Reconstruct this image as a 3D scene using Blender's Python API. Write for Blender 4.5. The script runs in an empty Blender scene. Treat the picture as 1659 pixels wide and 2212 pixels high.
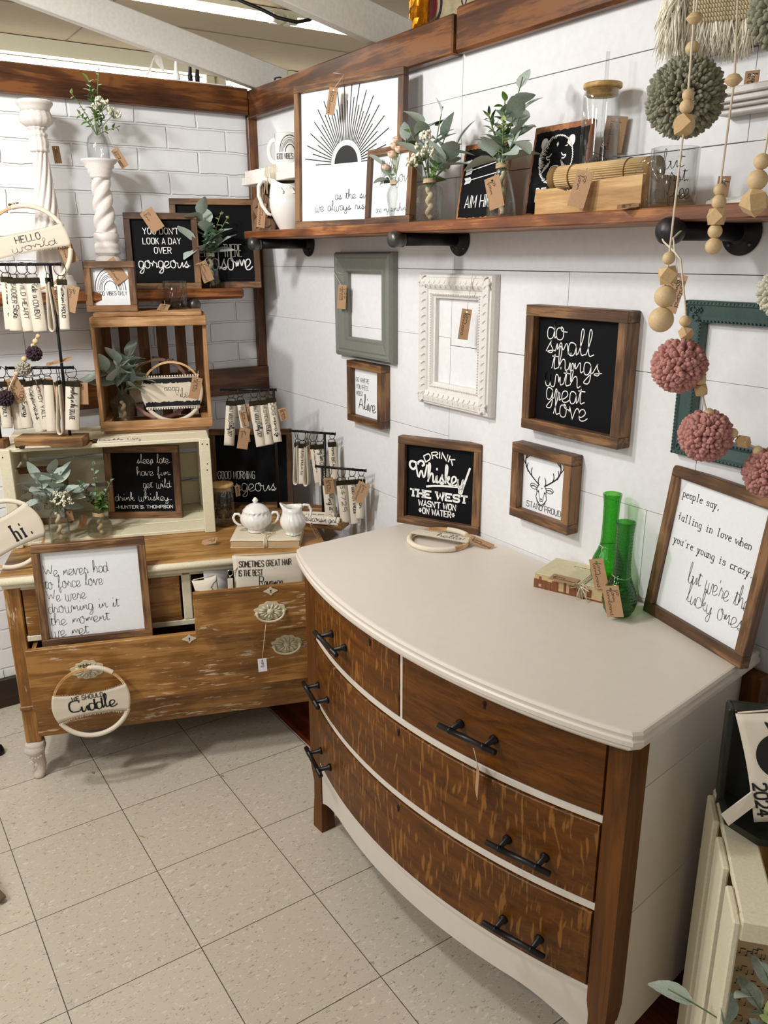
import bpy, bmesh, math, random
from mathutils import Vector, Matrix
random.seed(7)
SC = bpy.context.scene
COL = SC.collection
PI = math.pi

# ------------------------------------------------------------------ camera
cd = bpy.data.cameras.new('camera')
cam = bpy.data.objects.new('camera', cd)
COL.objects.link(cam)
SC.camera = cam
cd.sensor_fit = 'HORIZONTAL'
cd.sensor_width = 36.0
cd.lens = 38.563
cd.clip_start = 0.02
CAM_ROWS = [[0.557943, 0.829874, -0.003061], [-0.245338, 0.168468, 0.954687], [-0.792786, 0.53191, -0.297595]]
R_, U_, F_ = [Vector(r) for r in CAM_ROWS]
mw = Matrix(((R_.x, U_.x, -F_.x, 2.964), (R_.y, U_.y, -F_.y, -1.43), (R_.z, U_.z, -F_.z, 1.554), (0, 0, 0, 1)))
cam.matrix_world = mw

# ------------------------------------------------------------------ light
SC.view_settings.view_transform = 'Standard'
SC.view_settings.look = 'None'
SC.view_settings.gamma = 1.0
SC.view_settings.use_curve_mapping = False
SC.view_settings.exposure = 0.04
SC.cycles.transparent_max_bounces = 32
w = bpy.data.worlds.new('world')
SC.world = w
w.use_nodes = True
bg = w.node_tree.nodes['Background']
bg.inputs[0].default_value = (1.0, 0.985, 0.955, 1)
bg.inputs[1].default_value = 0.40


def area(name, loc, sx, sy, power, col=(1, .995, .985), target=None):
    l = bpy.data.lights.new(name, 'AREA')
    l.shape = 'RECTANGLE'
    l.size, l.size_y = sx, sy
    l.energy = power
    l.color = col
    o = bpy.data.objects.new(name, l)
    o.location = loc
    if target is not None:
        o.rotation_euler = (Vector(target) - Vector(loc)).to_track_quat('-Z', 'Y').to_euler()
    COL.objects.link(o)
    return o


area('shop_lamp', (1.12, -1.55, 2.38), .16, .16, 17, target=(0.8, -.3, 1.0))
area('shop_lamp', (1.25, -2.5, 2.38), .16, .3, 33, target=(.3, -.9, 1.3))  # unseen lamp, placed and strengthened to brighten the brick wall
area('shop_lamp', (2.3, -2.6, 2.38), .3, 1.6, 22, target=(2.0, -1.0, .4))
area('tube_light', (-.225, -1.45, 2.40), .04, 2.4, 15)

# ------------------------------------------------------------------ materials
MATS = {}


def new_mat(name):
    m = bpy.data.materials.new(name)
    m.use_nodes = True
    nt = m.node_tree
    b = nt.nodes['Principled BSDF']
    return m, nt, b


def rgb(h):
    h = h.lstrip('#')
    c = [int(h[i:i + 2], 16) / 255 for i in (0, 2, 4)]
    return tuple([(x / 12.92 if x <= .04045 else ((x + .055) / 1.055) ** 2.4) for x in c] + [1])


def N(nt, t, **kw):
    n = nt.nodes.new(t)
    for k, v in kw.items():
        if k in n.inputs:
            n.inputs[k].default_value = v
        else:
            setattr(n, k, v)
    return n


def coords(nt, scale, kind='Object', rnd=True):
    tc = N(nt, 'ShaderNodeTexCoord')
    mp = N(nt, 'ShaderNodeMapping')
    mp.inputs['Scale'].default_value = scale
    src = tc.outputs[kind]
    if rnd:
        oi = N(nt, 'ShaderNodeObjectInfo')
        ad = N(nt, 'ShaderNodeVectorMath', operation='MULTIPLY_ADD')
        ad.inputs[1].default_value = (1, 1, 1)
        nt.links.new(src, ad.inputs[0])
        mu = N(nt, 'ShaderNodeVectorMath', operation='SCALE')
        mu.inputs[0].default_value = (7.3, 5.1, 9.7)
        nt.links.new(oi.outputs['Random'], mu.inputs['Scale'])
        nt.links.new(mu.outputs[0], ad.inputs[2])
        src = ad.outputs[0]
    nt.links.new(src, mp.inputs[0])
    return mp.outputs[0]


def ramp(nt, fac, stops):
    r = N(nt, 'ShaderNodeValToRGB')
    el = r.color_ramp.elements
    while len(el) < len(stops):
        el.new(.5)
    for e, (p, c) in zip(el, stops):
        e.position = p
        e.color = c
    nt.links.new(fac, r.inputs[0])
    return r.outputs[0]


def bump(nt, b, h, strength=.3, dist=.002):
    n = N(nt, 'ShaderNodeBump')
    n.inputs['Strength'].default_value = strength
    n.inputs['Distance'].default_value = dist
    nt.links.new(h, n.inputs['Height'])
    nt.links.new(n.outputs[0], b.inputs['Normal'])


def plain(name, col, rough=.5, metal=0, noise=.06, scale=30, bmp=0, spec=None, coat=0):
    if name in MATS:
        return MATS[name]
    m, nt, b = new_mat(name)
    c = rgb(col)
    v = coords(nt, (scale,) * 3)
    n = N(nt, 'ShaderNodeTexNoise', Detail=4.0)
    nt.links.new(v, n.inputs['Vector'])
    lo = tuple(max(0, x * (1 - noise)) for x in c[:3]) + (1,)
    hi = tuple(min(1, x * (1 + noise)) for x in c[:3]) + (1,)
    nt.links.new(ramp(nt, n.outputs[0], [(.3, lo), (.7, hi)]), b.inputs['Base Color'])
    b.inputs['Roughness'].default_value = rough
    b.inputs['Metallic'].default_value = metal
    if spec is not None:
        b.inputs['Specular IOR Level'].default_value = spec
    if coat:
        b.inputs['Coat Weight'].default_value = coat
    if bmp:
        bump(nt, b, n.outputs[0], bmp)
    MATS[name] = m
    return m


def wood(name, dark, mid, light, axis='x', rough=.45, sc=1.0, paint=None, amount=.5, knots=True):
    """stained boards, grain along one axis; paint = colour left in worn streaks"""
    key = name + '_' + axis
    if key in MATS:
        return MATS[key]
    m, nt, b = new_mat(key)
    st = {'x': (2.2, 26, 26), 'y': (26, 2.2, 26), 'z': (26, 26, 2.2)}[axis]
    v = coords(nt, tuple(s * sc for s in st))
    n1 = N(nt, 'ShaderNodeTexNoise', Scale=1.0, Detail=8.0, Roughness=.65, Distortion=.6)
    nt.links.new(v, n1.inputs['Vector'])
    n2 = N(nt, 'ShaderNodeTexNoise', Scale=6.0, Detail=3.0, Roughness=.7)
    nt.links.new(v, n2.inputs['Vector'])
    v3 = coords(nt, (9 * sc,) * 3)
    n3 = N(nt, 'ShaderNodeTexNoise', Scale=1.0, Detail=2.0)
    nt.links.new(v3, n3.inputs['Vector'])
    mx = N(nt, 'ShaderNodeMath', operation='MULTIPLY_ADD')
    mx.inputs[1].default_value = .35
    nt.links.new(n2.outputs[0], mx.inputs[0])
    nt.links.new(n1.outputs[0], mx.inputs[2])
    m2 = N(nt, 'ShaderNodeMath', operation='MULTIPLY_ADD')
    m2.inputs[1].default_value = .45
    nt.links.new(n3.outputs[0], m2.inputs[0])
    nt.links.new(mx.outputs[0], m2.inputs[2])
    col = ramp(nt, m2.outputs[0], [(.62, rgb(dark)), (.88, rgb(mid)), (1.0, rgb(light))] if False else [(.66, rgb(dark)), (.9, rgb(mid)), (1.0, rgb(light))])
    if paint:
        stp = {'x': (16, 110, 110), 'y': (110, 16, 110), 'z': (110, 110, 16)}[axis]
        vp = coords(nt, stp)
        np_ = N(nt, 'ShaderNodeTexNoise', Scale=1.0, Detail=6.0, Roughness=.6)
        nt.links.new(vp, np_.inputs['Vector'])
        vq = coords(nt, (5, 5, 5))
        nq = N(nt, 'ShaderNodeTexNoise', Scale=1.0, Detail=2.0)
        nt.links.new(vq, nq.inputs['Vector'])
        ad = N(nt, 'ShaderNodeMath', operation='MULTIPLY')
        ad.operation = 'MULTIPLY_ADD'
        ad.inputs[1].default_value = .4
        nt.links.new(nq.outputs[0], ad.inputs[0])
        nt.links.new(np_.outputs[0], ad.inputs[2])
        th = .935 - .14 * amount
        fac = ramp(nt, ad.outputs[0], [(th, (0, 0, 0, 1)), (th + .05, (.85, .85, .85, 1))])
        mix = N(nt, 'ShaderNodeMix', data_type='RGBA')
        nt.links.new(fac, mix.inputs[0])
        nt.links.new(col, mix.inputs[6])
        mix.inputs[7].default_value = rgb(paint)
        col = mix.outputs[2]
    nt.links.new(col, b.inputs['Base Color'])
    b.inputs['Roughness'].default_value = rough
    bump(nt, b, mx.outputs[0], .25, .0015)
    MATS[key] = m
    return m


def frame_wood(a):
    return wood('walnut_stain', '#2e1c0f', '#5e4128', '#8a6541', a, .5)


def shelf_wood(a):
    return wood('shelf_stain', '#4a240e', '#7d4822', '#a86d3a', a, .42)


def beam_wood(a):
    return wood('beam_stain', '#2b1408', '#553016', '#7c4d26', a, .38, sc=.8)


def oak(name, axis='x', fleck=True):
    key = 'oak_' + name
    if key in MATS:
        return MATS[key]
    m, nt, b = new_mat(key)
    st = {'x': (3, 40, 40), 'z': (40, 40, 3), 'd': (10, 14, 60)}[axis]
    v = coords(nt, st)
    n1 = N(nt, 'ShaderNodeTexNoise', Scale=1.0, Detail=8.0, Roughness=.7, Distortion=.8)
    nt.links.new(v, n1.inputs['Vector'])
    base = ramp(nt, n1.outputs[0], [(.3, rgb('#3b1e02')), (.52, rgb('#5c3306')), (.75, rgb('#75450f'))])
    if fleck:
        tc = N(nt, 'ShaderNodeTexCoord')
        wn = N(nt, 'ShaderNodeTexNoise', Scale=5.0, Detail=2.0)
        nt.links.new(tc.outputs['Object'], wn.inputs['Vector'])
        ad = N(nt, 'ShaderNodeVectorMath', operation='MULTIPLY_ADD')
        ad.inputs[1].default_value = (.05, .05, .05)
        nt.links.new(wn.outputs[1], ad.inputs[0])
        nt.links.new(tc.outputs['Object'], ad.inputs[2])
        mp = N(nt, 'ShaderNodeMapping')
        mp.inputs['Scale'].default_value = (120, 120, 17)
        mp.inputs['Rotation'].default_value = (0, .25, 0)
        nt.links.new(ad.outputs[0], mp.inputs[0])
        fn = N(nt, 'ShaderNodeTexNoise', Scale=1.0, Detail=2.0, Roughness=.4)
        nt.links.new(mp.outputs[0], fn.inputs['Vector'])
        fac = ramp(nt, fn.outputs[0], [(.57, (0, 0, 0, 1)), (.66, (.6, .6, .6, 1))])
        mix = N(nt, 'ShaderNodeMix', data_type='RGBA')
        nt.links.new(fac, mix.inputs[0])
        nt.links.new(base, mix.inputs[6])
        mix.inputs[7].default_value = rgb('#9c6a2f')
        base = mix.outputs[2]
    nt.links.new(base, b.inputs['Base Color'])
    b.inputs['Roughness'].default_value = .42
    b.inputs['Specular IOR Level'].default_value = .28
    bump(nt, b, n1.outputs[0], .2, .001)
    MATS[key] = m
    return m


def glass(name, col=(1, 1, 1, 1), rough=.02, bmp=0, scale=60):
    """thin clear glass: tinted see-through walls with a reflection that grows towards the edges"""
    if name in MATS:
        return MATS[name]
    m = bpy.data.materials.new(name)
    m.use_nodes = True
    nt = m.node_tree
    nt.nodes.clear()
    out = N(nt, 'ShaderNodeOutputMaterial')
    tr = N(nt, 'ShaderNodeBsdfTransparent')
    gl = N(nt, 'ShaderNodeBsdfGlossy', Roughness=rough)
    gl.inputs['Color'].default_value = (.95, .97, .96, 1)
    lw = N(nt, 'ShaderNodeLayerWeight', Blend=.45)
    fr0 = N(nt, 'ShaderNodeMath', operation='POWER')
    fr0.inputs[1].default_value = 2.6
    nt.links.new(lw.outputs['Facing'], fr0.inputs[0])
    fr = N(nt, 'ShaderNodeMath', operation='MULTIPLY_ADD')
    fr.inputs[1].default_value = .5
    fr.inputs[2].default_value = .035
    nt.links.new(fr0.outputs[0], fr.inputs[0])
    mixc = N(nt, 'ShaderNodeMix', data_type='RGBA')
    mixc.inputs[6].default_value = col
    mixc.inputs[7].default_value = tuple(c ** 2 * .8 for c in col[:3]) + (1,)
    nt.links.new(lw.outputs['Facing'], mixc.inputs[0])
    nt.links.new(mixc.outputs[2], tr.inputs[0])
    mx = N(nt, 'ShaderNodeMixShader')
    nt.links.new(fr.outputs[0], mx.inputs[0])
    nt.links.new(tr.outputs[0], mx.inputs[1])
    nt.links.new(gl.outputs[0], mx.inputs[2])
    nt.links.new(mx.outputs[0], out.inputs[0])
    if bmp:
        v = coords(nt, (scale,) * 3)
        n = N(nt, 'ShaderNodeTexVoronoi')
        nt.links.new(v, n.inputs['Vector'])
        bn = N(nt, 'ShaderNodeBump')
        bn.inputs['Strength'].default_value = bmp
        bn.inputs['Distance'].default_value = .003
        nt.links.new(n.outputs[0], bn.inputs['Height'])
        for q in (gl, lw):
            nt.links.new(bn.outputs[0], q.inputs['Normal'])
    MATS[name] = m
    return m


def emit(name, col, s):
    m, nt, b = new_mat(name)
    b.inputs['Emission Color'].default_value = rgb(col)
    b.inputs['Emission Strength'].default_value = s
    b.inputs['Base Color'].default_value = rgb(col)
    return m


WHITE = lambda: plain('sign_white', '#eceef0', .5, noise=.02)
BLACK = lambda: plain('sign_black', '#0b0c10', .7, noise=.1, spec=.15)
INK = lambda: plain('ink_black', '#0d0d10', .5, noise=.05)
INKW = lambda: plain('ink_white', '#f3f3f0', .5, noise=.02)
KRAFT = lambda: plain('kraft_card', '#a88461', .75, noise=.1, scale=120)
CANVAS = lambda: plain('cotton_canvas', '#dcd2c0', .85, noise=.07, scale=260, bmp=.25)
CORD = lambda: plain('cotton_cord', '#ddd0b6', .85, noise=.1, scale=300, bmp=.3)
CREAM = lambda: plain('cream_paint', '#ded6ba', .6, noise=.07, scale=45, bmp=.2)
IRON = lambda: plain('black_iron', '#1b1b1d', .42, metal=.5, noise=.2)
BRASS = lambda: plain('dark_brass', '#4b4028', .35, metal=.85, noise=.2)
BEAD = lambda: plain('raw_wood_bead', '#d5b98d', .55, noise=.08, scale=80)
CERAMIC = lambda: plain('white_ceramic', '#eceae4', .16, noise=.01, coat=.4)
CLEAR = lambda: glass('clear_glass', (.985, .99, .99, 1))

# ------------------------------------------------------------------ mesh builder


class MB:
    def __init__(s):
        s.v, s.f, s.m, s.s = [], [], [], []

    def add(s, vs, fs, mi=0, sm=False, M=None):
        o = len(s.v)
        for p in vs:
            p = Vector(p)
            s.v.append(M @ p if M else p)
        for f in fs:
            s.f.append([i + o for i in f])
            s.m.append(mi)
            s.s.append(sm)
        return s

    def box(s, a, b, mi=0, c=.0, M=None):
        """axis box from corner a to corner b with chamfer c"""
        lo = [min(a[i], b[i]) for i in range(3)]
        hi = [max(a[i], b[i]) for i in range(3)]
        c = min(c, *(.45 * (hi[i] - lo[i]) for i in range(3)))
        if c <= 0:
            vs = [(x, y, z) for x in (lo[0], hi[0]) for y in (lo[1], hi[1]) for z in (lo[2], hi[2])]
            fs = [(0, 1, 3, 2), (4, 6, 7, 5), (0, 4, 5, 1), (2, 3, 7, 6), (0, 2, 6, 4), (1, 5, 7, 3)]
            return s.add(vs, fs, mi, False, M)
        vs = []
        idx = {}
        for i in (0, 1):
            for j in (0, 1):
                for k in (0, 1):
                    base = [lo[0] if i == 0 else hi[0], lo[1] if j == 0 else hi[1], lo[2] if k == 0 else hi[2]]
                    for ax in range(3):
                        p = list(base)
                        for q in range(3):
                            if q != ax:
                                p[q] += c * (1 if (i, j, k)[q] == 0 else -1)
                        idx[(i, j, k, ax)] = len(vs)
                        vs.append(p)
        fs = []
        g = lambda i, j, k, ax: idx[(i, j, k, ax)]
        for t in (0, 1):
            for ax in range(3):
                o1, o2 = [q for q in range(3) if q != ax]
                r = []
                for (p, q) in ((0, 0), (1, 0), (1, 1), (0, 1)):
                    k = [0, 0, 0]
                    k[ax], k[o1], k[o2] = t, p, q
                    r.append(g(*k, ax))
                fs.append(r)
        for ax in range(3):
            o1, o2 = [q for q in range(3) if q != ax]
            for p in (0, 1):
                for q in (0, 1):
                    r = []
                    for t, a1 in ((0, o1), (1, o1), (1, o2), (0, o2)):
                        k = [0, 0, 0]
                        k[ax], k[o1], k[o2] = t, p, q
                        r.append(g(*k, a1))
                    fs.append(r)
        for i in (0, 1):
            for j in (0, 1):
                for k in (0, 1):
                    fs.append([g(i, j, k, 0), g(i, j, k, 1), g(i, j, k, 2)])
        return s.add(vs, fs, mi, False, M)

    def tube(s, pts, r, n=8, mi=0, closed=False, M=None, sm=True, ry=None):
        pts = [Vector(p) for p in pts]
        L = len(pts)
        rs = r if isinstance(r, (list, tuple)) else [r] * L
        vs, fs = [], []
        prev = None
        for i in range(L):
            if closed:
                d = pts[(i + 1) % L] - pts[i - 1]
            else:
                d = pts[min(i + 1, L - 1)] - pts[max(i - 1, 0)]
            if d.length < 1e-9:
                d = Vector((0, 0, 1))
            d.normalize()
            if prev is None:
                a = Vector((0, 0, 1)) if abs(d.z) < .9 else Vector((1, 0, 0))
                u = d.cross(a).normalized()
            else:
                u = (prev - d * prev.dot(d))
                u = u.normalized() if u.length > 1e-6 else d.orthogonal().normalized()
            prev = u
            w_ = d.cross(u)
            for k in range(n):
                t = 2 * PI * k / n
                vs.append(pts[i] + u * (math.cos(t) * rs[i]) + w_ * (math.sin(t) * rs[i] * (ry or 1)))
        m = L if closed else L - 1
        for i in range(m):
            j = (i + 1) % L
            for k in range(n):
                k2 = (k + 1) % n
                fs.append((i * n + k, i * n + k2, j * n + k2, j * n + k))
        if not closed:
            fs.append(tuple(range(n - 1, -1, -1)))
            fs.append(tuple((L - 1) * n + k for k in range(n)))
        return s.add(vs, fs, mi, sm, M)

    def lathe(s, prof, n=28, mi=0, M=None, mod=None, sm=True, close=False):
        vs, fs = [], []
        for (r, z) in prof:
            for k in range(n):
                t = 2 * PI * k / n
                rr, zz, tt = (r, z, t) if mod is None else mod(r, z, t)
                vs.append((rr * math.cos(tt), rr * math.sin(tt), zz))
        L = len(prof)
        for i in range(L if close else L - 1):
            j = (i + 1) % L
            for k in range(n):
                k2 = (k + 1) % n
                fs.append((i * n + k, i * n + k2, j * n + k2, j * n + k))
        if not close:
            if prof[0][0] > 1e-5:
                fs.append(tuple(range(n - 1, -1, -1)))
            if prof[-1][0] > 1e-5:
                fs.append(tuple((L - 1) * n + k for k in range(n)))
        return s.add(vs, fs, mi, sm, M)

    def ball(s, c, r, n=12, mi=0, sz=None, M=None):
        prof = [(max(1e-4, r * math.sin(PI * i / (n // 2 + 2))), -r * math.cos(PI * i / (n // 2 + 2)) * (sz or 1)) for i in range(n // 2 + 3)]
        T = Matrix.Translation(Vector(c))
        return s.lathe(prof, n, mi, (M @ T) if M else T)

    def prism(s, poly, y0, y1, mi=0, M=None, sm=False):
        """polygon in x,z extruded along y"""
        n = len(poly)
        vs = [(x, y0, z) for x, z in poly] + [(x, y1, z) for x, z in poly]
        fs = [tuple(range(n)), tuple(range(2 * n - 1, n - 1, -1))]
        for i in range(n):
            j = (i + 1) % n
            fs.append((i, j + 0, n + j, n + i)[::-1])
        return s.add(vs, fs, mi, sm, M)

    def leaf(s, M, L, W, curl=.25, fold=.15, mi=0, n=5, tip=.5):
        vs, fs = [], []
        for i in range(n + 1):
            t = i / n
            wd = W * (math.sin(PI * min(1, t ** tip * .96 + .02)) ** .8)
            x = L * t
            z = -curl * L * t * t
            for j in (-1, 0, 1):
                vs.append((x, j * wd / 2, z + abs(j) * fold * wd))
        for i in range(n):
            for j in (0, 1):
                a = i * 3 + j
                fs.append((a, a + 1, a + 4, a + 3))
        return s.add(vs, fs, mi, True, M)

    def build(s, name, mats, parent=None, loc=None, fix=True, solid=0):
        me = bpy.data.meshes.new(name)
        me.from_pydata([tuple(v) for v in s.v], [], s.f)
        if not isinstance(mats, (list, tuple)):
            mats = [mats]
        for m in mats:
            me.materials.append(m)
        me.polygons.foreach_set('material_index', s.m)
        me.polygons.foreach_set('use_smooth', s.s)
        if fix:
            bm = bmesh.new()
            bm.from_mesh(me)
            bmesh.ops.recalc_face_normals(bm, faces=bm.faces)
            bm.to_mesh(me)
            bm.free()
        me.update()
        o = bpy.data.objects.new(name, me)
        COL.objects.link(o)
        if parent:
            o.parent = parent
        if loc is not None:
            o.location = loc
        if solid:
            md = o.modifiers.new('thick', 'SOLIDIFY')
            md.thickness = solid
            md.offset = 0
        return o


def tag_(o, label, cat, group=None):
    o['label'] = label
    o['category'] = cat
    if group:
        o['group'] = group
    return o


def thing(name, label, cat, loc=(0, 0, 0), rot=(0, 0, 0), group=None):
    o = bpy.data.objects.new(name, None)
    o.empty_display_size = .05
    COL.objects.link(o)
    o.location = loc
    o.rotation_euler = rot
    return tag_(o, label, cat, group)


def struct(o):
    o['kind'] = 'structure'
    return o


def frame_of(x, y, z=None):
    """matrix with given x axis and y hint"""
    x = Vector(x).normalized()
    y = Vector(y)
    z_ = x.cross(y).normalized()
    y = z_.cross(x)
    return x, y, z_


def mat_from(o, x, yh):
    x, y, z = frame_of(x, yh)
    return Matrix(((x.x, y.x, z.x, o[0]), (x.y, y.y, z.y, o[1]), (x.z, y.z, z.z, o[2]), (0, 0, 0, 1)))


CAMP = Vector((2.964, -1.43, 1.554))

# ------------------------------------------------------------------ lettering
# two characters per point (x, y in base 36); '~' = rounded stroke
CAPS = {
 'A': '003a60 1353', 'B': '000a ~0a5a5505 ~05656000', 'C': '~686a0a006062', 'D': '000a ~0a6a6000', 'E': '6a0a0060 0545',
 'F': '5a0a00 0545', 'G': '~686a0a00606535', 'H': '000a 606a 0565', 'I': '000a', 'J': '~4a400002', 'K': '000a 5a04 2650',
 'L': '0a0050', 'M': '000a336a60', 'N': '000a606a', 'O': '~3a6a60000a3a', 'P': '000a ~0a6a6404', 'Q': '~3a6a60000a3a 4270',
 'R': '000a ~0a6a6505 3560', 'S': '~686a0a0565600002', 'T': '303a 0a6a', 'U': '~0a00606a', 'V': '0a306a', 'W': '0a2048608a',
 'X': '006a 0a60', 'Y': '0a356a 3530', 'Z': '0a6a0060', '0': '~3a6a60000a3a', '1': '182a20', '2': '~080a6a6500 0060',
 '3': '~0a6a6525 ~25656000', '4': '404a0363', '5': '6a0a06 ~06666000', '6': '~5a0a00606606', '7': '0a6a20', '8': '~3a6a65050a3a ~35656000 0535',
 '9': '~6a0a05656a60', "'": '0a08', '.': '0001', '-': '0444', '!': '0a03 0001', '?': '~080a6a653523 3031', ',': '1100', ' ': '',
 '*': '0565 2248 2842', '$': '~686a0a0565600002 303a', '/': '006a'}
LOW = {
 'a': '~49090444 4944', 'b': '0d04 ~09494404', 'c': '~484909044445', 'd': '4d44 ~49090444', 'e': '~07474909044445', 'f': '~4d2d24 0939',
 'g': '~49090444 ~49400001', 'h': '0d04 ~07094944', 'i': '0904 0b0c', 'j': '~292000 2b2c', 'k': '0d04 4906 1744', 'l': '0d04',
 'm': '0904 ~07093934 ~37396964', 'n': '0904 ~07094944', 'o': '~2949440409' + '29', 'p': '0900 ~09494404', 'q': '4940 ~49090444',
 'r': '0904 ~070949', 's': '~4849090747440405', 't': '~2c2444 0949', 'u': '~09044447 4944', 'v': '092449', 'w': '0924486489',
 'x': '0944 0449', 'y': '0924 4900 0924'.split()[0] + ' 4900', 'z': '09490444', ',': '1503', '.': '0405', "'": '0d0b', ' ': ''}
SCR = {
 'a': '4a3c0c05354a4c4557', 'b': '062i0j0634594a3a5a', 'c': '4a3c0c053557', 'd': '4a3c0c05354a4j4557', 'e': '06493c0b053557',
 'f': '063i1k10312657', 'g': '4a3c0c05354a4c40001257', 'h': '062i0k062c4c4567', 'i': '061c1537', 'j': '061c100127', 'k': '062i0k063c39184557',
 'l': '063i1l1547', 'm': '061c163d466d7577', 'n': '061c164d4567', 'o': '3c0c05454c2d3a6a', 'p': '062c101b4c462557', 'q': '4a3c0c05354a4c4057',
 'r': '061d2a4a3557', 's': '063d2a47350657', 't': '062h1547', 'u': '060c05254c4557', 'v': '060c0c25254c6b', 'w': '060c0c04343b3b34646c8b', 'x': '060c4557',
 'y': '060c05354c40101357', 'z': '060b4c074757', ' ': ''}
SCRX = {'i': '1f1g', 'j': '1f1g', 't': '0d4d', 'x': '054c'}
D36 = {c: i for i, c in enumerate('0123456789abcdefghijklmnopqrstuvwxyz')}


def pts_of(s, dy):
    return [(D36[s[i]], D36[s[i + 1]] - dy) for i in range(0, len(s) - 1, 2)]


def chaikin(p, it=2, closed=False):
    if p[0] == p[-1] and len(p) > 3:
        closed = True
        p = p[:-1]
    for _ in range(it):
        q = []
        n = len(p)
        if not closed:
            q.append(p[0])
        for i in range(n if closed else n - 1):
            a, b = p[i], p[(i + 1) % n]
            q.append((a[0] * .75 + b[0] * .25, a[1] * .75 + b[1] * .25))
            q.append((a[0] * .25 + b[0] * .75, a[1] * .25 + b[1] * .75))
        if not closed:
            q.append(p[-1])
        p = q
    if closed:
        p = p + [p[0]]
    return p


def glyphs(text, font, gap=None):
    """list of polylines in font units (cap height 10 / x-height 5)"""
    out = []
    x = 0
    if font == 'script':
        chain = []
        for ch in text:
            if ch == ' ':
                if chain:
                    out.append(chaikin(chain, 3))
                chain = []
                x += 5
                continue
            if ch not in SCR:
                if chain:
                    out.append(chaikin(chain, 3))
                chain = []
                if ch in CAPS:
                    k = 1.15 if ch.isalpha() else 1
                    mx = 0
                    for st in CAPS[ch].split():
                        p = [(a * k, b * k) for a, b in pts_of(st.lstrip('~'), 0)]
                        mx = max(mx, max(a for a, b in p))
                        p = [(a + x + .4, b) for a, b in p]
                        out.append(chaikin(p, 2) if (st[0] == '~' or ch in 'WVMNAH') else p)
                    x += mx + 1.6
                continue
            g = pts_of(SCR[ch], 6)
            if ch in 'acdgoq' and chain:
                out.append(chaikin(chain, 3))
                chain = []
            wd = max(a for a, b in g)
            for a, b in g:
                chain.append((x + a, b))
            if ch in SCRX:
                p = pts_of(SCRX[ch], 6)
                out.append([(x + a, b) for a, b in p])
            x += max(2, g[-1][0]) if wd > 0 else 2
        if chain:
            out.append(chaikin(chain, 3))
        return out, x
    for ch in text:
        if ch == ' ':
            x += 6.6 if font == 'type' else 4 if gap is None else gap + 2.5
            continue
        low = ch in LOW and (ch.islower() or font == 'type')
        t = LOW[ch] if low else CAPS.get(ch.upper(), '')
        dy = 4 if low else 0
        mx = 0
        for st in t.split():
            p = pts_of(st.lstrip('~'), dy)
            mx = max(mx, max(a for a, b in p))
            if font == 'type':
                wdt = max(a for q in t.split() for a, b in pts_of(q.lstrip('~'), 0))
                p = [(a + (5.2 - wdt) / 2, b) for a, b in p]
            p = [(a + x, b) for a, b in p]
            out.append(chaikin(p) if st[0] == '~' else p)
            if font in ('slab', 'type') and ch not in "'.,-":
                # serifs at the ends of upright strokes
                for e, q in ((p[0], p[1]), (p[-1], p[-2])):
                    if abs(e[0] - q[0]) < .6 * abs(e[1] - q[1]) + .01 and st[0] != '~' and abs(e[1] - q[1]) > 1.5:
                        h = 1.1
                        out.append([(e[0] - h, e[1]), (e[0] + h, e[1])])
        x += 6.6 if font == 'type' else mx + (2.2 if gap is None else gap)
    return out, x


def stroke_mesh(mb, lines, hw, mp, mi=0, brush=0):
    """ribbons along polylines (u, v); mp maps (u, v) to 3-d"""
    for p in lines:
        q = [p[0]]
        for a in p[1:]:
            if (a[0] - q[-1][0]) ** 2 + (a[1] - q[-1][1]) ** 2 > (hw * .25) ** 2:
                q.append(a)
        if len(q) < 2:
            q = [(p[0][0] - hw * .7, p[0][1]), (p[0][0] + hw * .7, p[0][1])]
        vs, fs = [], []
        n = len(q)
        cl = n > 3 and (q[0][0] - q[-1][0]) ** 2 + (q[0][1] - q[-1][1]) ** 2 < 1e-12
        for i in range(n):
            if cl:
                a, b = q[i - 1 if i > 0 else n - 2], q[i + 1 if i < n - 1 else 1]
            else:
                a, b = q[max(0, i - 1)], q[min(n - 1, i + 1)]
            dx, dy = b[0] - a[0], b[1] - a[1]
            l = math.hypot(dx, dy) or 1
            dx, dy = dx / l, dy / l
            h = hw
            if 0 < i < n - 1 or cl:
                c = q[i]
                e1 = (c[0] - a[0], c[1] - a[1])
                l1 = math.hypot(*e1) or 1
                cosh = abs((e1[0] * dx + e1[1] * dy) / l1)
                h = hw / max(.55, cosh)
            if brush:
                h *= 1 + brush * max(0, -dy)
            ex = 0
            if not cl and i in (0, n - 1):
                ex = hw * .6 * (-1 if i == 0 else 1)
            u, v = q[i][0] + dx * ex, q[i][1] + dy * ex
            vs += [mp(u - dy * h, v + dx * h), mp(u + dy * h, v - dx * h)]
        for i in range(n - 1):
            fs.append((2 * i, 2 * i + 1, 2 * i + 3, 2 * i + 2))
        mb.add(vs, fs, mi)


def place_text(text, font, u0, u1, v, h, gap=None, slant=0, arc=0):
    """lines scaled to run from u0 to u1 with baseline v; h = x-height (script, lower case) or cap height"""
    ls, _ = glyphs(text, font, gap)
    if not ls:
        return []
    xs = [a for l in ls for a, b in l]
    x0, x1 = min(xs), max(xs)
    unit = h / (5.0 if font in ('script', 'type') else 10.0)
    k = (u1 - u0) / max(.1, x1 - x0)
    out = []
    for l in ls:
        o = []
        for a, b in l:
            u = u0 + (a - x0) * k + b * unit * slant
            vv = v + b * unit
            if arc:
                t = (u - (u0 + u1) / 2) / (u1 - u0) * 2
                vv -= arc * t * t
                u += (b * unit) * t * arc * 2 / (u1 - u0) * 2 * .5
            o.append((u, vv))
        out.append(o)
    return out


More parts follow.
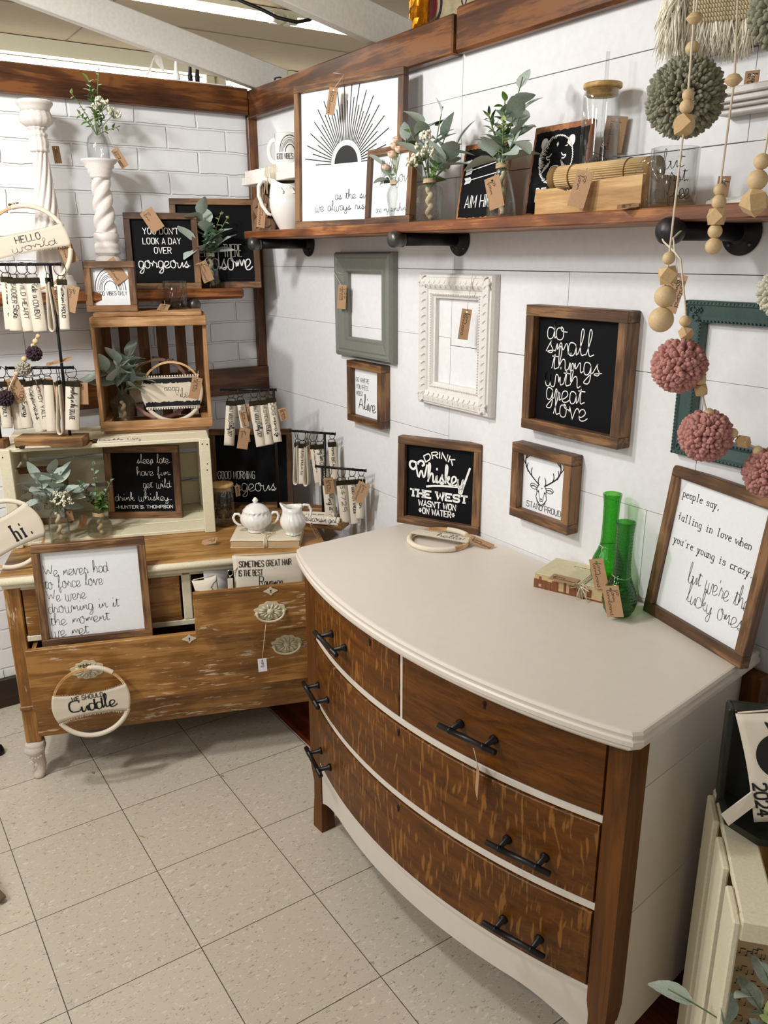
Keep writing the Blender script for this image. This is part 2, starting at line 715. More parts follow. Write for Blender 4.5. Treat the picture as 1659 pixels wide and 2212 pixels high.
# ------------------------------------------------------------------ signs
def framed_sign(label, loc, yaw, tilt, w, h, fw, dp, board, lines, group=None, mats=None, art=None, back=None, name='framed_sign', ink=None):
    """frame with square-cut rails, recessed panel and lettering. lines: (text, font, u0, u1, v, height, stroke, opts) in fractions of w, h"""
    r = thing(name, label, 'sign', loc, (-math.radians(tilt), 0, math.radians(yaw)), group)
    X, Z = frame_wood('x'), frame_wood('z')
    f = MB()
    f.box((0, 0, 0), (w, dp, fw), 0, .0015)
    f.box((0, 0, h - fw), (w, dp, h), 0, .0015)
    f.box((0, .0004, fw), (fw, dp, h - fw), 1, .0012)
    f.box((w - fw, .0004, fw), (w, dp, h - fw), 1, .0012)
    f.build('frame', mats or [X, Z], r)
    py = dp * .55
    p = MB()
    p.box((fw * .8, py, fw * .8), (w - fw * .8, py + .004, h - fw * .8))
    p.build('panel', BLACK() if board == 'black' else WHITE(), r)
    t = MB()
    mp = lambda u, v: (u, py - .0007, v)
    for ln in lines:
        tx, fo, u0, u1, v, hh, sw = ln[:7]
        op = ln[7] if len(ln) > 7 else {}
        br = op.pop('brush', 0) if op else 0
        stroke_mesh(t, place_text(tx, fo, u0 * w, u1 * w, v * h, hh, **op), sw / 2, mp, 0, br)
    if art:
        art(t, mp)
    if t.v:
        t.build('lettering', ink or (INKW() if board == 'black' else INK()), r, fix=False)
    return r


def poly_fill(mb, pts, mp, mi=0):
    bm = bmesh.new()
    vs = [bm.verts.new((a, b, 0)) for a, b in pts]
    bm.faces.new(vs)
    bmesh.ops.triangulate(bm, faces=bm.faces)
    bm.verts.index_update()
    mb.add([mp(v.co.x, v.co.y) for v in bm.verts], [[v.index for v in f.verts] for f in bm.faces], mi)
    bm.free()


# ------------------------------------------------------------------ price tags
def kraft_tag(label, top, bot, wd, normal=None, marks=2, string=None, group='kraft price tags', mat=None, roll=0, name='price_tag', txt=None):
    top, bot = Vector(top), Vector(bot)
    d = (top - bot)
    L = d.length
    if normal is None:
        normal = (CAMP - top)
        normal.z *= .3
    nz = Vector(normal)
    zax = d.normalized()
    yax = -(nz - zax * nz.dot(zax)).normalized()
    xax = yax.cross(zax)
    Mx = Matrix(((xax.x, yax.x, zax.x, top.x), (xax.y, yax.y, zax.y, top.y), (xax.z, yax.z, zax.z, top.z), (0, 0, 0, 1)))
    r = thing(name, label, 'price tag', top, (0, 0, 0), group)
    r.matrix_world = Mx @ Matrix.Rotation(roll, 4, 'Y')
    b = MB()
    hx, hz, hr = 0, -.007, .0025
    # card with a punched hole: outer rectangle ring to hole
    n = 12
    for y in (0, .0007):
        vs = [(-wd / 2, y, 0), (wd / 2, y, 0), (wd / 2, y, -L), (-wd / 2, y, -L)]
        hv = [(hx + hr * math.cos(2 * PI * k / n), y, hz + hr * math.sin(2 * PI * k / n)) for k in range(n)]
        corner = lambda k: (1 if (k / n) <= .25 else 0 if k / n <= .5 else 3 if k / n <= .75 else 2)
        o = 4
        fs = []
        for k in range(n):
            k2 = (k + 1) % n
            c1, c2 = corner(k), corner(k2 if k2 else n)
            if k2 == 0:
                c2 = 1
            if c1 == c2:
                fs.append((c1, o + k2, o + k))
            else:
                fs.append((c1, c2, o + k2, o + k))
        b.add(vs + hv, fs)
    e = [(-wd / 2, 0), (wd / 2, 0), (wd / 2, -L), (-wd / 2, -L)]
    for i in range(4):
        (x1, z1), (x2, z2) = e[i], e[(i + 1) % 4]
        b.add([(x1, 0, z1), (x2, 0, z2), (x2, .0007, z2), (x1, .0007, z1)], [(0, 1, 2, 3)])
    b.build('card', mat or KRAFT(), r)
    if marks:
        t = MB()
        rnd = random.Random(int(abs(top.x * 7919 + top.z * 104729) * 100))
        mp = lambda u, v: (u, -.0005, v)
        words = txt or rnd.choice([['Barnboard', 'Farm', 'Co'], ['Farm', 'Co'], ['EB B22', 'Frame'], ['Barnboard', 'Farm']])
        for i, wds in enumerate(words[:marks + 1]):
            x = -wd * .25 + i * wd * .28
            ln = min(L * .8, len(wds) * .0062)
            lines = place_text(wds.lower() if i < 9 else wds, 'script', 0, ln, 0, .0035)
            # written along the length of the card
            lines = [[(x + b_ * 1.0, -L * .14 - a) for a, b_ in l] for l in lines]
            stroke_mesh(t, lines, .00035, mp)
        t.build('handwriting', plain('pencil_grey', '#3a322b', .8), r, fix=False)
    if string:
        s = MB()
        inv = r.matrix_world.inverted()
        s.tube([inv @ Vector(q) for q in string] + [(0, -.001, -.006)], .0008, 5)
        s.build('string', CORD(), r)
    return r

# ------------------------------------------------------------------ the room
def tile_mat():
    m, nt, b = new_mat('vinyl_tile')
    tc = N(nt, 'ShaderNodeTexCoord')
    br = N(nt, 'ShaderNodeTexBrick')
    br.offset = 0
    br.inputs['Scale'].default_value = 1.0
    br.inputs['Brick Width'].default_value = .3048
    br.inputs['Row Height'].default_value = .3048
    br.inputs['Mortar Size'].default_value = .0011
    br.inputs['Mortar Smooth'].default_value = .2
    br.inputs['Bias'].default_value = 0
    br.inputs['Color1'].default_value = (.55, .49, .395, 1)
    br.inputs['Color2'].default_value = (.595, .535, .43, 1)
    br.inputs['Mortar'].default_value = (.055, .045, .035, 1)
    mp = N(nt, 'ShaderNodeMapping')
    mp.inputs['Location'].default_value = (-.8305, .9297, 0)
    nt.links.new(tc.outputs['Object'], mp.inputs[0])
    nt.links.new(mp.outputs[0], br.inputs['Vector'])
    col = br.outputs['Color']
    for (sc, th, c, dist) in ((150, .64, (.27, .225, .16, 1), 1.2), (120, .62, (.70, .64, .53, 1), 1.0), (170, .66, (.42, .34, .24, 1), .8)):
        m2 = N(nt, 'ShaderNodeMapping')
        m2.inputs['Location'].default_value = (sc, sc * .3, 0)
        m2.inputs['Scale'].default_value = (sc, sc * .45, 1)
        m2.inputs['Rotation'].default_value = (0, 0, .5)
        nt.links.new(tc.outputs['Object'], m2.inputs[0])
        n = N(nt, 'ShaderNodeTexNoise', Scale=1.0, Detail=2.0, Distortion=dist)
        nt.links.new(m2.outputs[0], n.inputs['Vector'])
        f = ramp(nt, n.outputs[0], [(th, (0, 0, 0, 1)), (th + .03, (.75, .75, .75, 1))])
        mx = N(nt, 'ShaderNodeMix', data_type='RGBA')
        nt.links.new(f, mx.inputs[0])
        nt.links.new(col, mx.inputs[6])
        mx.inputs[7].default_value = c
        col = mx.outputs[2]
    # keep the joints on top
    mx = N(nt, 'ShaderNodeMix', data_type='RGBA')
    nt.links.new(br.outputs['Fac'], mx.inputs[0])
    nt.links.new(col, mx.inputs[6])
    mx.inputs[7].default_value = (.055, .045, .035, 1)
    nt.links.new(mx.outputs[2], b.inputs['Base Color'])
    b.inputs['Roughness'].default_value = .4
    return m


def brick_mat():
    m, nt, b = new_mat('painted_brick')
    tc = N(nt, 'ShaderNodeTexCoord')
    sp = N(nt, 'ShaderNodeSeparateXYZ')
    nt.links.new(tc.outputs['Object'], sp.inputs[0])
    cb = N(nt, 'ShaderNodeCombineXYZ')
    nt.links.new(sp.outputs['Y'], cb.inputs['X'])
    nt.links.new(sp.outputs['Z'], cb.inputs['Y'])
    wn = N(nt, 'ShaderNodeTexNoise', Scale=14.0, Detail=3.0)
    nt.links.new(tc.outputs['Object'], wn.inputs['Vector'])
    ad = N(nt, 'ShaderNodeVectorMath', operation='MULTIPLY_ADD')
    ad.inputs[1].default_value = (.012, .012, 0)
    nt.links.new(wn.outputs[1], ad.inputs[0])
    nt.links.new(cb.outputs[0], ad.inputs[2])
    br = N(nt, 'ShaderNodeTexBrick')
    br.inputs['Scale'].default_value = 1.0
    br.inputs['Brick Width'].default_value = .216
    br.inputs['Row Height'].default_value = .0735
    br.inputs['Mortar Size'].default_value = .0048
    br.inputs['Mortar Smooth'].default_value = .55
    nt.links.new(ad.outputs[0], br.inputs['Vector'])
    b.inputs['Base Color'].default_value = (.86, .87, .885, 1)
    b.inputs['Roughness'].default_value = .42
    inv = N(nt, 'ShaderNodeMath', operation='SUBTRACT')
    inv.inputs[0].default_value = 1
    nt.links.new(br.outputs['Fac'], inv.inputs[1])
    n2 = N(nt, 'ShaderNodeTexNoise', Scale=22.0, Detail=4.0)
    nt.links.new(tc.outputs['Object'], n2.inputs['Vector'])
    m3 = N(nt, 'ShaderNodeMath', operation='MULTIPLY_ADD')
    m3.inputs[1].default_value = .35
    nt.links.new(n2.outputs[0], m3.inputs[0])
    nt.links.new(inv.outputs[0], m3.inputs[2])
    bump(nt, b, m3.outputs[0], .75, .006)
    return m


wallpaint = plain('shiplap_paint', '#e3e3e4', .55, noise=.03, scale=14, bmp=.06)
ceil_mat = plain('ceiling_panel', '#b9a688', .8, noise=.03, scale=6)
lap_gap = plain('lap_shadow_gap', '#2a2622', .9)

fl = MB()
fl.box((-.6, -4.5, -.05), (5, .0, 0))
struct(fl.build('floor', tile_mat()))
fs_ = MB()
fs_.box((.02, -.315, .0), (3.2, -.012, .004))
struct(fs_.build('trim_1', wood('floor_strip', '#3a1206', '#5d230d', '#7a3417', 'x', .4)))
wl = MB()
wl.box((-.06, -2.6, 0), (0, .06, 2.1))
struct(wl.build('wall_left', brick_mat()))

# shiplap: boards with thin open laps in front of a dark backing
wr = MB()
wr.box((-.06, .012, 0), (3.6, .06, 2.1), 1)
rows_z = [0, .17, .42, .62, .818, 1.042, 1.33, 1.5175, 1.746, 1.934, 2.1]
seams = {0: [1.4], 1: [.9, 2.4], 2: [1.9], 3: [.7, 2.3], 4: [1.163, 1.86], 5: [1.163, 1.97], 6: [1.165, 1.59], 7: [1.172, 2.75], 8: [1.19, 2.0], 9: [1.19, 2.6]}
rz = random.Random(3)
for i in range(len(rows_z) - 1):
    xs = [-.02] + seams[i] + [3.58]
    for j in range(len(xs) - 1):
        dz0 = {(5, 0): .022, (5, 1): -.0205, (5, 2): -.0205, (6, 0): .008, (6, 1): -.012, (6, 2): -.012}.get((i, j), 0)
        dz1 = {(4, 0): .022, (4, 1): -.0205, (4, 2): -.0205, (5, 0): .008, (5, 1): -.012, (5, 2): -.012}.get((i, j), 0)
        g = rz.choice([.0003, .0005, .0009])
        wr.box((xs[j] + .0006, 0, rows_z[i] + dz0 + g), (xs[j + 1] - .0006, .012, rows_z[i + 1] + dz1 - g), 0, .0004)
struct(wr.build('wall_right', [wallpaint, lap_gap]))

# timber trim
tb = MB()
tb.box((0, -2.6, 2.031), (.036, -.036, 2.117), 0, .004)
struct(tb.build('trim_2', beam_wood('y')))
tb = MB()
tb.box((.0, -.036, 2.022), (1.19, .0, 2.112), 0, .004)
struct(tb.build('trim_3', beam_wood('x')))
tb = MB()
tb.box((1.192, -.03, 2.024), (3.4, .0, 2.126), 0, .007)
struct(tb.build('trim_4', beam_wood('x')))
tb = MB()
tb.box((0, -.036, 1.146), (.022, -.001, 2.031), 0, .002)
struct(tb.build('trim_5', beam_wood('z')))
tb = MB()
tb.box((0, -2.6, 1.046), (.03, -.001, 1.146), 0, .003)
struct(tb.build('trim_6', beam_wood('y')))
bb = MB()
bb.box((0, -2.6, 0), (.02, -.02, .11), 0, .003)
struct(bb.build('baseboard_left', wood('base_dark', '#1a0d06', '#2c170c', '#40251a', 'y')))
bb = MB()
bb.box((.02, -.012, .004), (3.2, 0, .11), 0, .003)
struct(bb.build('baseboard_right', wood('base_dark', '#1a0d06', '#2c170c', '#40251a', 'x')))

# ceiling with panel joints, seen over the partition tops
CZ = 2.45
cl = MB()
cl.box((-4.5, -5.2, CZ), (4.8, 3.5, CZ + .04))
struct(cl.build('ceiling', ceil_mat))
js = MB()
for x in (-.66 - 1.22, -.66, -.66 + 1.22):
    js.box((x - .004, -5, CZ - .002), (x + .004, 3.4, CZ + .001))
for y in (-1.55, -.33, .89, 2.11):
    js.box((-4.4, y - .003, CZ - .0015), (4.6, y + .003, CZ + .001))
struct(js.build('trim_7', plain('ceiling_joint', '#8a7c68', .8)))
# the shop wall far beyond the partitions
fw_ = MB()
fw_.box((-4.5, 3.2, 0), (4.8, 3.3, CZ))
fw_.box((-4.6, -5.2, 0), (-4.5, 3.3, CZ))
struct(fw_.build('wall_back', plain('far_wall_paint', '#cfc8ae', .8)))

# white rafters leaning up from the right-hand partition towards the viewer
slope = math.radians(12)
for i, (x, end) in enumerate(((.06, .095), (.83, .088), (1.60, .09), (2.37, .09))):
    b = MB()
    b.box((-.038, -3.0, 0), (0, 0, .095), 0, .003)
    o = b.build('rafter', plain('rafter_white', '#dcdad2', .55, noise=.05, scale=18, bmp=.2))
    o.rotation_euler = (-slope, 0, 0)
    o.location = (x, end, 2.094)
    struct(o)

# ------------------------------------------------------------------ painted bow-front dresser
DZ = .812
dresser = thing('bow_front_dresser', 'bow front dresser with warm white top, oak drawers and black bar pulls', 'dresser', (1.7, -.25, 0))
dpaint = plain('dresser_paint', '#d6cdc1', .42, noise=.015, scale=8)
DL, DR = Vector((1.205, -.478)), Vector((2.21, -.412))
DBL, DBR = Vector((1.175, -.03)), Vector((2.15, -.022))
SAG = .095


def dfront(t, off=0.0):
    p = DL.lerp(DR, t)
    d = (DR - DL).normalized()
    n = Vector((d.y, -d.x))
    return p + n * (SAG * (1 - (2 * t - 1) ** 2) + off)


def dl(x, y, z):
    return (x - 1.7, y + .25, z)


def bow_slab(mb, t0, t1, z0, z1, off0, off1, n=24, mi=0, ch=.002, zf=None):
    """curved board: front surface at off0, back at off1"""
    vs, fs = [], []
    for i in range(n + 1):
        t = t0 + (t1 - t0) * i / n
        a, b = dfront(t, off0), dfront(t, off1)
        a2 = dfront(t, off0 - ch)
        lo = zf(t) if zf else z0
        for (q, z) in ((b, lo), (a2, lo), (a, lo + ch), (a, z1 - ch), (a2, z1), (b, z1)):
            vs.append(dl(q.x, q.y, z))
    for i in range(n):
        for k in range(6):
            k2 = (k + 1) % 6
            fs.append((i * 6 + k, i * 6 + k2, i * 6 + 6 + k2, i * 6 + 6 + k))
    fs.append(tuple(range(5, -1, -1)))
    fs.append(tuple(n * 6 + k for k in range(6)))
    mb.add(vs, fs, mi)


# top slab with a moulded edge
FLc, FRc, BRc, BLc = Vector((1.115, -.475)), Vector((2.231, -.440)), Vector((2.165, -.003)), Vector((1.10, -.010))


def top_outline(ins, n=40):
    d = (FRc - FLc).normalized()
    nn = Vector((d.y, -d.x))
    cen = Vector((1.66, -.25))
    pts = []
    for i in range(n + 1):
        t = i / n
        pts.append(FLc.lerp(FRc, t) + nn * (.112 * (1 - (2 * t - 1) ** 2) ** .92))
    # round the two front tips a little
    pts[0] = pts[0] + (pts[1] - pts[0]) * .35
    pts[-1] = pts[-1] + (pts[-2] - pts[-1]) * .35
    pts = [FLc + (BLc - FLc) * .03] + pts + [FRc + (BRc - FRc) * .03]
    pts += [BRc.copy(), BLc.copy()]
    out = []
    for p in pts:
        v = (p - cen)
        out.append(p - v.normalized() * ins)
    return out


tp = MB()
prof = [(.022, .772), (.012, .773), (.006, .778), (.006, .783), (.0, .787), (.0, .795), (.004, .798), (.004, .801), (.0025, .806), (.006, .811), (.010, DZ)]
vs, fs = [], []
for ins, z in prof:
    vs += [dl(p.x, p.y, z) for p in top_outline(ins)]
nO = len(top_outline(0))
for i in range(len(prof) - 1):
    for k in range(nO):
        k2 = (k + 1) % nO
        fs.append((i * nO + k, i * nO + k2, (i + 1) * nO + k2, (i + 1) * nO + k))
fs.append(tuple(range(nO - 1, -1, -1)))
fs.append(tuple((len(prof) - 1) * nO + k for k in range(nO)))
tp.add(vs, fs)
tp.build('top', dpaint, dresser)

body = MB()
# right and left side panels of lapped boards, back board
for (a, b, s) in ((Vector((2.205, -.395)), DBR, 1), (Vector((1.2, -.46)), DBL, -1)):
    d = (b - a).normalized()
    n = Vector((d.y, -d.x)) * s * (1 if s > 0 else 1)
    if n.x * s < 0:
        n = -n
    for z0, z1, o in ((.095, .25, .001), (.2505, .405, .0022), (.4055, .56, .001), (.5605, .672, .0022), (.6725, .772, .001)):
        p0, p1 = a + n * o, b + n * o
        q0, q1 = a - n * .016, b - n * .016
        vs = [dl(p.x, p.y, z) for z in (z0, z1) for p in (p0, p1, q1, q0)]
        body.add(vs, [(0, 1, 2, 3), (7, 6, 5, 4), (0, 4, 5, 1), (1, 5, 6, 2), (2, 6, 7, 3), (3, 7, 4, 0)])
vs = [dl(p[0], p[1], z) for z in (.095, .772) for p in ((1.18, -.03), (2.145, -.022), (2.145, -.03), (1.18, -.038))]
body.add(vs, [(0, 1, 2, 3), (7, 6, 5, 4), (0, 4, 5, 1), (1, 5, 6, 2), (2, 6, 7, 3), (3, 7, 4, 0)])
body.build('side_panel', dpaint, dresser)

rails = MB()
for z0, z1 in ((.598, .614), (.409, .425)):
    bow_slab(rails, .045, .957, z0, z1, .003, -.03)
bow_slab(rails, .488, .497, .614, .772, .003, -.03, 2)
bow_slab(rails, .045, .957, .225, .234, .003, -.03)
rails.build('front_rail', dpaint, dresser)
ap = MB()


def apz(t):
    e = min(abs(t - .045), abs(t - .957))
    s = max(0, 1 - e / .16)
    return .150 - .055 * s * s


bow_slab(ap, .045, .957, .15, .226, -.002, -.022, 40, zf=apz)
ap.build('apron', dpaint, dresser)

oz = oak('post', 'z', False)
for t, back, lean in ((.022, None, -.02), (.978, None, .0)):
    p = MB()
    c = dfront(t, -.012)
    d = (DR - DL).normalized()
    ang = math.atan2(d.y, d.x)
    M = Matrix.Translation(dl(c.x, c.y, 0)) @ Matrix.Rotation(ang, 4, 'Z')
    # square post that swells at the knee and sweeps to a block foot
    lv = [(.0, .022, 0), (.05, .021, 0), (.10, .0185, .0), (.15, .018, 0), (.2, .023, 0), (.25, .0235, 0), (.772, .0235, 0)]
    vs, fs = [], []
    for z, hw, ox in lv:
        for sx, sy in ((-1, -1), (1, -1), (1, 1), (-1, 1)):
            vs.append((sx * hw + ox, sy * hw, z))
    for i in range(len(lv) - 1):
        for k in range(4):
            k2 = (k + 1) % 4
            fs.append((i * 4 + k, i * 4 + k2, i * 4 + 4 + k2, i * 4 + 4 + k))
    fs += [(3, 2, 1, 0), tuple(len(lv) * 4 - 4 + k for k in range(4))]
    p.add(vs, fs, 0, False, M)
    p.build('leg', oz, dresser)
for c in ((1.185, -.022), (2.172, -.022)):
    p = MB()
    x, y, z = dl(*c, 0)
    p.box((x - .02, y - .018, 0), (x + .02, y + .018, .772), 0, .003)
    p.build('leg', oz, dresser)

ofl = oak('fleck', 'x', True)
odiag = oak('plain', 'd', False)
handle_m = plain('matte_black_metal', '#121214', .38, metal=.3, noise=.05)
hole_m = plain('keyhole_dark', '#150c06', .9)


def dresser_drawer(t0, t1, z0, z1, pulls, key, mat):
    d = MB()
    bow_slab(d, t0, t1, z0, z1, .006, -.3, 24, 0, .002)
    dr = d.build('drawer', mat, dresser)
    if key:
        k = MB()
        q = dfront(key[0], .0072)
        q2 = dfront(key[0] + .003, .0072)
        n = dfront(key[0], .02) - q
        dx = (dfront(key[0] + .01) - dfront(key[0])).normalized()
        M = mat_from(dl(q.x, q.y, key[1]), (dx.x, dx.y, 0), (-n.x, -n.y, 0))
        k.lathe([(.0045, -.0004), (.0045, .0004)], 12, 0, M @ Matrix.Rotation(PI / 2, 4, 'X'))
        k.box((-.002, -.0004, -.012), (.002, .0004, -.002), 0, 0, M)
        k.build('keyhole', hole_m, dr)
    for t, z in pulls:
        q = dfront(t, .006)
        n = (dfront(t, 1) - dfront(t, 0)).normalized()
        a, b = dfront(t - .01), dfront(t + .01)
        dx = (b - a).normalized()
        nn = Vector((dx.y, -dx.x))
        M = mat_from(dl(q.x, q.y, z), (dx.x, dx.y, 0), (-nn.x, -nn.y, 0))
        h = MB()
        h.tube([(-.068, -.034, 0), (-.0675, -.034, 0), (-.042, -.034, 0), (-.0415, -.034, 0), (-.038, -.034, 0), (-.0375, -.034, 0), (.0375, -.034, 0), (.038, -.034, 0), (.0415, -.034, 0), (.042, -.034, 0), (.0675, -.034, 0), (.068, -.034, 0)],
               [.0055, .006, .006, .0068, .0068, .006, .006, .0068, .0068, .006, .006, .0055], 14, 0, M=M)
        for sx in (-.04, .04):
            h.tube([(sx, .0, 0), (sx, -.004, 0), (sx, -.008, 0), (sx, -.034, 0)], [.0095, .0095, .006, .005], 14, 0, M=M)
        h.build('bar_pull', handle_m, dr)


dresser_drawer(.05, .486, .617, .768, [(.225, .685)], (.38, .752), ofl)
dresser_drawer(.499, .952, .617, .768, [(.705, .685)], (.72, .752), odiag)
dresser_drawer(.05, .952, .428, .595, [(.105, .482), (.822, .482)], (.487, .583), ofl)
dresser_drawer(.05, .952, .237, .406, [(.11, .288), (.822, .292)], (.487, .392), ofl)

# ------------------------------------------------------------------ worn oak dresser, turned into the corner
LY = math.radians(70.5)
LP = Vector((.535, -1.105, 0))
LZ = .685


def Lw(x, y, z):
    return Vector((LP.x + math.cos(LY) * x - math.sin(LY) * y, LP.y + math.sin(LY) * x + math.cos(LY) * y, z))


old = thing('distressed_oak_dresser', 'distressed oak dresser with two open drawers and worn cream paint, in the corner', 'dresser', LP, (0, 0, LY))
ow = lambda a: wood('worn_oak', '#5e3c17', '#8a5c27', '#a97a40', a, .45, paint='#c9b79a', amount=.8)
otop = lambda a: wood('worn_oak_top', '#6f4c22', '#9c713a', '#b98f57', a, .4, paint='#d8c7a4', amount=.35)
W_, DP = .935, .5
tp = MB()
tp.box((-.02, -.022, LZ - .013), (W_, DP, LZ), 0, .003)
tp.build('top', otop('x'), old)
mo = MB()
mo.tube([(-.022, -.024, LZ - .014), (W_, -.024, LZ - .014)], .0115, 10)
mo.box((-.014, -.018, LZ - .04), (W_ - .006, -.002, LZ - .02), 0, .003)
mo.build('edge_moulding', CREAM(), old)
bd = MB()
bd.box((.0, .02, .14), (.018, DP, LZ - .014))
bd.box((W_ - .03, .02, .14), (W_ - .012, DP, LZ - .014))
bd.box((.0, DP - .012, .14), (W_ - .012, DP, LZ - .014))
bd.build('side_panel', ow('y'), old)
for i, (x0, x1) in enumerate(((-.015, .03), (W_ - .05, W_ - .005))):
    p = MB()
    p.box((x0, 0, .13), (x1, .04, LZ - .034), 0, .003)
    p.box((x0 - .002, -.004, .243), (x1 + .002, .01, .258), 0, .003)
    p.build('corner_post', ow('z'), old)
legm = plain('chalky_white', '#cdc0b4', .75, noise=.12, scale=70, bmp=.4)
for x0, y0, sx in ((.0075, .02, -1), (W_ - .027, .02, 1), (.0075, DP - .03, -1), (W_ - .027, DP - .03, 1)):
    p = MB()
    # carved cabriole foot: square block, knee, slim ankle, scroll toe
    sec = [(.13, .024, 0), (.118, .026, 0), (.112, .025, 0), (.108, .029, -.002), (.095, .029, -.003), (.08, .023, .000), (.06, .0165, .006), (.04, .013, .010), (.024, .014, .006), (.012, .018, .000), (.003, .016, -.002), (0, .012, -.001)]
    vs, fs = [], []
    n = 12
    for z, r, o in sec:
        for k in range(n):
            t = 2 * PI * k / n
            e = 1 if z < .1 else 1.12
            c, s_ = math.cos(t), math.sin(t)
            q = max(abs(c), abs(s_)) if z > .1 else 1
            vs.append((x0 + c * r * e / (q ** .6) + sx * -o, y0 + s_ * r * e / (q ** .6) + o * .8 - .004, z))
    for i in range(len(sec) - 1):
        for k in range(n):
            k2 = (k + 1) % n
            fs.append((i * n + k, i * n + k2, (i + 1) * n + k2, (i + 1) * n + k))
    fs += [tuple(range(n)), tuple(len(vs) - n + k for k in range(n))]
    p.add(vs, fs, 0, True)
    p.box((x0 - .014, y0 - .031, .099), (x0 + .014, y0 - .024, .104), 0, .001)
    for k in range(5):
        a = (k / 4 - .5) * 1.6
        p.ball((x0 + .022 * math.sin(a) * 1.0, y0 - .026 + .006 * (1 - math.cos(a)), .086 - .006 * math.cos(a * 2)), .006, 8)
    for k in range(3):
        p.ball((x0 - .012 - .001 * k, y0 - .006, .066 - .014 * k), .0062 - .0008 * k, 8)
    p.build('leg', legm, old)
ra = MB()
ra.box((.03, .004, .466), (W_ - .05, .03, .484), 0, .002)
ra.box((.484, .004, .484), (.512, .03, LZ - .036), 0, .003)
ra.box((.03, .004, .63), (W_ - .05, .03, LZ - .034), 0, .002)
ra.build('front_rail', CREAM(), old)
br_ = MB()
br_.box((.024, -.002, .148), (W_ - .05, .02, .252), 0, .002)
br_.build('bottom_rail', ow('x'), old)
d1 = MB()
d1.box((.034, .004, .486), (.478, .022, .63), 0, .002)
d1.box((.04, .022, .49), (.472, .4, .6))
d1.build('drawer', ow('x'), old)


def plaque(parent, x, y, z, loop=True, s=1.0):
    """cast escutcheon: shell-shaped plate with petals, boss and drop bail"""
    b = MB()
    pts = []
    n = 44
    for k in range(n):
        t = 2 * PI * k / n
        rx, rz = .041, .027
        wv = 1 + .07 * math.cos(11 * t) + .12 * max(0, math.sin(t)) * (1 + .3 * math.cos(5 * (t - PI / 2)))
        px = math.cos(t) * rx * wv
        pz = math.sin(t) * rz * wv
        if abs(math.cos(t)) > .86:
            px *= 1.12
        pts.append((px * s, pz * s))
    M = Matrix.Translation((x, y, z))
    b.prism(pts, -.003, 0, 0, M)
    for k in range(14):
        t = PI * (k / 13) * 1.9 - .45 * PI
        q = (math.cos(t) * .027 * s, -.003, math.sin(t) * .0165 * s)
        b.tube([(q[0] * .45, -.004, q[2] * .45), (q[0], -.005, q[2]), (q[0] * 1.35, -.003, q[2] * 1.4)], [.002, .0034, .0015], 7, 0, M=M)
    b.lathe([(.012 * s, 0), (.011 * s, .004), (.008 * s, .009), (.0001, .011)], 18, 0, M @ Matrix.Rotation(PI / 2, 4, 'X'))
    if loop:
        arc = [(math.cos(t) * .040 * s, -.010, -.004 + math.sin(t) * .026 * s) for t in [PI + PI * i / 16 for i in range(17)]]
        b.tube(arc, .0034, 8, 0, M=M)
        for sx in (-1, 1):
            b.ball((sx * .040 * s, -.007, -.002), .0058, 10, M=M)
    return b.build('drawer_pull', plain('aged_cream_metal', '#cfc6a8', .6, noise=.22, scale=140, bmp=.5), parent)


def escut(parent, x, y, z):
    b = MB()
    pts = []
    for k in range(28):
        t = 2 * PI * k / 28
        w_ = 1 + .22 * math.cos(4 * t) + .1 * math.cos(8 * t)
        pts.append((math.cos(t) * .013 * w_ * (1.25 if abs(math.cos(t)) > .7 else 1), math.sin(t) * .0105 * w_))
    M = Matrix.Translation((x, y, z))
    b.prism(pts, -.0025, 0, 0, M)
    b.lathe([(.0022, 0), (.0022, .0006)], 10, 1, M @ Matrix.Translation((0, -.0025, .002)) @ Matrix.Rotation(PI / 2, 4, 'X'))
    b.box((-.001, -.0031, -.006), (.001, -.0025, .001), 1, 0, M)
    return b.build('keyhole_plate', [plain('aged_cream_metal', '#cfc6a8'), hole_m], parent)


def box_drawer(x0, x1, z0, z1, yf, depth):
    d = MB()
    d.box((x0, yf, z0), (x1, yf + .018, z1), 0, .0018)
    d.box((x0 + .008, yf + .018, z0 + .012), (x0 + .02, yf + depth, z1 - .02), 1)
    d.box((x1 - .02, yf + .018, z0 + .012), (x1 - .008, yf + depth, z1 - .02), 1)
    d.box((x0 + .02, yf + depth - .012, z0 + .012), (x1 - .02, yf + depth, z1 - .02), 1)
    d.box((x0 + .02, yf + .018, z0 + .016), (x1 - .02, yf + depth - .012, z0 + .022), 1)
    return d.build('drawer', [ow('x'), wood('drawer_side', '#5d3e1d', '#835d31', '#9c7848', 'y')], old)


du = box_drawer(.513, .872, .484, .626, -.14, .42)
plaque(du, .733, -.14, .548)
escut(du, .737, -.14, .612)
dlo = box_drawer(.036, W_ - .066, .281, .478, -.086, .42)
plaque(dlo, .784, -.086, .409)
plaque(dlo, .199, -.086, .398, False)
escut(dlo, .494, -.086, .462)

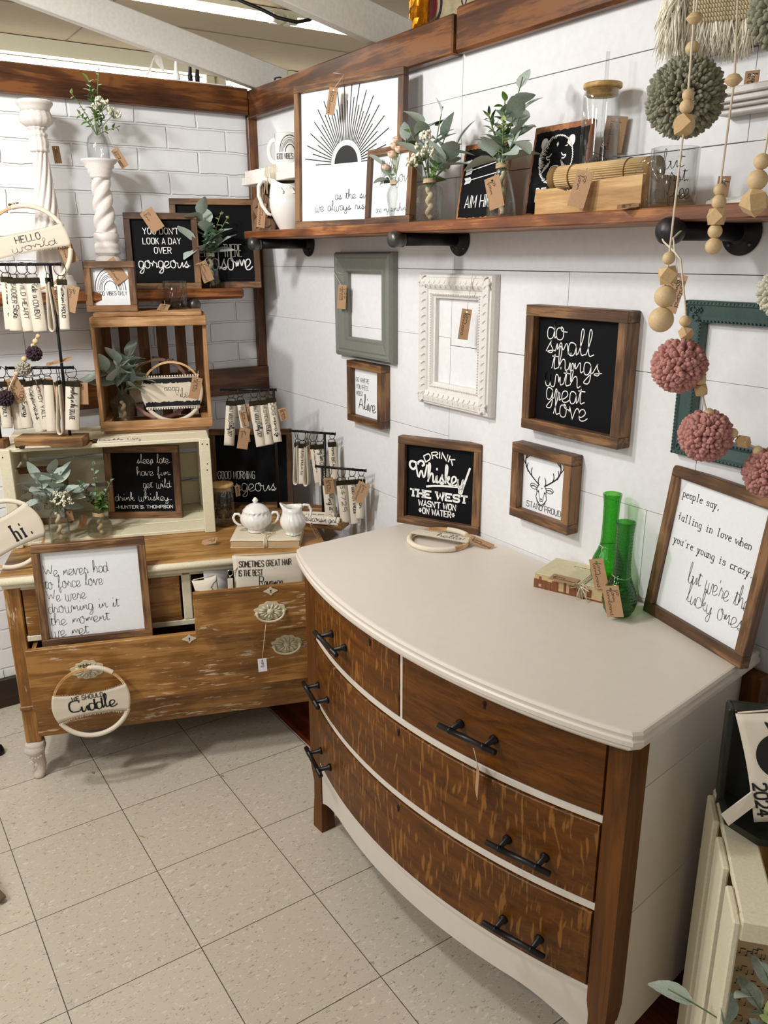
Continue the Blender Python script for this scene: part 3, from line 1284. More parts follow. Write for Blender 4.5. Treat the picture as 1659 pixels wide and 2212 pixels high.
# ------------------------------------------------------------------ crates
def slat_crate(name, label, loc, rot, w, d, h, mats, slat_back=5, st=.012, post=.035, cat='crate', axis_long='x', side_gap=.4, sides=3, mid=3):
    """open-front crate: front is -y; boards on top, bottom, back and both ends"""
    r = thing(name, label, cat, loc, rot)
    X, Y, Z = mats
    # end walls: two uprights with three boards
    for i, x0 in enumerate((0, w - .014)):
        e = MB()
        bw = h / (sides + (sides - 1) * side_gap * .25)
        gap = bw * side_gap * .25
        for k in range(sides):
            z0 = k * (bw + gap)
            e.box((x0, .0, z0), (x0 + .014, d, z0 + bw), 1, .002)
        xi = x0 + .014 if i == 0 else x0 - .02
        e.box((xi, .001, .0), (xi + .02, post, h), 2, .002)
        e.box((xi, d - post, .0), (xi + .02, d - .001, h), 2, .002)
        e.build('end_panel', [X, Y, Z], r)
    t = MB()
    for k in range(mid):
        bw = (d - .004) / (mid + (mid - 1) * .12)
        y0 = .002 + k * bw * 1.12
        t.box((.002, y0, h), (w - .002, y0 + bw, h + st), 0, .0018)
    t.build('top_slat', [X, Y, Z], r)
    b = MB()
    for k in range(mid):
        bw = (d - .004) / (mid + (mid - 1) * .12)
        y0 = .002 + k * bw * 1.12
        b.box((.002, y0, -st), (w - .002, y0 + bw, 0), 0, .0018)
    b.build('bottom_slat', [X, Y, Z], r)
    return r


cream_x = CREAM()
# long cream crate lying on the old dresser
CC_W, CC_D, CC_H = .625, .30, .29
p0 = Vector((.305, -1.045, LZ + .0125))
cyaw = math.radians(71)
crate1 = slat_crate('cream_crate', 'long cream painted crate lying on its side on the distressed dresser, signs and vases inside', p0, (0, 0, cyaw), CC_W, CC_D, CC_H, (cream_x, cream_x, cream_x), mid=3)
b = MB()
for z0, z1 in ((.0, .085), (.10, .19), (.205, CC_H)):
    b.box((.002, CC_D, z0), (CC_W - .002, CC_D + .012, z1), 0, .002)
b.build('back_slat', cream_x, crate1)
b = MB()
for x0 in (.0, CC_W - .034):
    b = MB()
    b.box((x0, -.014, -.012), (x0 + .034, 0, CC_H + .012), 0, .002)
    b.build('front_post', cream_x, crate1)
b = MB()
for x, z in ((CC_W - .024, CC_H - .004), (CC_W - .009, CC_H - .006), (CC_W - .014, CC_H - .09), (.012, CC_H - .01), (CC_W - .012, CC_H - .07)):
    b.lathe([(.0022, 0), (.0022, .0008)], 8, 0, Matrix.Translation((x, -.0138, z)) @ Matrix.Rotation(PI / 2, 4, 'X'))
b.build('nail', IRON(), crate1)
CT = LZ + .0125 + CC_H + .012     # top of the cream crate

nat = lambda a: wood('raw_pine', '#7a5230', '#a97c50', '#c39a6e', a, .6)
natd = lambda a: wood('dark_pine', '#3f2710', '#6a441c', '#80592c', a, .6)
WC_W, WC_D, WC_H = .356, .235, .36
wyaw = math.radians(69.7)
wc0 = Vector((.265, -.725, CT + .0125))
crate2 = thing('pine_crate', 'natural pine crate standing upright with slatted back, on top of the cream crate', 'crate', wc0, (0, 0, wyaw))
for k, z0 in enumerate((0, WC_H - .012)):
    b = MB()
    for j in range(4):
        y0 = .004 + j * .058
        b.box((.012, y0, z0 - .012 if k == 0 else z0 + .012), (WC_W - .012, y0 + .052, z0 if k == 0 else z0 + .024), 0, .0015)
    b.build('bottom_slat' if k == 0 else 'top_slat', [nat('x')], crate2)
for z0 in (0, WC_H - .03):
    b = MB()
    b.box((.0, -.014, z0), (WC_W, 0, z0 + .03), 0, .0015)
    b.build('front_rail', [nat('x')], crate2)
for x0 in (0, WC_W - .012):
    b = MB()
    for j in range(3):
        y0 = .0 + j * .078
        b.box((x0 - .0005, y0, .0), (x0 + .0115, y0 + .07, WC_H), 0, .0015)
    xi = .012 if x0 == 0 else WC_W - .034
    b.box((xi, .001, .0005), (xi + .022, .22, .03), 1, .001)
    b.box((xi, .001, WC_H - .03), (xi + .022, .22, WC_H - .0005), 1, .001)
    b.build('end_panel', [nat('z'), nat('y')], crate2)
b = MB()
for j in range(6):
    x0 = .004 + j * .0625
    b.box((x0, WC_D, .0), (x0 + .036, WC_D + .01, WC_H), 0, .0012)
b.build('back_slat', [natd('z')], crate2)
WT = CT + .0125 + WC_H + .012

# cream crate standing on end beside the white dresser
ca = Vector((2.438, -.436))
cyw = math.radians(42)
crate3 = thing('cream_crate', 'cream slatted crate standing on end beside the right side of the white dresser', 'crate', (ca.x, ca.y, 0), (0, 0, cyw))
# local x = along the open front, y = depth
CW, CD, CH = .255, .332, .60
b = MB()
for j in range(3):
    y0 = j * .118
    b.box((-.012, y0, .0), (0, y0 + .080, CH), 0, .003)
b.build('side_slat', cream_x, crate3)
b = MB()
for j in range(3):
    y0 = j * .118
    b.box((CW, y0, .0), (CW + .012, y0 + .092, CH), 0, .003)
b.build('side_slat', cream_x, crate3)
b = MB()
b.box((.0, .0, CH - .035), (CW, .022, CH + .004), 0, .003)
b.box((.0, CD - .022, CH - .035), (CW, CD, CH + .004), 0, .003)
b.box((.001, .0225, CH - .012), (.055, CD - .0225, CH + .003), 0, .003)
b.box((CW - .055, .0225, CH - .012), (CW - .001, CD - .0225, CH + .003), 0, .003)
b.build('top_frame', cream_x, crate3)
b = MB()
b.box((.0, .0, .0), (CW, .022, .035), 0, .003)
b.box((.0, CD - .022, .0), (CW, CD, .035), 0, .003)
b.box((.001, .022, .012), (CW - .001, CD - .022, .022))
b.build('bottom_frame', cream_x, crate3)
b = MB()
for j in range(3):
    b.box((.002 + j * .086, CD, .0), (.08 + j * .086, CD + .008, CH), 0, .003)
b.build('back_slat', wood('crate_back', '#6d4520', '#976a35', '#ab8350', 'z'), crate3)

# ------------------------------------------------------------------ wall shelves on pipe brackets
SB = 1.632   # shelf top, right wall
SA = 1.447   # shelf top, left wall
s = MB()
s.box((.296, -.2, SB - .024), (2.95, -.004, SB), 0, .0025)
shelfB = tag_(s.build('wall_shelf', shelf_wood('x')), 'long stained plank shelf on black pipe brackets on the shiplap wall', 'shelf')
s = MB()
s.box((.004, -1.9, SA - .036), (.2, -.163, SA), 0, .009)
shelfA = tag_(s.build('wall_shelf', shelf_wood('y')), 'thick rounded stained shelf on the painted brick wall', 'shelf')
steel = plain('pipe_steel', '#5b5a58', .38, metal=.8, noise=.15)


def pipe_bracket(label, base, out, ball=False):
    """floor flange on the wall, pipe, end cap; out = horizontal direction"""
    o = Vector(out)
    r = thing('pipe_bracket', label, 'shelf bracket', base, (0, 0, math.atan2(o.y, o.x) - PI / 2), 'pipe shelf brackets')
    # local +y = out of the wall
    f = MB()
    Q = Matrix.Rotation(-PI / 2, 4, 'X')
    f.lathe([(.04, .0005), (.041, .003), (.039, .006), (.022, .008), (.020, .016), (.0185, .018), (.0001, .018)], 32, 0, Q)
    for k in range(4):
        t = PI / 4 + k * PI / 2
        f.lathe([(.004, 0), (.004, .0016), (.0001, .0016)], 10, 1, Matrix.Translation((.030 * math.cos(t), .0062, .030 * math.sin(t))) @ Q)
    f.build('flange', [IRON(), steel], r)
    p = MB()
    p.tube([(0, .012, 0), (0, .19, 0)], .0155, 20)
    p.build('pipe', IRON(), r)
    c = MB()
    if ball:
        c.lathe([(.018, .186), (.021, .19), (.0235, .2), (.0235, .207), (.021, .218), (.014, .225), (.0001, .228)], 24, 0, Q)
    else:
        c.lathe([(.0185, .183), (.019, .187), (.0175, .188), (.0175, .192), (.0205, .194), (.0205, .212), (.018, .219), (.010, .223), (.0001, .2245)], 24, 0, Q)
    c.build('end_cap', plain('cap_iron', '#3a393a', .4, metal=.6, noise=.2) if ball else steel, r)
    return r


ZP = SB - .024 - .0157
pipe_bracket('black pipe bracket under the left end of the long shelf', (.38, -.0005, ZP), (0, -1, 0))
pipe_bracket('black pipe bracket under the long shelf, above the ornate white frame', (1.195, -.0005, ZP), (0, -1, 0))
pipe_bracket('black pipe bracket with round cap holding the pink pom pom garland', (2.012, -.0005, ZP), (0, -1, 0), True)
pipe_bracket('pipe bracket under the left wall shelf, behind the glass mug', (.0005, -.355, SA - .036 - .0157), (1, 0, 0))

# small white ledge in the corner with the rainbow mug
s = MB()
s.box((.25, -.165, 1.803), (.64, -.005, 1.823), 0, .002)
s.box((.238, -.172, 1.778), (.64, -.005, 1.803), 0, .002)
s.box((.262, -.13, 1.74), (.33, -.005, 1.778), 0, .002)
s_ = s.build('white_ledge', plain('chippy_white', '#e6e0d6', .6, noise=.1, scale=40, bmp=.3))
tag_(s_, 'small chippy white ledge in the corner above the pitcher, twine wrapped round', 'shelf')
t = MB()
for k in range(6):
    x = .455 + k * .0075
    t.tube([(x, -.1735, 1.8245), (x + .001, -.1745, 1.80), (x - .001, -.1740, 1.777)], .0012, 5)
t.tube([(.43, -.176, 1.825), (.424, -.178, 1.80), (.432, -.178, 1.785), (.437, -.178, 1.805), (.44, -.177, 1.825)], .0013, 5)
for k, x in enumerate((.432, .446)):
    t.tube([(x, -.177, 1.82), (x - .004, -.18, 1.76), (x - .012 + .01 * k, -.181, 1.742)], .0013, 5)
t.build('twine', CORD(), s_)

# white moulded ledges high on the right
lw = plain('ledge_white', '#dcd8d2', .5, noise=.05, scale=20)
for (x0, z0, lab) in ((1.955, 1.79, 'white moulded ledge on the shiplap wall, upper right behind the grey pom pom'),
                      ):
    b = MB()
    for k, (dy, dz, hh) in enumerate(((.066, .026, .012), (.058, .016, .010), (.047, .009, .007), (.036, .0, .009))):
        b.box((x0, -dy, z0 + dz), (2.9, 0, z0 + dz + hh), 0, .002)
    tag_(b.build('white_ledge', lw), lab, 'shelf')
b = MB()
for k in range(5):
    b.tube([(2.0, -.05 - .011 * k, SB + .0065 + .004 * (k % 2)), (2.6, -.05 - .011 * k, SB + .0065 + .004 * (k % 2))], .0064, 8)
tag_(b.build('moulding_strip', lw), 'white reeded moulding lying on the long shelf behind the coffee mug', 'moulding')

# ------------------------------------------------------------------ foliage
def leaf_mat(name, col, rough=.55):
    return plain(name, col, rough, noise=.16, scale=55)


LAMB = leaf_mat('lambs_ear_leaf', '#a9b6ab', .8)
EUC = leaf_mat('eucalyptus_leaf', '#7f9b80', .6)
GREEN = leaf_mat('green_leaf', '#5c7c35', .5)
DARK = leaf_mat('boxwood_leaf', '#2f4a2c', .5)
LIME = leaf_mat('lime_leaf', '#a9bb74', .55)
STEM = leaf_mat('stem_green', '#6d7f4e', .6)
FLW = plain('tiny_white_flower', '#e8e4cf', .7, noise=.08)
TWINE = plain('jute_twine', '#c8b18a', .85, noise=.15, scale=200)


def rot_to(d, roll=0):
    d = Vector(d).normalized()
    q = d.to_track_quat('X', 'Z')
    return q.to_matrix().to_4x4() @ Matrix.Rotation(roll, 4, 'X')


def greens(parent, base, spec, seed):
    """bunch of sprigs. spec: list of (kind, dx, dy, height, n, size)"""
    rn = random.Random(seed)
    stems = MB()
    parts = {}
    for (kind, dx, dy, hgt, n, size) in spec:
        b0 = Vector(base)
        tip = b0 + Vector((dx, dy, hgt))
        mid = b0 + Vector((dx * .35, dy * .35, hgt * .55))
        pth = []
        for i in range(9):
            t = i / 8
            pth.append((b0 * (1 - t) ** 2) + (mid * 2 * t * (1 - t)) + tip * t * t)
        stems.tube(pth, .0013, 5)
        mb = parts.setdefault(kind, MB())

        def at(t):
            f = t * 8
            i = min(7, int(f))
            return pth[i].lerp(pth[i + 1], f - i), (pth[i + 1] - pth[i]).normalized()
        if kind in ('lamb', 'euc', 'green', 'dark', 'lime'):
            for k in range(n):
                t = .28 + .72 * (k + .3) / n
                p, d = at(min(1, t))
                ang = k * 2.4 + rn.random() * .8
                side = d.orthogonal().normalized()
                side = Matrix.Rotation(ang, 3, d) @ side
                up = {'lamb': .75, 'euc': .55, 'green': .5, 'dark': .9, 'lime': .4}[kind]
                dirv = (side + d * up * (1 if k < n - 1 else 3) + Vector((0, 0, .1))).normalized()
                sz = size * (1.15 if kind == 'lamb' else 1.05) * (1 - .3 * t) * rn.uniform(.85, 1.2)
                Wd = {'lamb': .66, 'euc': .8, 'green': .62, 'dark': .3, 'lime': .8}[kind]
                M = Matrix.Translation(p) @ rot_to(dirv, rn.uniform(-.6, .6))
                mb.leaf(M, sz, sz * Wd, rn.uniform(.05, .4), .12, 0, 5, .7 if kind in ('euc', 'lime') else .8)
        elif kind == 'flower':
            for k in range(n):
                a = rn.random() * 2 * PI
                e = math.acos(1 - rn.random() * 1.3)
                d = Vector((math.sin(e) * math.cos(a), math.sin(e) * math.sin(a), math.cos(e)))
                c = tip + d * size * rn.uniform(.65, 1.05)
                stems.tube([tip - Vector((0, 0, size * .5)), c], .0006, 4)
                for q in range(4):
                    v = Vector((rn.uniform(-1, 1), rn.uniform(-1, 1), rn.uniform(-1, 1))) * .0042
                    mb.ball(c + v, rn.uniform(.0022, .0036), 5)
        elif kind == 'rose':
            c = tip
            mb.lathe([(.0005, -.5), (.42, -.4), (.66, -.1), (.68, .15), (.55, .42), (.34, .58), (.30, .5), (.22, .62), (.16, .5), (.0005, .56)], 24, 0, Matrix.Translation(c) @ Matrix.Scale(size, 4), mod=lambda r_, z_, t_: (r_ * (1 + .07 * math.sin(3 * t_ + 5 * z_) + .04 * math.sin(7 * t_ - 6 * z_)), z_, t_))
            for k in range(5):
                a = k * 1.257
                e = .9
                d = Vector((math.cos(a) * math.sin(e), math.sin(a) * math.sin(e), math.cos(e)))
                M = Matrix.Translation(c - Vector((0, 0, size * .5)) + Vector((d.x, d.y, 0)) * size * .35) @ rot_to((d.x * .55, d.y * .55, 1), 0)
                mb.leaf(M, size * 1.15, size * 1.0, .25, .22, 0, 6, .6)
    nm = {'lamb': ('leaf_sprig', LAMB), 'euc': ('leaf_sprig', EUC), 'green': ('leaf_sprig', GREEN), 'dark': ('leaf_sprig', DARK), 'lime': ('leaf_sprig', LIME),
          'flower': ('white_flower_cluster', FLW), 'rose': ('rosebud', plain('peach_petal', '#e9c6ad', .65, noise=.12, scale=90))}
    stems.build('stem', STEM, parent)
    for kk, mb in parts.items():
        o = mb.build(nm[kk][0], nm[kk][1], parent, fix=False)


def bottle(parent, prof, mat, n=32, mod=None, wall=.0022, name='bottle'):
    """closed glass wall from an outer profile"""
    inner = [(max(.0005, r - wall), z + (wall * 1.6 if i == 0 else 0)) for i, (r, z) in enumerate(prof)]
    b = MB()
    pr = [(.0005, prof[0][1])] + list(prof) + inner[::-1]
    pr[-1] = (inner[0][0], prof[0][1] + wall * 2)
    pr.append((.0005, prof[0][1] + wall * 2))
    b.lathe(pr, n, 0, mod=mod)
    return b.build(name, mat, parent)


def twine_band(parent, z, r, turns=4):
    b = MB()
    pts = []
    for i in range(turns * 14):
        t = 2 * PI * i / 14
        pts.append((math.cos(t) * (r + .0012), math.sin(t) * (r + .0012), z + .0024 * i / 14))
    b.tube(pts, .0013, 5)
    return b.build('twine', TWINE, parent)


ROPEM = plain('inner_rope', '#cbbd9f', .85, noise=.15, scale=120)


def inner_twist(parent, h, r=.006):
    b = MB()
    pts = [(math.cos(i * .7) * .004, math.sin(i * .7) * .004, .008 + (h - .01) * i / 24) for i in range(25)]
    b.tube(pts, r, 8)
    b.build('stem_wrap', ROPEM, parent)


V = 'bud vase'
vr = lambda lab, loc, rz=0: thing('bud_vase', lab, V, loc, (0, 0, rz), 'glass bud vases with faux greens')

# pink buds on the long shelf
r = vr('faceted glass bud vase with peach rosebuds on the long shelf', (1.119, -.152, SB))
bottle(r, [(.014, 0), (.0155, .002), (.024, .055), (.0255, .068), (.022, .084), (.0135, .092), (.0125, .104), (.0145, .107), (.0145, .111)], glass('cut_glass', (.97, .98, .97, 1), .03, .5, 130), 24)
inner_twist(r, .09)
twine_band(r, .093, .0135)
greens(r, (0, 0, .06), [('lamb', -.05, -.01, .09, 5, .05), ('lamb', .02, .02, .15, 5, .05), ('rose', .0, -.012, .103, 1, .017), ('rose', .026, -.01, .113, 1, .015), ('rose', .012, -.014, .122, 1, .0145), ('rose', .03, -.02, .133, 1, .014), ('rose', -.018, -.02, .075, 1, .014), ('green', .01, .0, .1, 5, .022)], 1)

r = vr('square diamond-cut glass vase with white flowers and big grey leaves on the long shelf', (1.255, -.147, SB), .6)


def sq(rr, z, t):
    k = .85 / max(abs(math.cos(t)), abs(math.sin(t)))
    w_ = min(1.12, max(k, .96))
    return (rr * w_ if z < .083 else rr, z, t)


bottle(r, [(.030, 0), (.032, .003), (.032, .072), (.028, .081), (.014, .086), (.013, .094), (.0165, .098), (.0165, .103)], glass('diamond_glass', (.97, .98, .97, 1), .03, .7, 70), 32, sq)
inner_twist(r, .08, .007)
twine_band(r, .088, .0142)
greens(r, (0, 0, .07), [('lamb', .07, .0, .10, 7, .075), ('lamb', -.03, .02, .16, 7, .072), ('lamb', .03, .03, .13, 5, .07), ('green', -.05, -.01, .14, 7, .035), ('green', .03, -.02, .06, 8, .03), ('lamb', .02, .03, .19, 5, .05),
                       ('flower', -.005, -.03, .08, 26, .028), ('flower', .0, -.03, .115, 16, .016), ('flower', -.035, -.03, .062, 10, .014)], 2)

r = vr('tall conical glass vase with mixed eucalyptus on the long shelf', (1.519, -.150, SB))
bottle(r, [(.031, 0), (.0325, .003), (.031, .03), (.021, .072), (.0125, .098), (.0115, .112), (.0145, .126), (.0150, .128)], glass('ripple_glass', (.97, .98, .97, 1), .03, .6, 75), 28)
inner_twist(r, .115)
twine_band(r, .1, .0128)
greens(r, (0, 0, .09), [('lamb', .06, -.02, .07, 6, .07), ('lamb', -.03, -.02, .05, 4, .06), ('lamb', .04, .02, .13, 6, .06), ('dark', -.04, -.01, .12, 22, .032), ('dark', -.05, -.01, .07, 18, .03), ('euc', .02, -.02, .12, 16, .026), ('lime', .03, -.03, .1, 12, .018), ('lime', -.02, -.03, .12, 8, .018), ('green', .0, .0, .15, 8, .034), ('lamb', .03, .02, .185, 4, .055)], 3)

# left-hand wall shelf
r = vr('ribbed glass bottle vase with eucalyptus and grey leaves on the left wall shelf', (.135, -.258, SA))
rib = lambda rr, z, t: (rr * (1 + .035 * math.cos(14 * t)) if .004 < z < .08 else rr, z, t)
bottle(r, [(.030, 0), (.0315, .003), (.0315, .072), (.026, .088), (.0135, .104), (.0125, .112), (.015, .115), (.015, .12)], glass('clear_glass2', (.97, .98, .97, 1), .02), 56, rib)
inner_twist(r, .1)
twine_band(r, .106, .0135, 5)
greens(r, (0, 0, .1), [('lamb', .01, -.07, .05, 5, .085), ('lamb', .01, -.03, .15, 6, .085), ('lamb', .01, .05, .06, 4, .075), ('euc', .03, .0, .11, 26, .026), ('euc', .02, .03, .09, 22, .024), ('euc', .02, -.02, .08, 22, .024), ('lime', .02, .07, .14, 7, .017), ('lime', .02, .045, .155, 6, .017), ('euc', .03, -.01, .04, 16, .022)], 4)

# inside the pine crate
r = vr('hexagonal textured glass vase with broad grey-green leaves inside the pine crate', (.205, -.63, CT + .0125), .3)


def hexa(rr, z, t):
    if z > .095:
        return (rr, z, t)
    a = (t % (PI / 3)) - PI / 6
    return (rr * .93 / math.cos(a), z, t)


bottle(r, [(.026, 0), (.028, .003), (.037, .07), (.038, .08), (.027, .098), (.017, .104), (.0185, .112), (.0215, .118), (.0215, .121)], glass('hammered_glass', (.95, .95, .92, 1), .05, .8, 110), 48, hexa)
inner_twist(r, .08)
greens(r, (0, 0, .1), [('lamb', .0, -.06, .09, 6, .095), ('lamb', .02, .03, .13, 7, .09), ('lamb', .04, .03, .05, 5, .085), ('lamb', .03, -.02, .12, 5, .08), ('green', .01, .09, .085, 14, .022), ('green', .0, .06, .05, 8, .022)], 5)

# inside the long cream crate
r = vr('ribbed glass vase with white flower cluster and grey leaves inside the cream crate', (.365, -.912, LZ + .0125))
bottle(r, [(.029, 0), (.0305, .003), (.0305, .078), (.024, .093), (.0135, .104), (.0125, .112), (.0145, .115), (.0145, .119)], glass('clear_glass2'), 56, rib)
inner_twist(r, .1)
greens(r, (0, 0, .09), [('lamb', -.02, -.05, .12, 6, .075), ('lamb', .0, .0, .14, 6, .075), ('lamb', .0, .06, .06, 5, .07), ('lamb', -.02, -.05, .06, 5, .065), ('lamb', -.02, .03, .13, 4, .06), ('green', .0, .01, .13, 6, .026), ('flower', .035, .01, .05, 44, .034)], 6)
r = vr('squat round glass vase with young eucalyptus inside the cream crate', (.375, -.79, LZ + .0125))
bottle(r, [(.032, 0), (.0385, .004), (.0400, .022), (.035, .043), (.022, .06), (.0155, .072), (.015, .082), (.017, .086), (.017, .089)], glass('hammered_glass'), 32)
inner_twist(r, .07)
twine_band(r, .066, .0165, 5)
greens(r, (0, 0, .07), [('euc', -.01, -.05, .12, 16, .02), ('euc', .0, .0, .17, 12, .018), ('euc', .01, .05, .11, 12, .02), ('dark', -.01, -.03, .08, 18, .024), ('green', .02, .0, .07, 14, .026), ('green', .02, .02, .05, 12, .024), ('dark', .0, .03, .07, 14, .022)], 7)

# ------------------------------------------------------------------ candlesticks
chalk = plain('chalk_candlestick', '#ddd6cf', .6, noise=.1, scale=90, bmp=.15)


def sweep_twist(mb, z0, z1, r0, r1, lobes, depth, turns, n=48, m=60, ent=0):
    vs, fs = [], []
    for i in range(m + 1):
        t = i / m
        z = z0 + (z1 - z0) * t
        r = r0 + (r1 - r0) * t + ent * math.sin(PI * t)
        for k in range(n):
            a = 2 * PI * k / n
            rr = r * (1 - depth * (.5 + .5 * math.cos(lobes * (a - turns * 2 * PI * t))) ** 2)
            vs.append((rr * math.cos(a), rr * math.sin(a), z))
    for i in range(m):
        for k in range(n):
            k2 = (k + 1) % n
            fs.append((i * n + k, i * n + k2, (i + 1) * n + k2, (i + 1) * n + k))
    mb.add(vs, fs, 0, True)


r = thing('candlestick', 'tall white candlestick with bulbous fluted cup and twisted reeds, on the left wall shelf', 'candlestick', (.105, -.778, SA))
b = MB()
b.lathe([(.070, 0), (.071, .012), (.066, .016), (.064, .03), (.058, .034), (.056, .045), (.052, .05)], 36)
sweep_twist(b, .05, .13, .050, .046, 12, .10, 0)
b.lathe([(.047, .13), (.051, .136), (.051, .145), (.045, .15)], 36)
b.build('base', chalk, r)
b = MB()
sweep_twist(b, .15, .415, .043, .022, 10, .22, .35, 60, 60)
b.build('stem', chalk, r)
b = MB()
fl8 = lambda rr, z, t: (rr * (1 + .05 * math.cos(12 * t)), z, t)
b.lathe([(.023, .412), (.028, .415), (.0285, .42), (.026, .424), (.029, .436), (.0275, .448), (.024, .456), (.028, .459), (.028, .464), (.021, .467), (.021, .475), (.028, .478), (.028, .482)], 48, mod=fl8)
b.lathe([(.02, .481), (.034, .485), (.046, .494), (.0485, .504), (.046, .515), (.041, .526)], 48, mod=lambda rr, z, t: (rr * (1 + .03 * math.cos(14 * t)), z, t))
b.lathe([(.041, .524), (.043, .534), (.050, .543), (.053, .547), (.053, .552), (.049, .556), (.043, .555), (.039, .545), (.0001, .54)], 40)
b.build('cup', chalk, r)

r = thing('candlestick', 'shorter white barley-twist candlestick holding a glass bottle of greenery, on the left wall shelf', 'candlestick', (.10, -.600, SA))
b = MB()
b.lathe([(.055, 0), (.056, .016), (.050, .02), (.044, .034), (.041, .05), (.036, .056), (.042, .07), (.043, .09), (.037, .104), (.03, .11), (.041, .115), (.042, .122), (.038, .128), (.041, .134), (.040, .145), (.034, .15), (.0395, .156), (.040, .175), (.034, .182)], 36)
b.build('base', chalk, r)
b = MB()
sweep_twist(b, .182, .35, .036, .030, 3, .27, 1.1, 60, 70)
b.build('stem', chalk, r)
b = MB()
b.lathe([(.029, .345), (.034, .352), (.032, .358), (.040, .366), (.037, .372), (.046, .381), (.044, .386), (.055, .395), (.056, .402), (.0001, .402)], 40)
b.build('top_plate', chalk, r)
r = vr('clear glass bottle with greenery and white blossom standing on the barley-twist candlestick', (.10, -.598, SA + .4025))
bottle(r, [(.033, 0), (.035, .004), (.0345, .045), (.028, .066), (.0145, .078), (.0135, .09), (.0155, .093), (.0155, .096)], CLEAR(), 32)
greens(r, (0, 0, .07), [('green', .0, -.01, .16, 18, .03), ('green', .0, .0, .13, 12, .026), ('lime', -.01, .03, .2, 9, .018), ('lime', .0, -.07, .12, 9, .017), ('green', .0, -.05, .06, 10, .022), ('dark', .0, .03, .06, 14, .02), ('flower', .03, .012, .08, 36, .028), ('flower', .03, .05, .06, 18, .022), ('green', .02, .07, .03, 8, .018)], 9)

# ------------------------------------------------------------------ signs
g_fr = 'framed word signs'


def deer(mb, mp):
    w, h = .202, .191
    P = lambda pts: [(u * w, v * h) for u, v in pts]
    # antlers: main beam with tines, mirrored
    for sx in (-1, 1):
        X = lambda u: .455 + sx * u
        main = chaikin(P([(X(.045), .50), (X(.14), .56), (X(.27), .66), (X(.31), .78), (X(.26), .88)]), 2)
        stroke_mesh(mb, [main], .0016, mp)
        for q in ([(X(.17), .58), (X(.20), .64), (X(.18), .70)], [(X(.25), .635), (X(.275), .69), (X(.255), .75)], [(X(.30), .73), (X(.345), .79), (X(.34), .85)], [(X(.30), .80), (X(.24), .84), (X(.22), .89)], [(X(.06), .51), (X(.065), .57), (X(.045), .61)]):
            stroke_mesh(mb, [chaikin(P(q), 2)], .0011, mp)
        ear = chaikin(P([(X(.06), .475), (X(.16), .505), (X(.21), .46), (X(.15), .42), (X(.075), .435)]), 2)
        stroke_mesh(mb, [ear], .0008, mp)
        stroke_mesh(mb, [chaikin(P([(X(.09), .455), (X(.14), .47), (X(.18), .455)]), 1)], .0012, mp)
        face = chaikin(P([(X(.055), .495), (X(.085), .45), (X(.075), .38), (X(.095), .34), (X(.075), .30), (X(.05), .27), (X(.0), .225)]), 2)
        stroke_mesh(mb, [face], .0009, mp)
        stroke_mesh(mb, [chaikin(P([(X(.06), .43), (X(.035), .36), (X(.03), .30), (X(.0), .285)]), 2)], .0006, mp)
        poly_fill(mb, P([(X(.05), .425), (X(.075), .41), (X(.04), .395)]), mp)
        for k in range(4):
            stroke_mesh(mb, [P([(X(.075 - k * .012), .30 - k * .02), (X(.07 - k * .014), .265 - k * .018)])], .0005, mp)
    poly_fill(mb, P([(.435, .325), (.475, .325), (.455, .30)]), mp)
    stroke_mesh(mb, [P([(.43, .285), (.455, .29), (.48, .285)])], .0006, mp)
    stroke_mesh(mb, [P([(.44, .47), (.455, .455), (.47, .47)])], .0006, mp)


F = framed_sign
F('square black sign in walnut frame reading do small things with great love', (1.496, -.04, 1.150), 0, 0, .304, .293, .025, .038, 'black', [
    ('do', 'script', .18, .385, .755, .019, .0022), ('small', 'script', .175, .66, .645, .021, .0022), ('things', 'script', .245, .745, .515, .02, .0022),
    ('with', 'script', .185, .55, .395, .02, .0022), ('great', 'script', .205, .60, .275, .02, .0022), ('love', 'script', .29, .64, .155, .02, .0022)], g_fr)


def whiskey_art(mb, mp):
    w, h = .254, .255
    P = lambda pts: [(u * w, v * h) for u, v in pts]
    stroke_mesh(mb, [chaikin(P([(.23, .70), (.14, .73), (.115, .67), (.17, .62), (.20, .66)]), 2)], .0032, mp)
    stroke_mesh(mb, [chaikin(P([(.21, .70), (.27, .75), (.31, .70), (.28, .68)]), 2)], .0030, mp)
    stroke_mesh(mb, [chaikin(P([(.85, .715), (.80, .56), (.755, .42), (.72, .50)]), 1)], .003, mp)
    stroke_mesh(mb, [chaikin(P([(.34, .452), (.45, .475), (.72, .495)]), 1)], .0028, mp)


F('black framed sign reading drink whiskey, standing on the white dresser', (1.092, -.130, DZ), 27.9, 1.5, .254, .255, .022, .03, 'black', [
    ('DRINK', 'caps', .32, .645, .79, .017, .0034, dict(arc=.016)), ('Whiskey', 'script', .20, .79, .515, .020, .0050),
    ('THE WEST', 'slab', .14, .83, .325, .019, .0058), ("WASN'T WON", 'caps', .245, .70, .222, .0165, .0032), ('*ON WATER*', 'caps', .25, .69, .135, .0165, .0032)], g_fr, art=whiskey_art)
F('small white sign with a black stag head over stand proud, hung on the shiplap', (1.466, -.038, .916), 0, 0, .203, .192, .024, .037, 'white', [
    ('STAND PROUD', 'caps', .21, .79, .165, .0145, .0014)], g_fr, art=deer)
F('small white framed sign reading go where you feel most alive', (.670, -.036, 1.037), 0, 0, .200, .196, .022, .035, 'white', [
    ('GO WHERE', 'caps', .14, .53, .66, .0135, .0012), ('YOU FEEL', 'caps', .15, .52, .545, .0135, .0012), ('MOST', 'caps', .15, .35, .435, .0135, .0012), ('Alive', 'script', .22, .72, .225, .018, .0024)], g_fr)


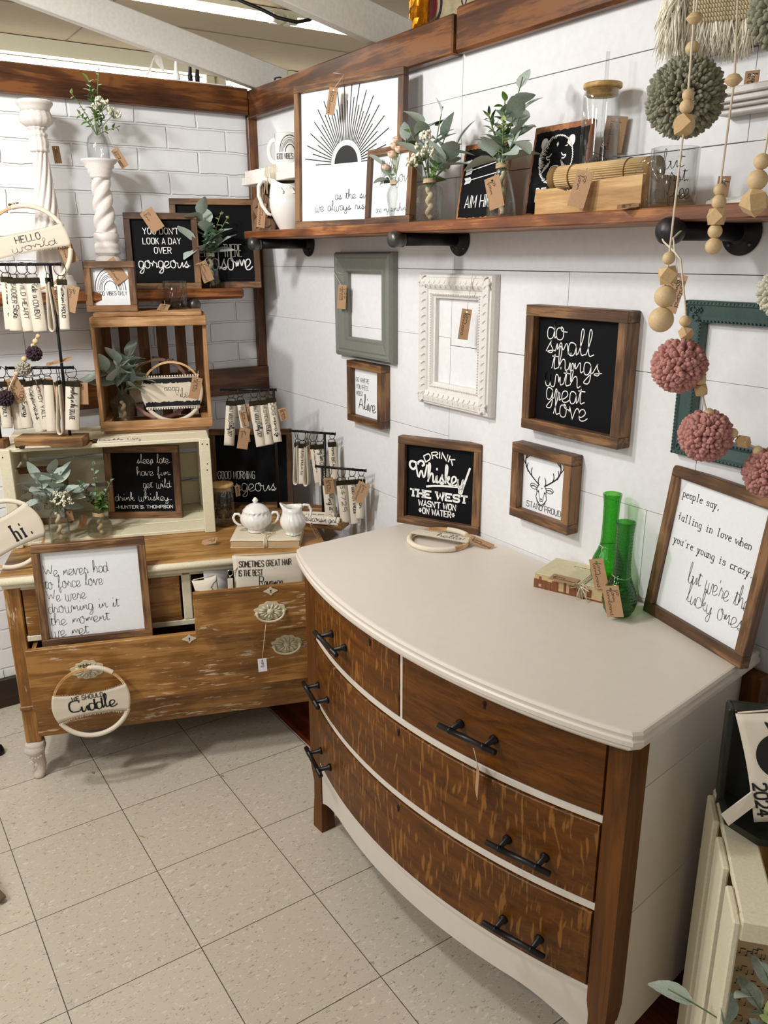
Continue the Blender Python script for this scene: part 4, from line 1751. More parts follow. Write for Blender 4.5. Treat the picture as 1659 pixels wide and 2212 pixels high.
def sunburst(cx, cy, R, Rw, r1, r2, n, w, h, sw, seed=2):
    def art(mb, mp):
        poly_fill(mb, [(cx + R * math.cos(PI * k / 30), cy + R * 1.05 * math.sin(PI * k / 30)) for k in range(31)], mp)
        rn = random.Random(seed)
        for k in range(n):
            a = PI * (k + .15) / (n - .7)
            e = r1 * (1 if k % 2 == 0 else .78) * rn.uniform(.92, 1.06)
            c, s_ = math.cos(a), math.sin(a)
            stroke_mesh(mb, [[(cx + Rw * c, cy + Rw * 1.05 * s_), (cx + e * c * r2, cy + e * s_)]], sw, mp)
    return art


F('large white sunburst sign reading as the sun, leaning on the long shelf', (.641, -.191, SB), 16.2, 1.8, .408, .389, .02, .022, 'white', [
    ('as the sun rises', 'script', .38, .90, .20, .0095, .0013), ('we always rise again', 'script', .18, .90, .125, .0095, .0013)], g_fr, art=sunburst(.196, .172, .044, .058, .205, .78, 36, .408, .389, .0014))


def small_sun(mb, mp):
    sunburst(.085, .10, .014, .018, .05, .8, 24, .2, .18, .0005)(mb, mp)
    sunburst(.085, .10, .0, .018, -.04, -.8, 16, .2, .18, .0005)


F('small white framed sun sign behind the rosebud vase', (1.003, -.176, SB), 0, 4, .205, .185, .018, .018, 'white', [
    ('you', 'script', .60, .88, .55, .012, .001), ('are my sunshine', 'script', .2, .9, .17, .007, .0008)], g_fr, art=small_sun)
F('black framed sign reading look a day over gorgeous, on the left wall shelf', (.112, -.545, SA), 71, 9, .240, .250, .021, .022, 'black', [
    ("YOU DON'T", 'caps', .25, .735, .73, .0195, .0024), ('LOOK A DAY', 'caps', .24, .755, .60, .0195, .0024), ('OVER', 'caps', .385, .615, .478, .0195, .0024), ('gorgeous', 'script', .16, .86, .30, .0165, .0026)], g_fr)
F('larger black framed sign reading hello there handsome, behind the eucalyptus bottle', (.075, -.372, SA), 68, 10, .302, .304, .021, .022, 'black', [
    ('HELLO', 'caps', .17, .47, .357, .042, .0028), ('THERE', 'caps', .585, .79, .357, .042, .0028), ('hand', 'script', .13, .54, .225, .028, .0032), ('some', 'script', .545, .91, .225, .028, .0036)], g_fr)


def rainbow_art(cx, cy, rr, mpw, sw):
    def art(mb, mp):
        for i, r0 in enumerate(rr):
            q = [(cx + r0 * math.cos(PI * k / 28), cy + r0 * 1.38 * math.sin(PI * k / 28)) for k in range(29)]
            q = [(q[0][0], cy - .002)] + q + [(q[-1][0], cy - .002)]
            stroke_mesh(mb, [q], sw * (1.7 if i in (0, len(rr) - 1) else 1), mp)
    return art


F('small framed sign with a black rainbow, standing on top of the pine crate', (.199, -.713, WT), 65.6, 1.2, .157, .156, .021, .035, 'white', [
    ('GOOD VIBES ONLY', 'caps', .18, .80, .33, .0115, .0013)], g_fr, art=rainbow_art(.0765, .069, (.047, .0395, .0335, .030, .0265, .0195), .157, .0006))
F('black framed sign reading sleep late have fun, inside the cream crate', (.214, -.719, LZ + .013), 57.3, 3, .251, .249, .022, .024, 'black', [
    ('sleep late,', 'script', .43, .875, .765, .011, .0013), ('have fun,', 'script', .42, .87, .595, .011, .0013), ('get wild,', 'script', .49, .87, .425, .011, .0013), ('drink whiskey...', 'script', .10, .86, .245, .011, .0013), ('-HUNTER S. THOMPSON', 'caps', .10, .87, .13, .0105, .0019)], g_fr)
F('framed pale sign with faint handwriting behind the white flower vase', (.125, -1.00, LZ + .013), 68, 4, .178, .195, .02, .02, 'white', [
    ('and the', 'script', .18, .62, .56, .009, .0008), ('only lips u', 'script', .18, .82, .40, .009, .0008), ('have tater', 'script', .18, .82, .26, .009, .0008)], g_fr)
F('large black framed sign reading good morning, behind the white sugar bowl', (.262, -.362, LZ), 57, 4, .292, .285, .02, .022, 'black', [
    ('GOOD MORNING', 'caps', .08, .53, .37, .028, .0018), ('gorgeous', 'script', .10, .80, .225, .02, .0022)], g_fr)
F('white framed sign reading we never had to force love, standing in the open lower drawer', tuple(Lw(.081, -.0645, .474)), 70.5, 3, .309, .305, .022, .022, 'white', [
    ('We never had', 'script', .085, .65, .69, .014, .0010), ('to force love', 'script', .08, .595, .57, .014, .0010), ('We were', 'script', .085, .43, .445, .014, .0010), ('drowning in it', 'script', .088, .72, .328, .014, .0010), ('the moment', 'script', .09, .62, .20, .014, .0010), ('we met', 'script', .09, .42, .088, .014, .0010)], g_fr)
# frame outer about 24 mm beyond the visible panel
F('white framed sign reading people say, leaning at the right of the white dresser', (1.905, -.040, DZ), -13.5, 7.5, .290, .328, .024, .022, 'white', [
    ('people say,', 'type', .115, .475, .815, .0085, .0013), ('falling in love when', 'type', .12, .82, .665, .0085, .0013), ("you're young is crazy..", 'type', .12, .91, .515, .0085, .0013), ("but we're the", 'script', .345, .92, .325, .016, .0009), ('lucky ones', 'script', .37, .91, .20, .016, .0009)], g_fr)


# rough black blocks: AIM HIGH with arrows, BE + bear
def block_sign(label, loc, w, h, tilt, art, text, yaw=0):
    r = thing('wood_block_sign', label, 'sign', loc, (-math.radians(tilt), 0, math.radians(yaw)), 'black wood block signs')
    b = MB()
    b.box((0, 0, 0), (w, .014, h), 0, .002)
    b.build('board', wood('block_wood', '#6a3a1b', '#93592d', '#ad7240', 'z', .55), r)
    rn = random.Random(5)
    pts = []
    e = .008
    n = 22
    for (x0, z0, x1, z1) in ((e, e, w - e * .6, e), (w - e * .6, e, w - e * .6, h - e * 1.6), (w - e * .6, h - e * 1.6, e, h - e * 1.6), (e, h - e * 1.6, e, e)):
        for k in range(n):
            t = k / n
            pts.append((x0 + (x1 - x0) * t + rn.uniform(-.0016, .0016), z0 + (z1 - z0) * t + rn.uniform(-.0018, .0018)))
    p = MB()
    poly_fill(p, pts, lambda u, v: (u, -.0004, v))
    p.build('black_paint', BLACK(), r, fix=False)
    t = MB()
    art(t, lambda u, v: (u, -.0009, v))
    t.build('picture_print', INKW(), r, fix=False)
    t = MB()
    stroke_mesh(t, place_text(text, 'caps', .19 * w, .91 * w, .175 * h, .027), .0013, lambda u, v: (u, -.0009, v))
    t.build('lettering', INKW(), r, fix=False)
    return r


def aim_art(mb, mp):
    w, h = .16, .175
    for (x0, z0, x1, z1, kind) in ((.12, .745, .80, .84, 0), (.13, .645, .84, .735, 1), (.13, .525, .85, .60, 2)):
        a, b = Vector((x0 * w, z0 * h)), Vector((x1 * w, z1 * h))
        d = (b - a).normalized()
        n = Vector((-d.y, d.x))
        stroke_mesh(mb, [[tuple(a), tuple(b)]], .0009, mp)
        for k in range(6):
            q = a + d * (.002 + .0036 * k)
            for s in (-1, 1):
                e = q - d * .005 + n * s * .0065
                stroke_mesh(mb, [[tuple(q), tuple(e)]], .0011 if kind != 1 else .0018, mp)
        if kind == 1:
            poly = [b + d * .004, b - d * .004 + n * .004, b - d * .012, b - d * .004 - n * .004]
            stroke_mesh(mb, [[tuple(q) for q in poly] + [tuple(poly[0])]], .0009, mp)
        elif kind == 2:
            poly_fill(mb, [tuple(b + d * .006), tuple(b - d * .004 + n * .005), tuple(b - d * .002), tuple(b - d * .004 - n * .005)], mp)
        else:
            stroke_mesh(mb, [[tuple(b - d * .008 + n * .004), tuple(b + d * .003), tuple(b - d * .008 - n * .004)]], .001, mp)


def bear_art(mb, mp):
    w, h = .16, .182
    P = lambda pts: [(u * w, v * h) for u, v in pts]
    cx, cz = .475, .63
    rn = random.Random(4)
    # left half: white fur of wedges; right half: ragged outline
    for s in (-1, 1):
        ear = chaikin(P([(cx + s * .17, .80), (cx + s * .20, .885), (cx + s * .29, .88), (cx + s * .31, .80), (cx + s * .26, .745)]), 2)
        poly_fill(mb, ear[:-1] if ear[0] == ear[-1] else ear, mp)
    for k in range(44):
        a = math.radians(95 + k * 4.2)
        r1 = .335 * (1 + rn.uniform(-.03, .03))
        r2 = r1 * rn.uniform(.6, .8) if 25 > k > 6 else r1 * rn.uniform(.84, .92)
        for da in (0,):
            p1 = (cx + r1 * math.cos(a) * .92, cz + r1 * .82 * math.sin(a))
            p2 = (cx + r1 * math.cos(a + .075) * .92, cz + r1 * .82 * math.sin(a + .075))
            p3 = (cx + r2 * math.cos(a + .05) * .92, cz + r2 * .82 * math.sin(a + .05))
            poly_fill(mb, P([p1, p2, p3]), mp)
    out = []
    for k in range(60):
        a = math.radians(-80 + k * 3.0)
        r1 = .325 * (1 + (.02 if k % 2 else -.02))
        out.append((cx + r1 * math.cos(a) * .92, cz + r1 * .82 * math.sin(a)))
    stroke_mesh(mb, [P(out)], .0011, mp)
    # muzzle, nose, eyes, brow marks
    mz = chaikin(P([(cx - .10, .50), (cx - .07, .565), (cx + .07, .565), (cx + .10, .50), (cx + .06, .43), (cx - .06, .43)] + [(cx - .10, .50)]), 2)
    stroke_mesh(mb, [mz], .0009, mp)
    poly_fill(mb, chaikin(P([(cx - .065, .545), (cx + .065, .545), (cx + .05, .50), (cx, .485), (cx - .05, .50), (cx - .065, .545)]), 2)[:-1], mp)
    stroke_mesh(mb, [chaikin(P([(cx - .12, .455), (cx - .05, .435), (cx, .45), (cx + .05, .435), (cx + .12, .455)]), 1)], .0010, mp)
    for s in (-1, 1):
        stroke_mesh(mb, [chaikin(P([(cx + s * .09, .70), (cx + s * .13, .665), (cx + s * .18, .68), (cx + s * .16, .64), (cx + s * .11, .64)]), 1)], .0012, mp)
        for k in range(4):
            stroke_mesh(mb, [P([(cx + s * (.10 + .03 * k), .62 - .02 * k), (cx + s * (.13 + .03 * k), .56 - .02 * k)])], .0010, mp)
    poly_fill(mb, P([(cx - .02, .80), (cx, .83), (cx + .02, .80), (cx, .77)]), mp)
    poly_fill(mb, P([(cx + .13, .77), (cx + .19, .785), (cx + .18, .765)]), mp)


block_sign('black wood block with white arrows reading aim high, on the long shelf', (1.296, -.10, SB), .16, .175, 9, aim_art, 'AIM HIGH')
block_sign('black wood block with a white bear head, on the long shelf', (1.533, -.098, SB), .165, .186, 8, bear_art, 'BE BRAVE')
s = MB()
s.box((1.885, -.06, 1.897), (2.02, -.0005, 1.921), 0, .0015)
tag_(s.build('hanging_sign', plain('charcoal_frame', '#22262a', .5, noise=.1)), 'bottom of a charcoal framed sign high on the wall behind the fringe', 'sign')

# ------------------------------------------------------------------ empty picture frames on the shiplap
def moulded_frame(label, x0, x1, z0, z1, prof, mat, deco=None, name='picture_frame'):
    """prof: list of (inset from the outer edge, distance out of the wall)"""
    r = thing(name, label, 'picture frame', (x0, -.0008, z0), (0, 0, 0), 'empty picture frames')
    W, H = x1 - x0, z1 - z0
    b = MB()
    vs, fs = [], []
    for ins, out in prof:
        vs += [(ins, -out, ins), (W - ins, -out, ins), (W - ins, -out, H - ins), (ins, -out, H - ins)]
    n = len(prof)
    for i in range(n):
        j = (i + 1) % n
        for k in range(4):
            k2 = (k + 1) % 4
            fs.append((i * 4 + k, i * 4 + k2, j * 4 + k2, j * 4 + k))
    b.add(vs, fs)
    b.build('frame', mat, r)
    if deco:
        d = MB()
        deco(d, W, H)
        d.build('carving', mat, r)
    return r


def P_(x, y, Y):
    return (x, y)


gm = plain('grey_green_paint', '#75776f', .45, noise=.05, scale=20, bmp=.1)
moulded_frame('grey-green painted empty frame with a price tag, on the shiplap wall', .588, .911, 1.242, 1.565,
              [(0, 0), (0, .018), (.006, .028), (.014, .030), (.02, .025), (.026, .027), (.05, .020), (.056, .021), (.062, .012), (.062, 0)], gm)
wm = plain('antique_white_paint', '#dcd9d3', .5, noise=.05, scale=30, bmp=.1)


def orn(d, W, H):
    rn = random.Random(11)
    # acanthus scrolls along each side
    def side(p0, ux, uz, L, inw):
        n = int(L / .021)
        for k in range(n):
            c = (k + .5) * L / n
            for q in (0, 1):
                a0 = .010 + .013 * q
                pts = []
                for i in range(7):
                    t = i / 6
                    ang = -.6 + 2.6 * t
                    rad = .0095 * (1 - .45 * t)
                    s_ = c + math.cos(ang) * rad - .004
                    o_ = a0 + .010 + math.sin(ang) * rad * (1 if q == 0 else -1) * .9
                    pts.append((p0[0] + ux * s_ + inw[0] * o_, -.0285 - .0025 * math.sin(PI * t), p0[1] + uz * s_ + inw[1] * o_))
                d.tube(pts, [.0008, .0022, .003, .0032, .003, .0022, .001], 6)
        m = int(L / .007)
        for k in range(m):
            c = (k + .5) * L / m
            if c > .05 and c < L - .05:
                d.ball((p0[0] + ux * c + inw[0] * .054, -.0215, p0[1] + uz * c + inw[1] * .054), .0022, 6)
    side((0, 0), 1, 0, W, (0, 1))
    side((0, H), 1, 0, W, (0, -1))
    side((0, 0), 0, 1, H, (1, 0))
    side((W, 0), 0, 1, H, (-1, 0))


moulded_frame('ornate antique white empty frame with carved acanthus border', 1.045, 1.358, 1.148, 1.508,
              [(0, 0), (0, .016), (.004, .024), (.009, .025), (.011, .029), (.028, .032), (.040, .024), (.043, .020), (.05, .019), (.056, .021), (.06, .014), (.065, .012), (.065, 0)], wm, orn)
tm = plain('teal_paint', '#3b504d', .4, noise=.12, scale=40, bmp=.1)


def tealdeco(d, W, H):
    for (a, b, n) in (((.004, H - .004), (W - .004, H - .004), 48), ((.004, .004), (W - .004, .004), 48), ((.004, .004), (.004, H - .004), 42), ((.0375, .0375), (.0375, H - .0375), 34), ((.0375, H - .0375), (W - .0375, H - .0375), 40), ((.0375, .0375), (W - .0375, .0375), 40)):
        for k in range(n):
            t = k / (n - 1)
            d.ball((a[0] + (b[0] - a[0]) * t, -.021, a[1] + (b[1] - a[1]) * t), .0024, 6)
    for (cx, cz, sx, sz) in ((.018, H - .018, 1, -1), (.018, .018, 1, 1)):
        for ph in (0, 1):
            pts = [(cx + sx * (.009 * math.cos(a) * (1 - a / 9) + .006 * ph), -.0195, cz + sz * (.009 * math.sin(a) * (1 - a / 9) + (.012 if ph else -.002))) for a in [i * .55 for i in range(12)]]
            d.tube(pts, .0014, 6)
        for k in range(5):
            a = k * 1.257
            d.ball((cx + .004 * math.cos(a) + sx * .016, -.0195, cz + .004 * math.sin(a) + sz * .0), .0022, 6)


moulded_frame('teal green empty frame with beaded edge behind the pink pom pom garland', 1.920, 2.30, 1.165, 1.470,
              [(0, 0), (0, .018), (.003, .021), (.007, .021), (.010, .018), (.03, .015), (.036, .019), (.04, .019), (.043, .010), (.043, 0)], tm, tealdeco)
RACK, FOBS = {}, {}
RACK['LA'] = ([0.363, -0.846, 1.533], [0.278, -0.982, 1.533], [0.378, -0.823, 1.533])
FOBS['LA'] = [
    ('carries me',[0.291, -0.962, 1.533],[0.296, -0.955, 1.499],[0.295, -0.961, 1.349],0.032),
    ('BADGER State',[0.302, -0.944, 1.533],[0.307, -0.939, 1.495],[0.305, -0.949, 1.345],0.035),
    ('WILD HEART',[0.324, -0.909, 1.533],[0.325, -0.921, 1.496],[0.326, -0.918, 1.344],0.032),
    ('Ride a COWBOY',[0.335, -0.89, 1.533],[0.339, -0.894, 1.496],[0.34, -0.889, 1.343],0.038),
    ('LOOP',[0.357, -0.856, 1.533],[0.361, -0.855, 1.496],[0.361, -0.857, 1.343],0.024),
    ('Wisconsin PROUD',[0.376, -0.825, 1.533],[0.381, -0.822, 1.491],[0.38, -0.828, 1.348],0.027),
]
RACK['LB'] = ([0.363, -0.846, 1.236], [0.277, -0.984, 1.236], [0.379, -0.821, 1.236])
FOBS['LB'] = [
    ('',[0.284, -0.973, 1.236],[0.288, -0.972, 1.198],[0.288, -0.972, 1.051],0.033),
    ('MATCH Energy',[0.297, -0.952, 1.236],[0.3, -0.958, 1.202],[0.301, -0.953, 1.054],0.031),
    ('happiness',[0.311, -0.93, 1.236],[0.314, -0.936, 1.198],[0.317, -0.918, 1.041],0.033),
    ('ROWDY YALL',[0.324, -0.909, 1.236],[0.327, -0.915, 1.202],[0.329, -0.902, 1.048],0.028),
    ('',[0.337, -0.888, 1.236],[0.341, -0.886, 1.201],[0.34, -0.893, 1.043],0.019),
    ('LOOP',[0.355, -0.859, 1.236],[0.359, -0.859, 1.198],[0.357, -0.87, 1.035],0.025),
    ('something in the ORANGE',[0.375, -0.827, 1.236],[0.38, -0.824, 1.195],[0.376, -0.84, 1.047],0.040),
]
RACK['M'] = ([0.478, -0.205, 1.127], [0.372, -0.346, 1.127], [0.482, -0.2, 1.127])
FOBS['M'] = [
    ('WHAT WOULD Dolly DO?',[0.389, -0.324, 1.127],[0.394, -0.322, 1.089],[0.387, -0.337, 0.937],0.034),
    ('PROUD mama',[0.412, -0.292, 1.127],[0.414, -0.298, 1.093],[0.42, -0.286, 0.948],0.023),
    ('WHAT WOULD Dolly DO?',[0.44, -0.255, 1.127],[0.442, -0.261, 1.09],[0.449, -0.245, 0.934],0.036),
    ('WESTERN Babe',[0.456, -0.235, 1.127],[0.46, -0.235, 1.093],[0.465, -0.223, 0.94],0.028),
    ('DOG mama',[0.473, -0.211, 1.127],[0.476, -0.214, 1.1],[0.483, -0.2, 0.949],0.028),
]
RACK['R1'] = ([0.56, -0.06, 0.976], [0.458, -0.134, 0.976], [0.589, -0.039, 0.976])
FOBS['R1'] = [
    ('LOOP',[0.471, -0.125, 0.976],[0.476, -0.124, 0.938],[0.473, -0.128, 0.787],0.029),
    ('OVERSTIMULATED',[0.488, -0.112, 0.976],[0.493, -0.111, 0.934],[0.491, -0.116, 0.79],0.019),
    ('LOOP',[0.505, -0.1, 0.976],[0.509, -0.102, 0.941],[0.506, -0.106, 0.786],0.029),
    ('chicken',[0.529, -0.083, 0.976],[0.53, -0.088, 0.935],[0.537, -0.076, 0.798],0.024),
    ('long live COWGIRLS',[0.551, -0.066, 0.976],[0.55, -0.076, 0.937],[0.558, -0.063, 0.792],0.038),
    ('mama BEAR',[0.585, -0.042, 0.976],[0.586, -0.047, 0.948],[0.59, -0.041, 0.818],0.028),
]
RACK['R2'] = ([0.66, -0.13, 0.889], [0.644, -0.141, 0.889], [0.783, -0.04, 0.889])
FOBS['R2'] = [
    ('just Wing it',[0.677, -0.118, 0.889],[0.68, -0.121, 0.846],[0.684, -0.113, 0.708],0.037),
    ('54729',[0.718, -0.088, 0.889],[0.72, -0.092, 0.85],[0.727, -0.081, 0.705],0.036),
    ('Teacher vibes',[0.75, -0.065, 0.889],[0.751, -0.071, 0.856],[0.756, -0.062, 0.705],0.030),
    ('Mama bear',[0.774, -0.048, 0.889],[0.776, -0.051, 0.86],[0.773, -0.056, 0.726],0.023),
]

# ------------------------------------------------------------------ key fob racks and wristlets
OLDB = plain('fob_clasp', '#3b3323', .35, metal=.8, noise=.2)
blockw = lambda a: wood('rack_block', '#4b3119', '#79552f', '#a57e50', a, .55)


def fob_text(mb, text, L, wd, y):
    """lettering running down the strap; letters turned so they read top to bottom"""
    words = text.split()
    if not words:
        return
    segs = []
    for w_ in words:
        up = w_.upper() == w_ and not w_[0].isdigit() or w_[0].isdigit()
        if segs and segs[-1][1] == up:
            segs[-1][0] += ' ' + w_
        else:
            segs.append([w_, up])
    tot = sum(len(s_[0]) * (1.0 if s_[1] else .8) + .6 for s_ in segs)
    p = .012
    span = L - .03
    lines = []
    for tx, up in segs:
        ln = span * (len(tx) * (1.0 if up else .8)) / tot
        if up:
            ls = place_text(tx, 'caps', 0, ln, -wd * .2, wd * .38)
        else:
            ls = place_text(tx, 'script', 0, ln, -wd * .1, wd * .19)
        for l in ls:
            lines.append([(b_, -(p + a)) for a, b_ in l])
        p += ln + span * .6 / tot
    stroke_mesh(mb, lines, .00065, lambda u, v: (u, y, v))


def make_fob(label, ring, top, bot, wd, text, yaw, group, blade=False, hook=True):
    ring, top, bot = Vector(ring), Vector(top), Vector(bot)
    d = top - bot
    L = d.length
    z = d.normalized()
    n = Vector((math.sin(yaw), -math.cos(yaw), 0))
    y = -(n - z * n.dot(z)).normalized()
    x = y.cross(z)
    r = thing('key_fob', label, 'key fob', top, (0, 0, 0), group)
    r.matrix_world = Matrix(((x.x, y.x, z.x, top.x), (x.y, y.y, z.y, top.y), (x.z, y.z, z.z, top.z), (0, 0, 0, 1)))
    inv = r.matrix_world.inverted()
    s = MB()
    # folded strap: two plies meeting at the clasp, round fold at the bottom
    gp = .0036
    pts = [(gp * .35, -.012), (gp * .6, -.03), (gp, -L * .6), (gp * 1.2, -L + .004), (gp * .8, -L + .0008), (0, -L), (-gp * .8, -L + .0008), (-gp * 1.2, -L + .004), (-gp, -L * .6), (-gp * .6, -.03), (-gp * .35, -.012)]
    if blade:
        pts = [(.003, -.012), (.005, -L * .35), (.008, -L * .75), (.0085, -L * .93), (.005, -L * .99), (0, -L), (-.005, -L * .99), (-.0085, -L * .93), (-.008, -L * .75), (-.005, -L * .35), (-.003, -.012)]
    pts = [(a, b) for a, b in chaikin(pts, 2)]
    vs, fs = [], []
    for a, b in pts:
        for sx in (-1, 1):
            vs.append((sx * wd / 2, a, b))
    for i in range(len(pts) - 1):
        fs.append((2 * i, 2 * i + 1, 2 * i + 3, 2 * i + 2))
    s.add(vs, fs, 0, True)
    s.build('strap', CANVAS(), r, fix=False, solid=.0017)
    c = MB()
    c.box((-wd / 2 - .001, -.0036, -.016), (wd / 2 + .001, .0036, 0), 0, .0012)
    q = wd * .36
    c.tube([(-q, 0, .0), (-q * 1.05, 0, .007), (-q * .8, 0, .0105), (q * .8, 0, .0105), (q * 1.05, 0, .007), (q, 0, 0)], .0013, 6)
    c.build('clasp', OLDB, r)
    k = MB()
    rp = inv @ ring
    mid = Vector((0, 0, .0105))
    cen = (rp + Vector((0, 0, .004)) + mid) * .5
    rad = max(.009, (rp + Vector((0, 0, .004)) - mid).length * .5)
    ax = (rp - mid).normalized()
    ox = Vector((.8, .6, 0)).cross(ax).cross(ax).normalized()
    k.tube([cen + ax * (math.cos(t) * rad) + ox * (math.sin(t) * rad) for t in [2 * PI * i / 24 for i in range(24)]], .0011, 6, closed=True)
    k.build('split_ring', OLDB, r)
    if text and not blade:
        t = MB()
        fob_text(t, text, L - .012, wd, -gp * 1.0 - .0022)
        t.build('lettering', INK(), r, fix=False)
    return r


FLAB = {
 'carries me': 'cream key fob with script lettering at the left end of the upper left rack',
 'BADGER State': 'wide cream key fob reading badger state on the upper left rack',
 'WILD HEART': 'cream key fob reading wild heart on the upper left rack',
 'Ride a COWBOY': 'wide cream key fob reading ride a cowboy on the upper left rack',
 'Wisconsin PROUD': 'cream key fob reading wisconsin proud at the end of the upper left rack',
 'MATCH Energy': 'narrow cream key fob reading match energy on the lower left rack',
 'happiness': 'cream key fob reading happiness in script on the lower left rack',
 'ROWDY YALL': 'cream key fob with rowdy lettering on the lower left rack',
 'something in the ORANGE': 'wide cream key fob reading something in the orange on the lower left rack',
 'PROUD mama': 'folded cream key fob reading proud mama on the middle rack',
 'WESTERN Babe': 'cream key fob reading western babe on the middle rack',
 'DOG mama': 'cream key fob reading dog mama with a black paw print on the middle rack',
 'OVERSTIMULATED': 'narrow cream key fob reading overstimulated on the rear corner rack',
 'chicken': 'cream key fob partly hidden beside the cowgirls fob on the rear corner rack',
 'long live COWGIRLS': 'wide cream key fob reading long live cowgirls on the rear corner rack',
 'mama BEAR': 'cream key fob reading mama bear on the rear corner rack',
 'just Wing it': 'cream key fob reading just wing it on the front corner rack',
 '54729': 'cream key fob with number 54729 on the front corner rack',
 'Teacher vibes': 'cream key fob reading teacher vibes on the front corner rack',
 'Mama bear': 'narrow cream key fob at the right end of the front corner rack'}
RLAB = {'LA': 'upper left rack', 'LB': 'lower left rack', 'M': 'middle rack', 'R1': 'rear corner rack', 'R2': 'front corner rack'}
cnt = {}
for rk, lst in FOBS.items():
    post, b0, b1 = RACK[rk]
    byaw = math.atan2(b1[1] - b0[1], b1[0] - b0[0])
    for i, (tx, ring, tp_, bt_, wd) in enumerate(lst):
        cy = math.atan2(CAMP.y - ring[1], CAMP.x - ring[0]) + PI / 2
        yaw = cy + (-.2 if rk[0] == 'L' else .05)
        bl = tx == 'LOOP'
        if tx == 'WHAT WOULD Dolly DO?':
            lab = 'cream two-font lettered key fob at the far left of the middle rack' if i == 0 else 'wide cream two-font key fob third from left on the middle rack'
        elif bl:
            cnt[rk] = cnt.get(rk, 0) + 1
            lab = 'cream strap loop seen edge-on hanging from the ' + RLAB[rk] + ('' if rk != 'R1' else (', leftmost of its fobs' if cnt[rk] == 1 else ', right of the overstimulated fob'))
        elif tx == '':
            lab = 'plain blank cream key fob on lower left rack, ' + ('behind the hanging kraft tag' if i == 0 else 'narrow and folded beside the rowdy fob')
        else:
            lab = FLAB[tx]
        if bl:
            yaw = cy + 1.15
        f = make_fob(lab, ring, tp_, bt_, max(wd, .026), '' if bl else tx, yaw, 'canvas key fobs', bl)
        if tx == 'DOG mama':
            t = MB()
            z0 = -.128
            mp = lambda u, v: (u, -.0062, v)
            poly_fill(t, [(.0 + .0045 * math.cos(a), z0 + .004 * math.sin(a)) for a in [2 * PI * q / 14 for q in range(14)]], mp)
            for a in (.5, 1.2, 1.95, 2.65):
                poly_fill(t, [(.0085 * math.cos(a) + .002 * math.cos(b), z0 + .0085 * math.sin(a) + .0024 * math.sin(b)) for b in [2 * PI * q / 10 for q in range(10)]], mp)
            t.build('paw_print', INK(), f, fix=False)


def rack_stand(label, post, zbase, bars, block, blen, byaw):
    """metal T-stand on a wooden block"""
    r = thing('key_fob_rack', label, 'display rack', (post[0], post[1], zbase), (0, 0, byaw), 'black metal display racks')
    b = MB()
    bl, bw, bh, ox, oy = block
    b.box((ox - bl / 2, oy - bw / 2, 0), (ox + bl / 2, oy + bw / 2, bh), 0, .0015)
    b.build('base', blockw('x'), r)
    topz = max(z for z, a, b_ in bars)
    p = MB()
    p.tube([(0, 0, bh), (0, 0, topz - zbase)], .0045, 12)
    p.build('post', IRON(), r)
    for z, a, b_ in bars:
        q = MB()
        q.tube([(a, 0, z - zbase), (a + .001, 0, z - zbase), (a + .0015, 0, z - zbase), (b_ - .0015, 0, z - zbase), (b_ - .001, 0, z - zbase), (b_, 0, z - zbase)], [.0062, .0062, .0042, .0042, .0062, .0062], 12)
        q.build('bar', IRON(), r)
    return r


def along(post, p):
    v = Vector(p) - Vector(post)
    return v.xy


def mk_rack(keys, label, zbase, block):
    post = RACK[keys[0]][0]
    b0, b1 = RACK[keys[0]][1:]
    yw = math.atan2(b1[1] - b0[1], b1[0] - b0[0])
    ux = Vector((math.cos(yw), math.sin(yw)))
    bars = []
    for k in keys:
        po, c0, c1 = RACK[k]
        bars.append((c0[2], (Vector(c0).xy - Vector(post).xy).dot(ux) - .004, (Vector(c1).xy - Vector(post).xy).dot(ux) + .004))
    rack_stand(label, post, zbase, bars, block, 0, yw)


mk_rack(['LA', 'LB'], 'tall black two-bar key fob rack on a wooden block, on top of the cream crate', CT, (.205, .07, .03, -.055, 0))
mk_rack(['M'], 'black key fob rack standing in front of the good morning sign', LZ, (.16, .07, .03, -.06, .0))
mk_rack(['R1'], 'black key fob rack standing farthest back in the corner', LZ, (.12, .05, .025, -.03, .0))
mk_rack(['R2'], 'shorter black key fob rack on a wooden block nearest the white dresser', LZ, (.12, .07, .025, .02, 0))

# a third stand at the very left edge
r = thing('key_fob_rack', 'black rack post at the left edge of the cream crate', 'display rack', (.275, -1.03, CT), (0, 0, 1.0), 'black metal display racks')
b = MB()
b.tube([(0, 0, .028), (0, 0, .24)], .0055, 12)
b.build('post', IRON(), r)
b = MB()
b.box((-.022, -.022, 0), (.018, .022, .028), 0, .0015)
b.build('base', blockw('x'), r)
b = MB()
b.tube([(-.15, 0, .24), (.03, 0, .24)], .0045, 12)
b.build('bar', IRON(), r)
make_fob('cream key fob cut by the left edge above the purple pom pom', (.29, -1.006, CT + .24), (.292, -1.008, CT + .20), (.292, -1.008, CT + .06), .028, 'good Vibes ONLY', 1.15, 'canvas key fobs')


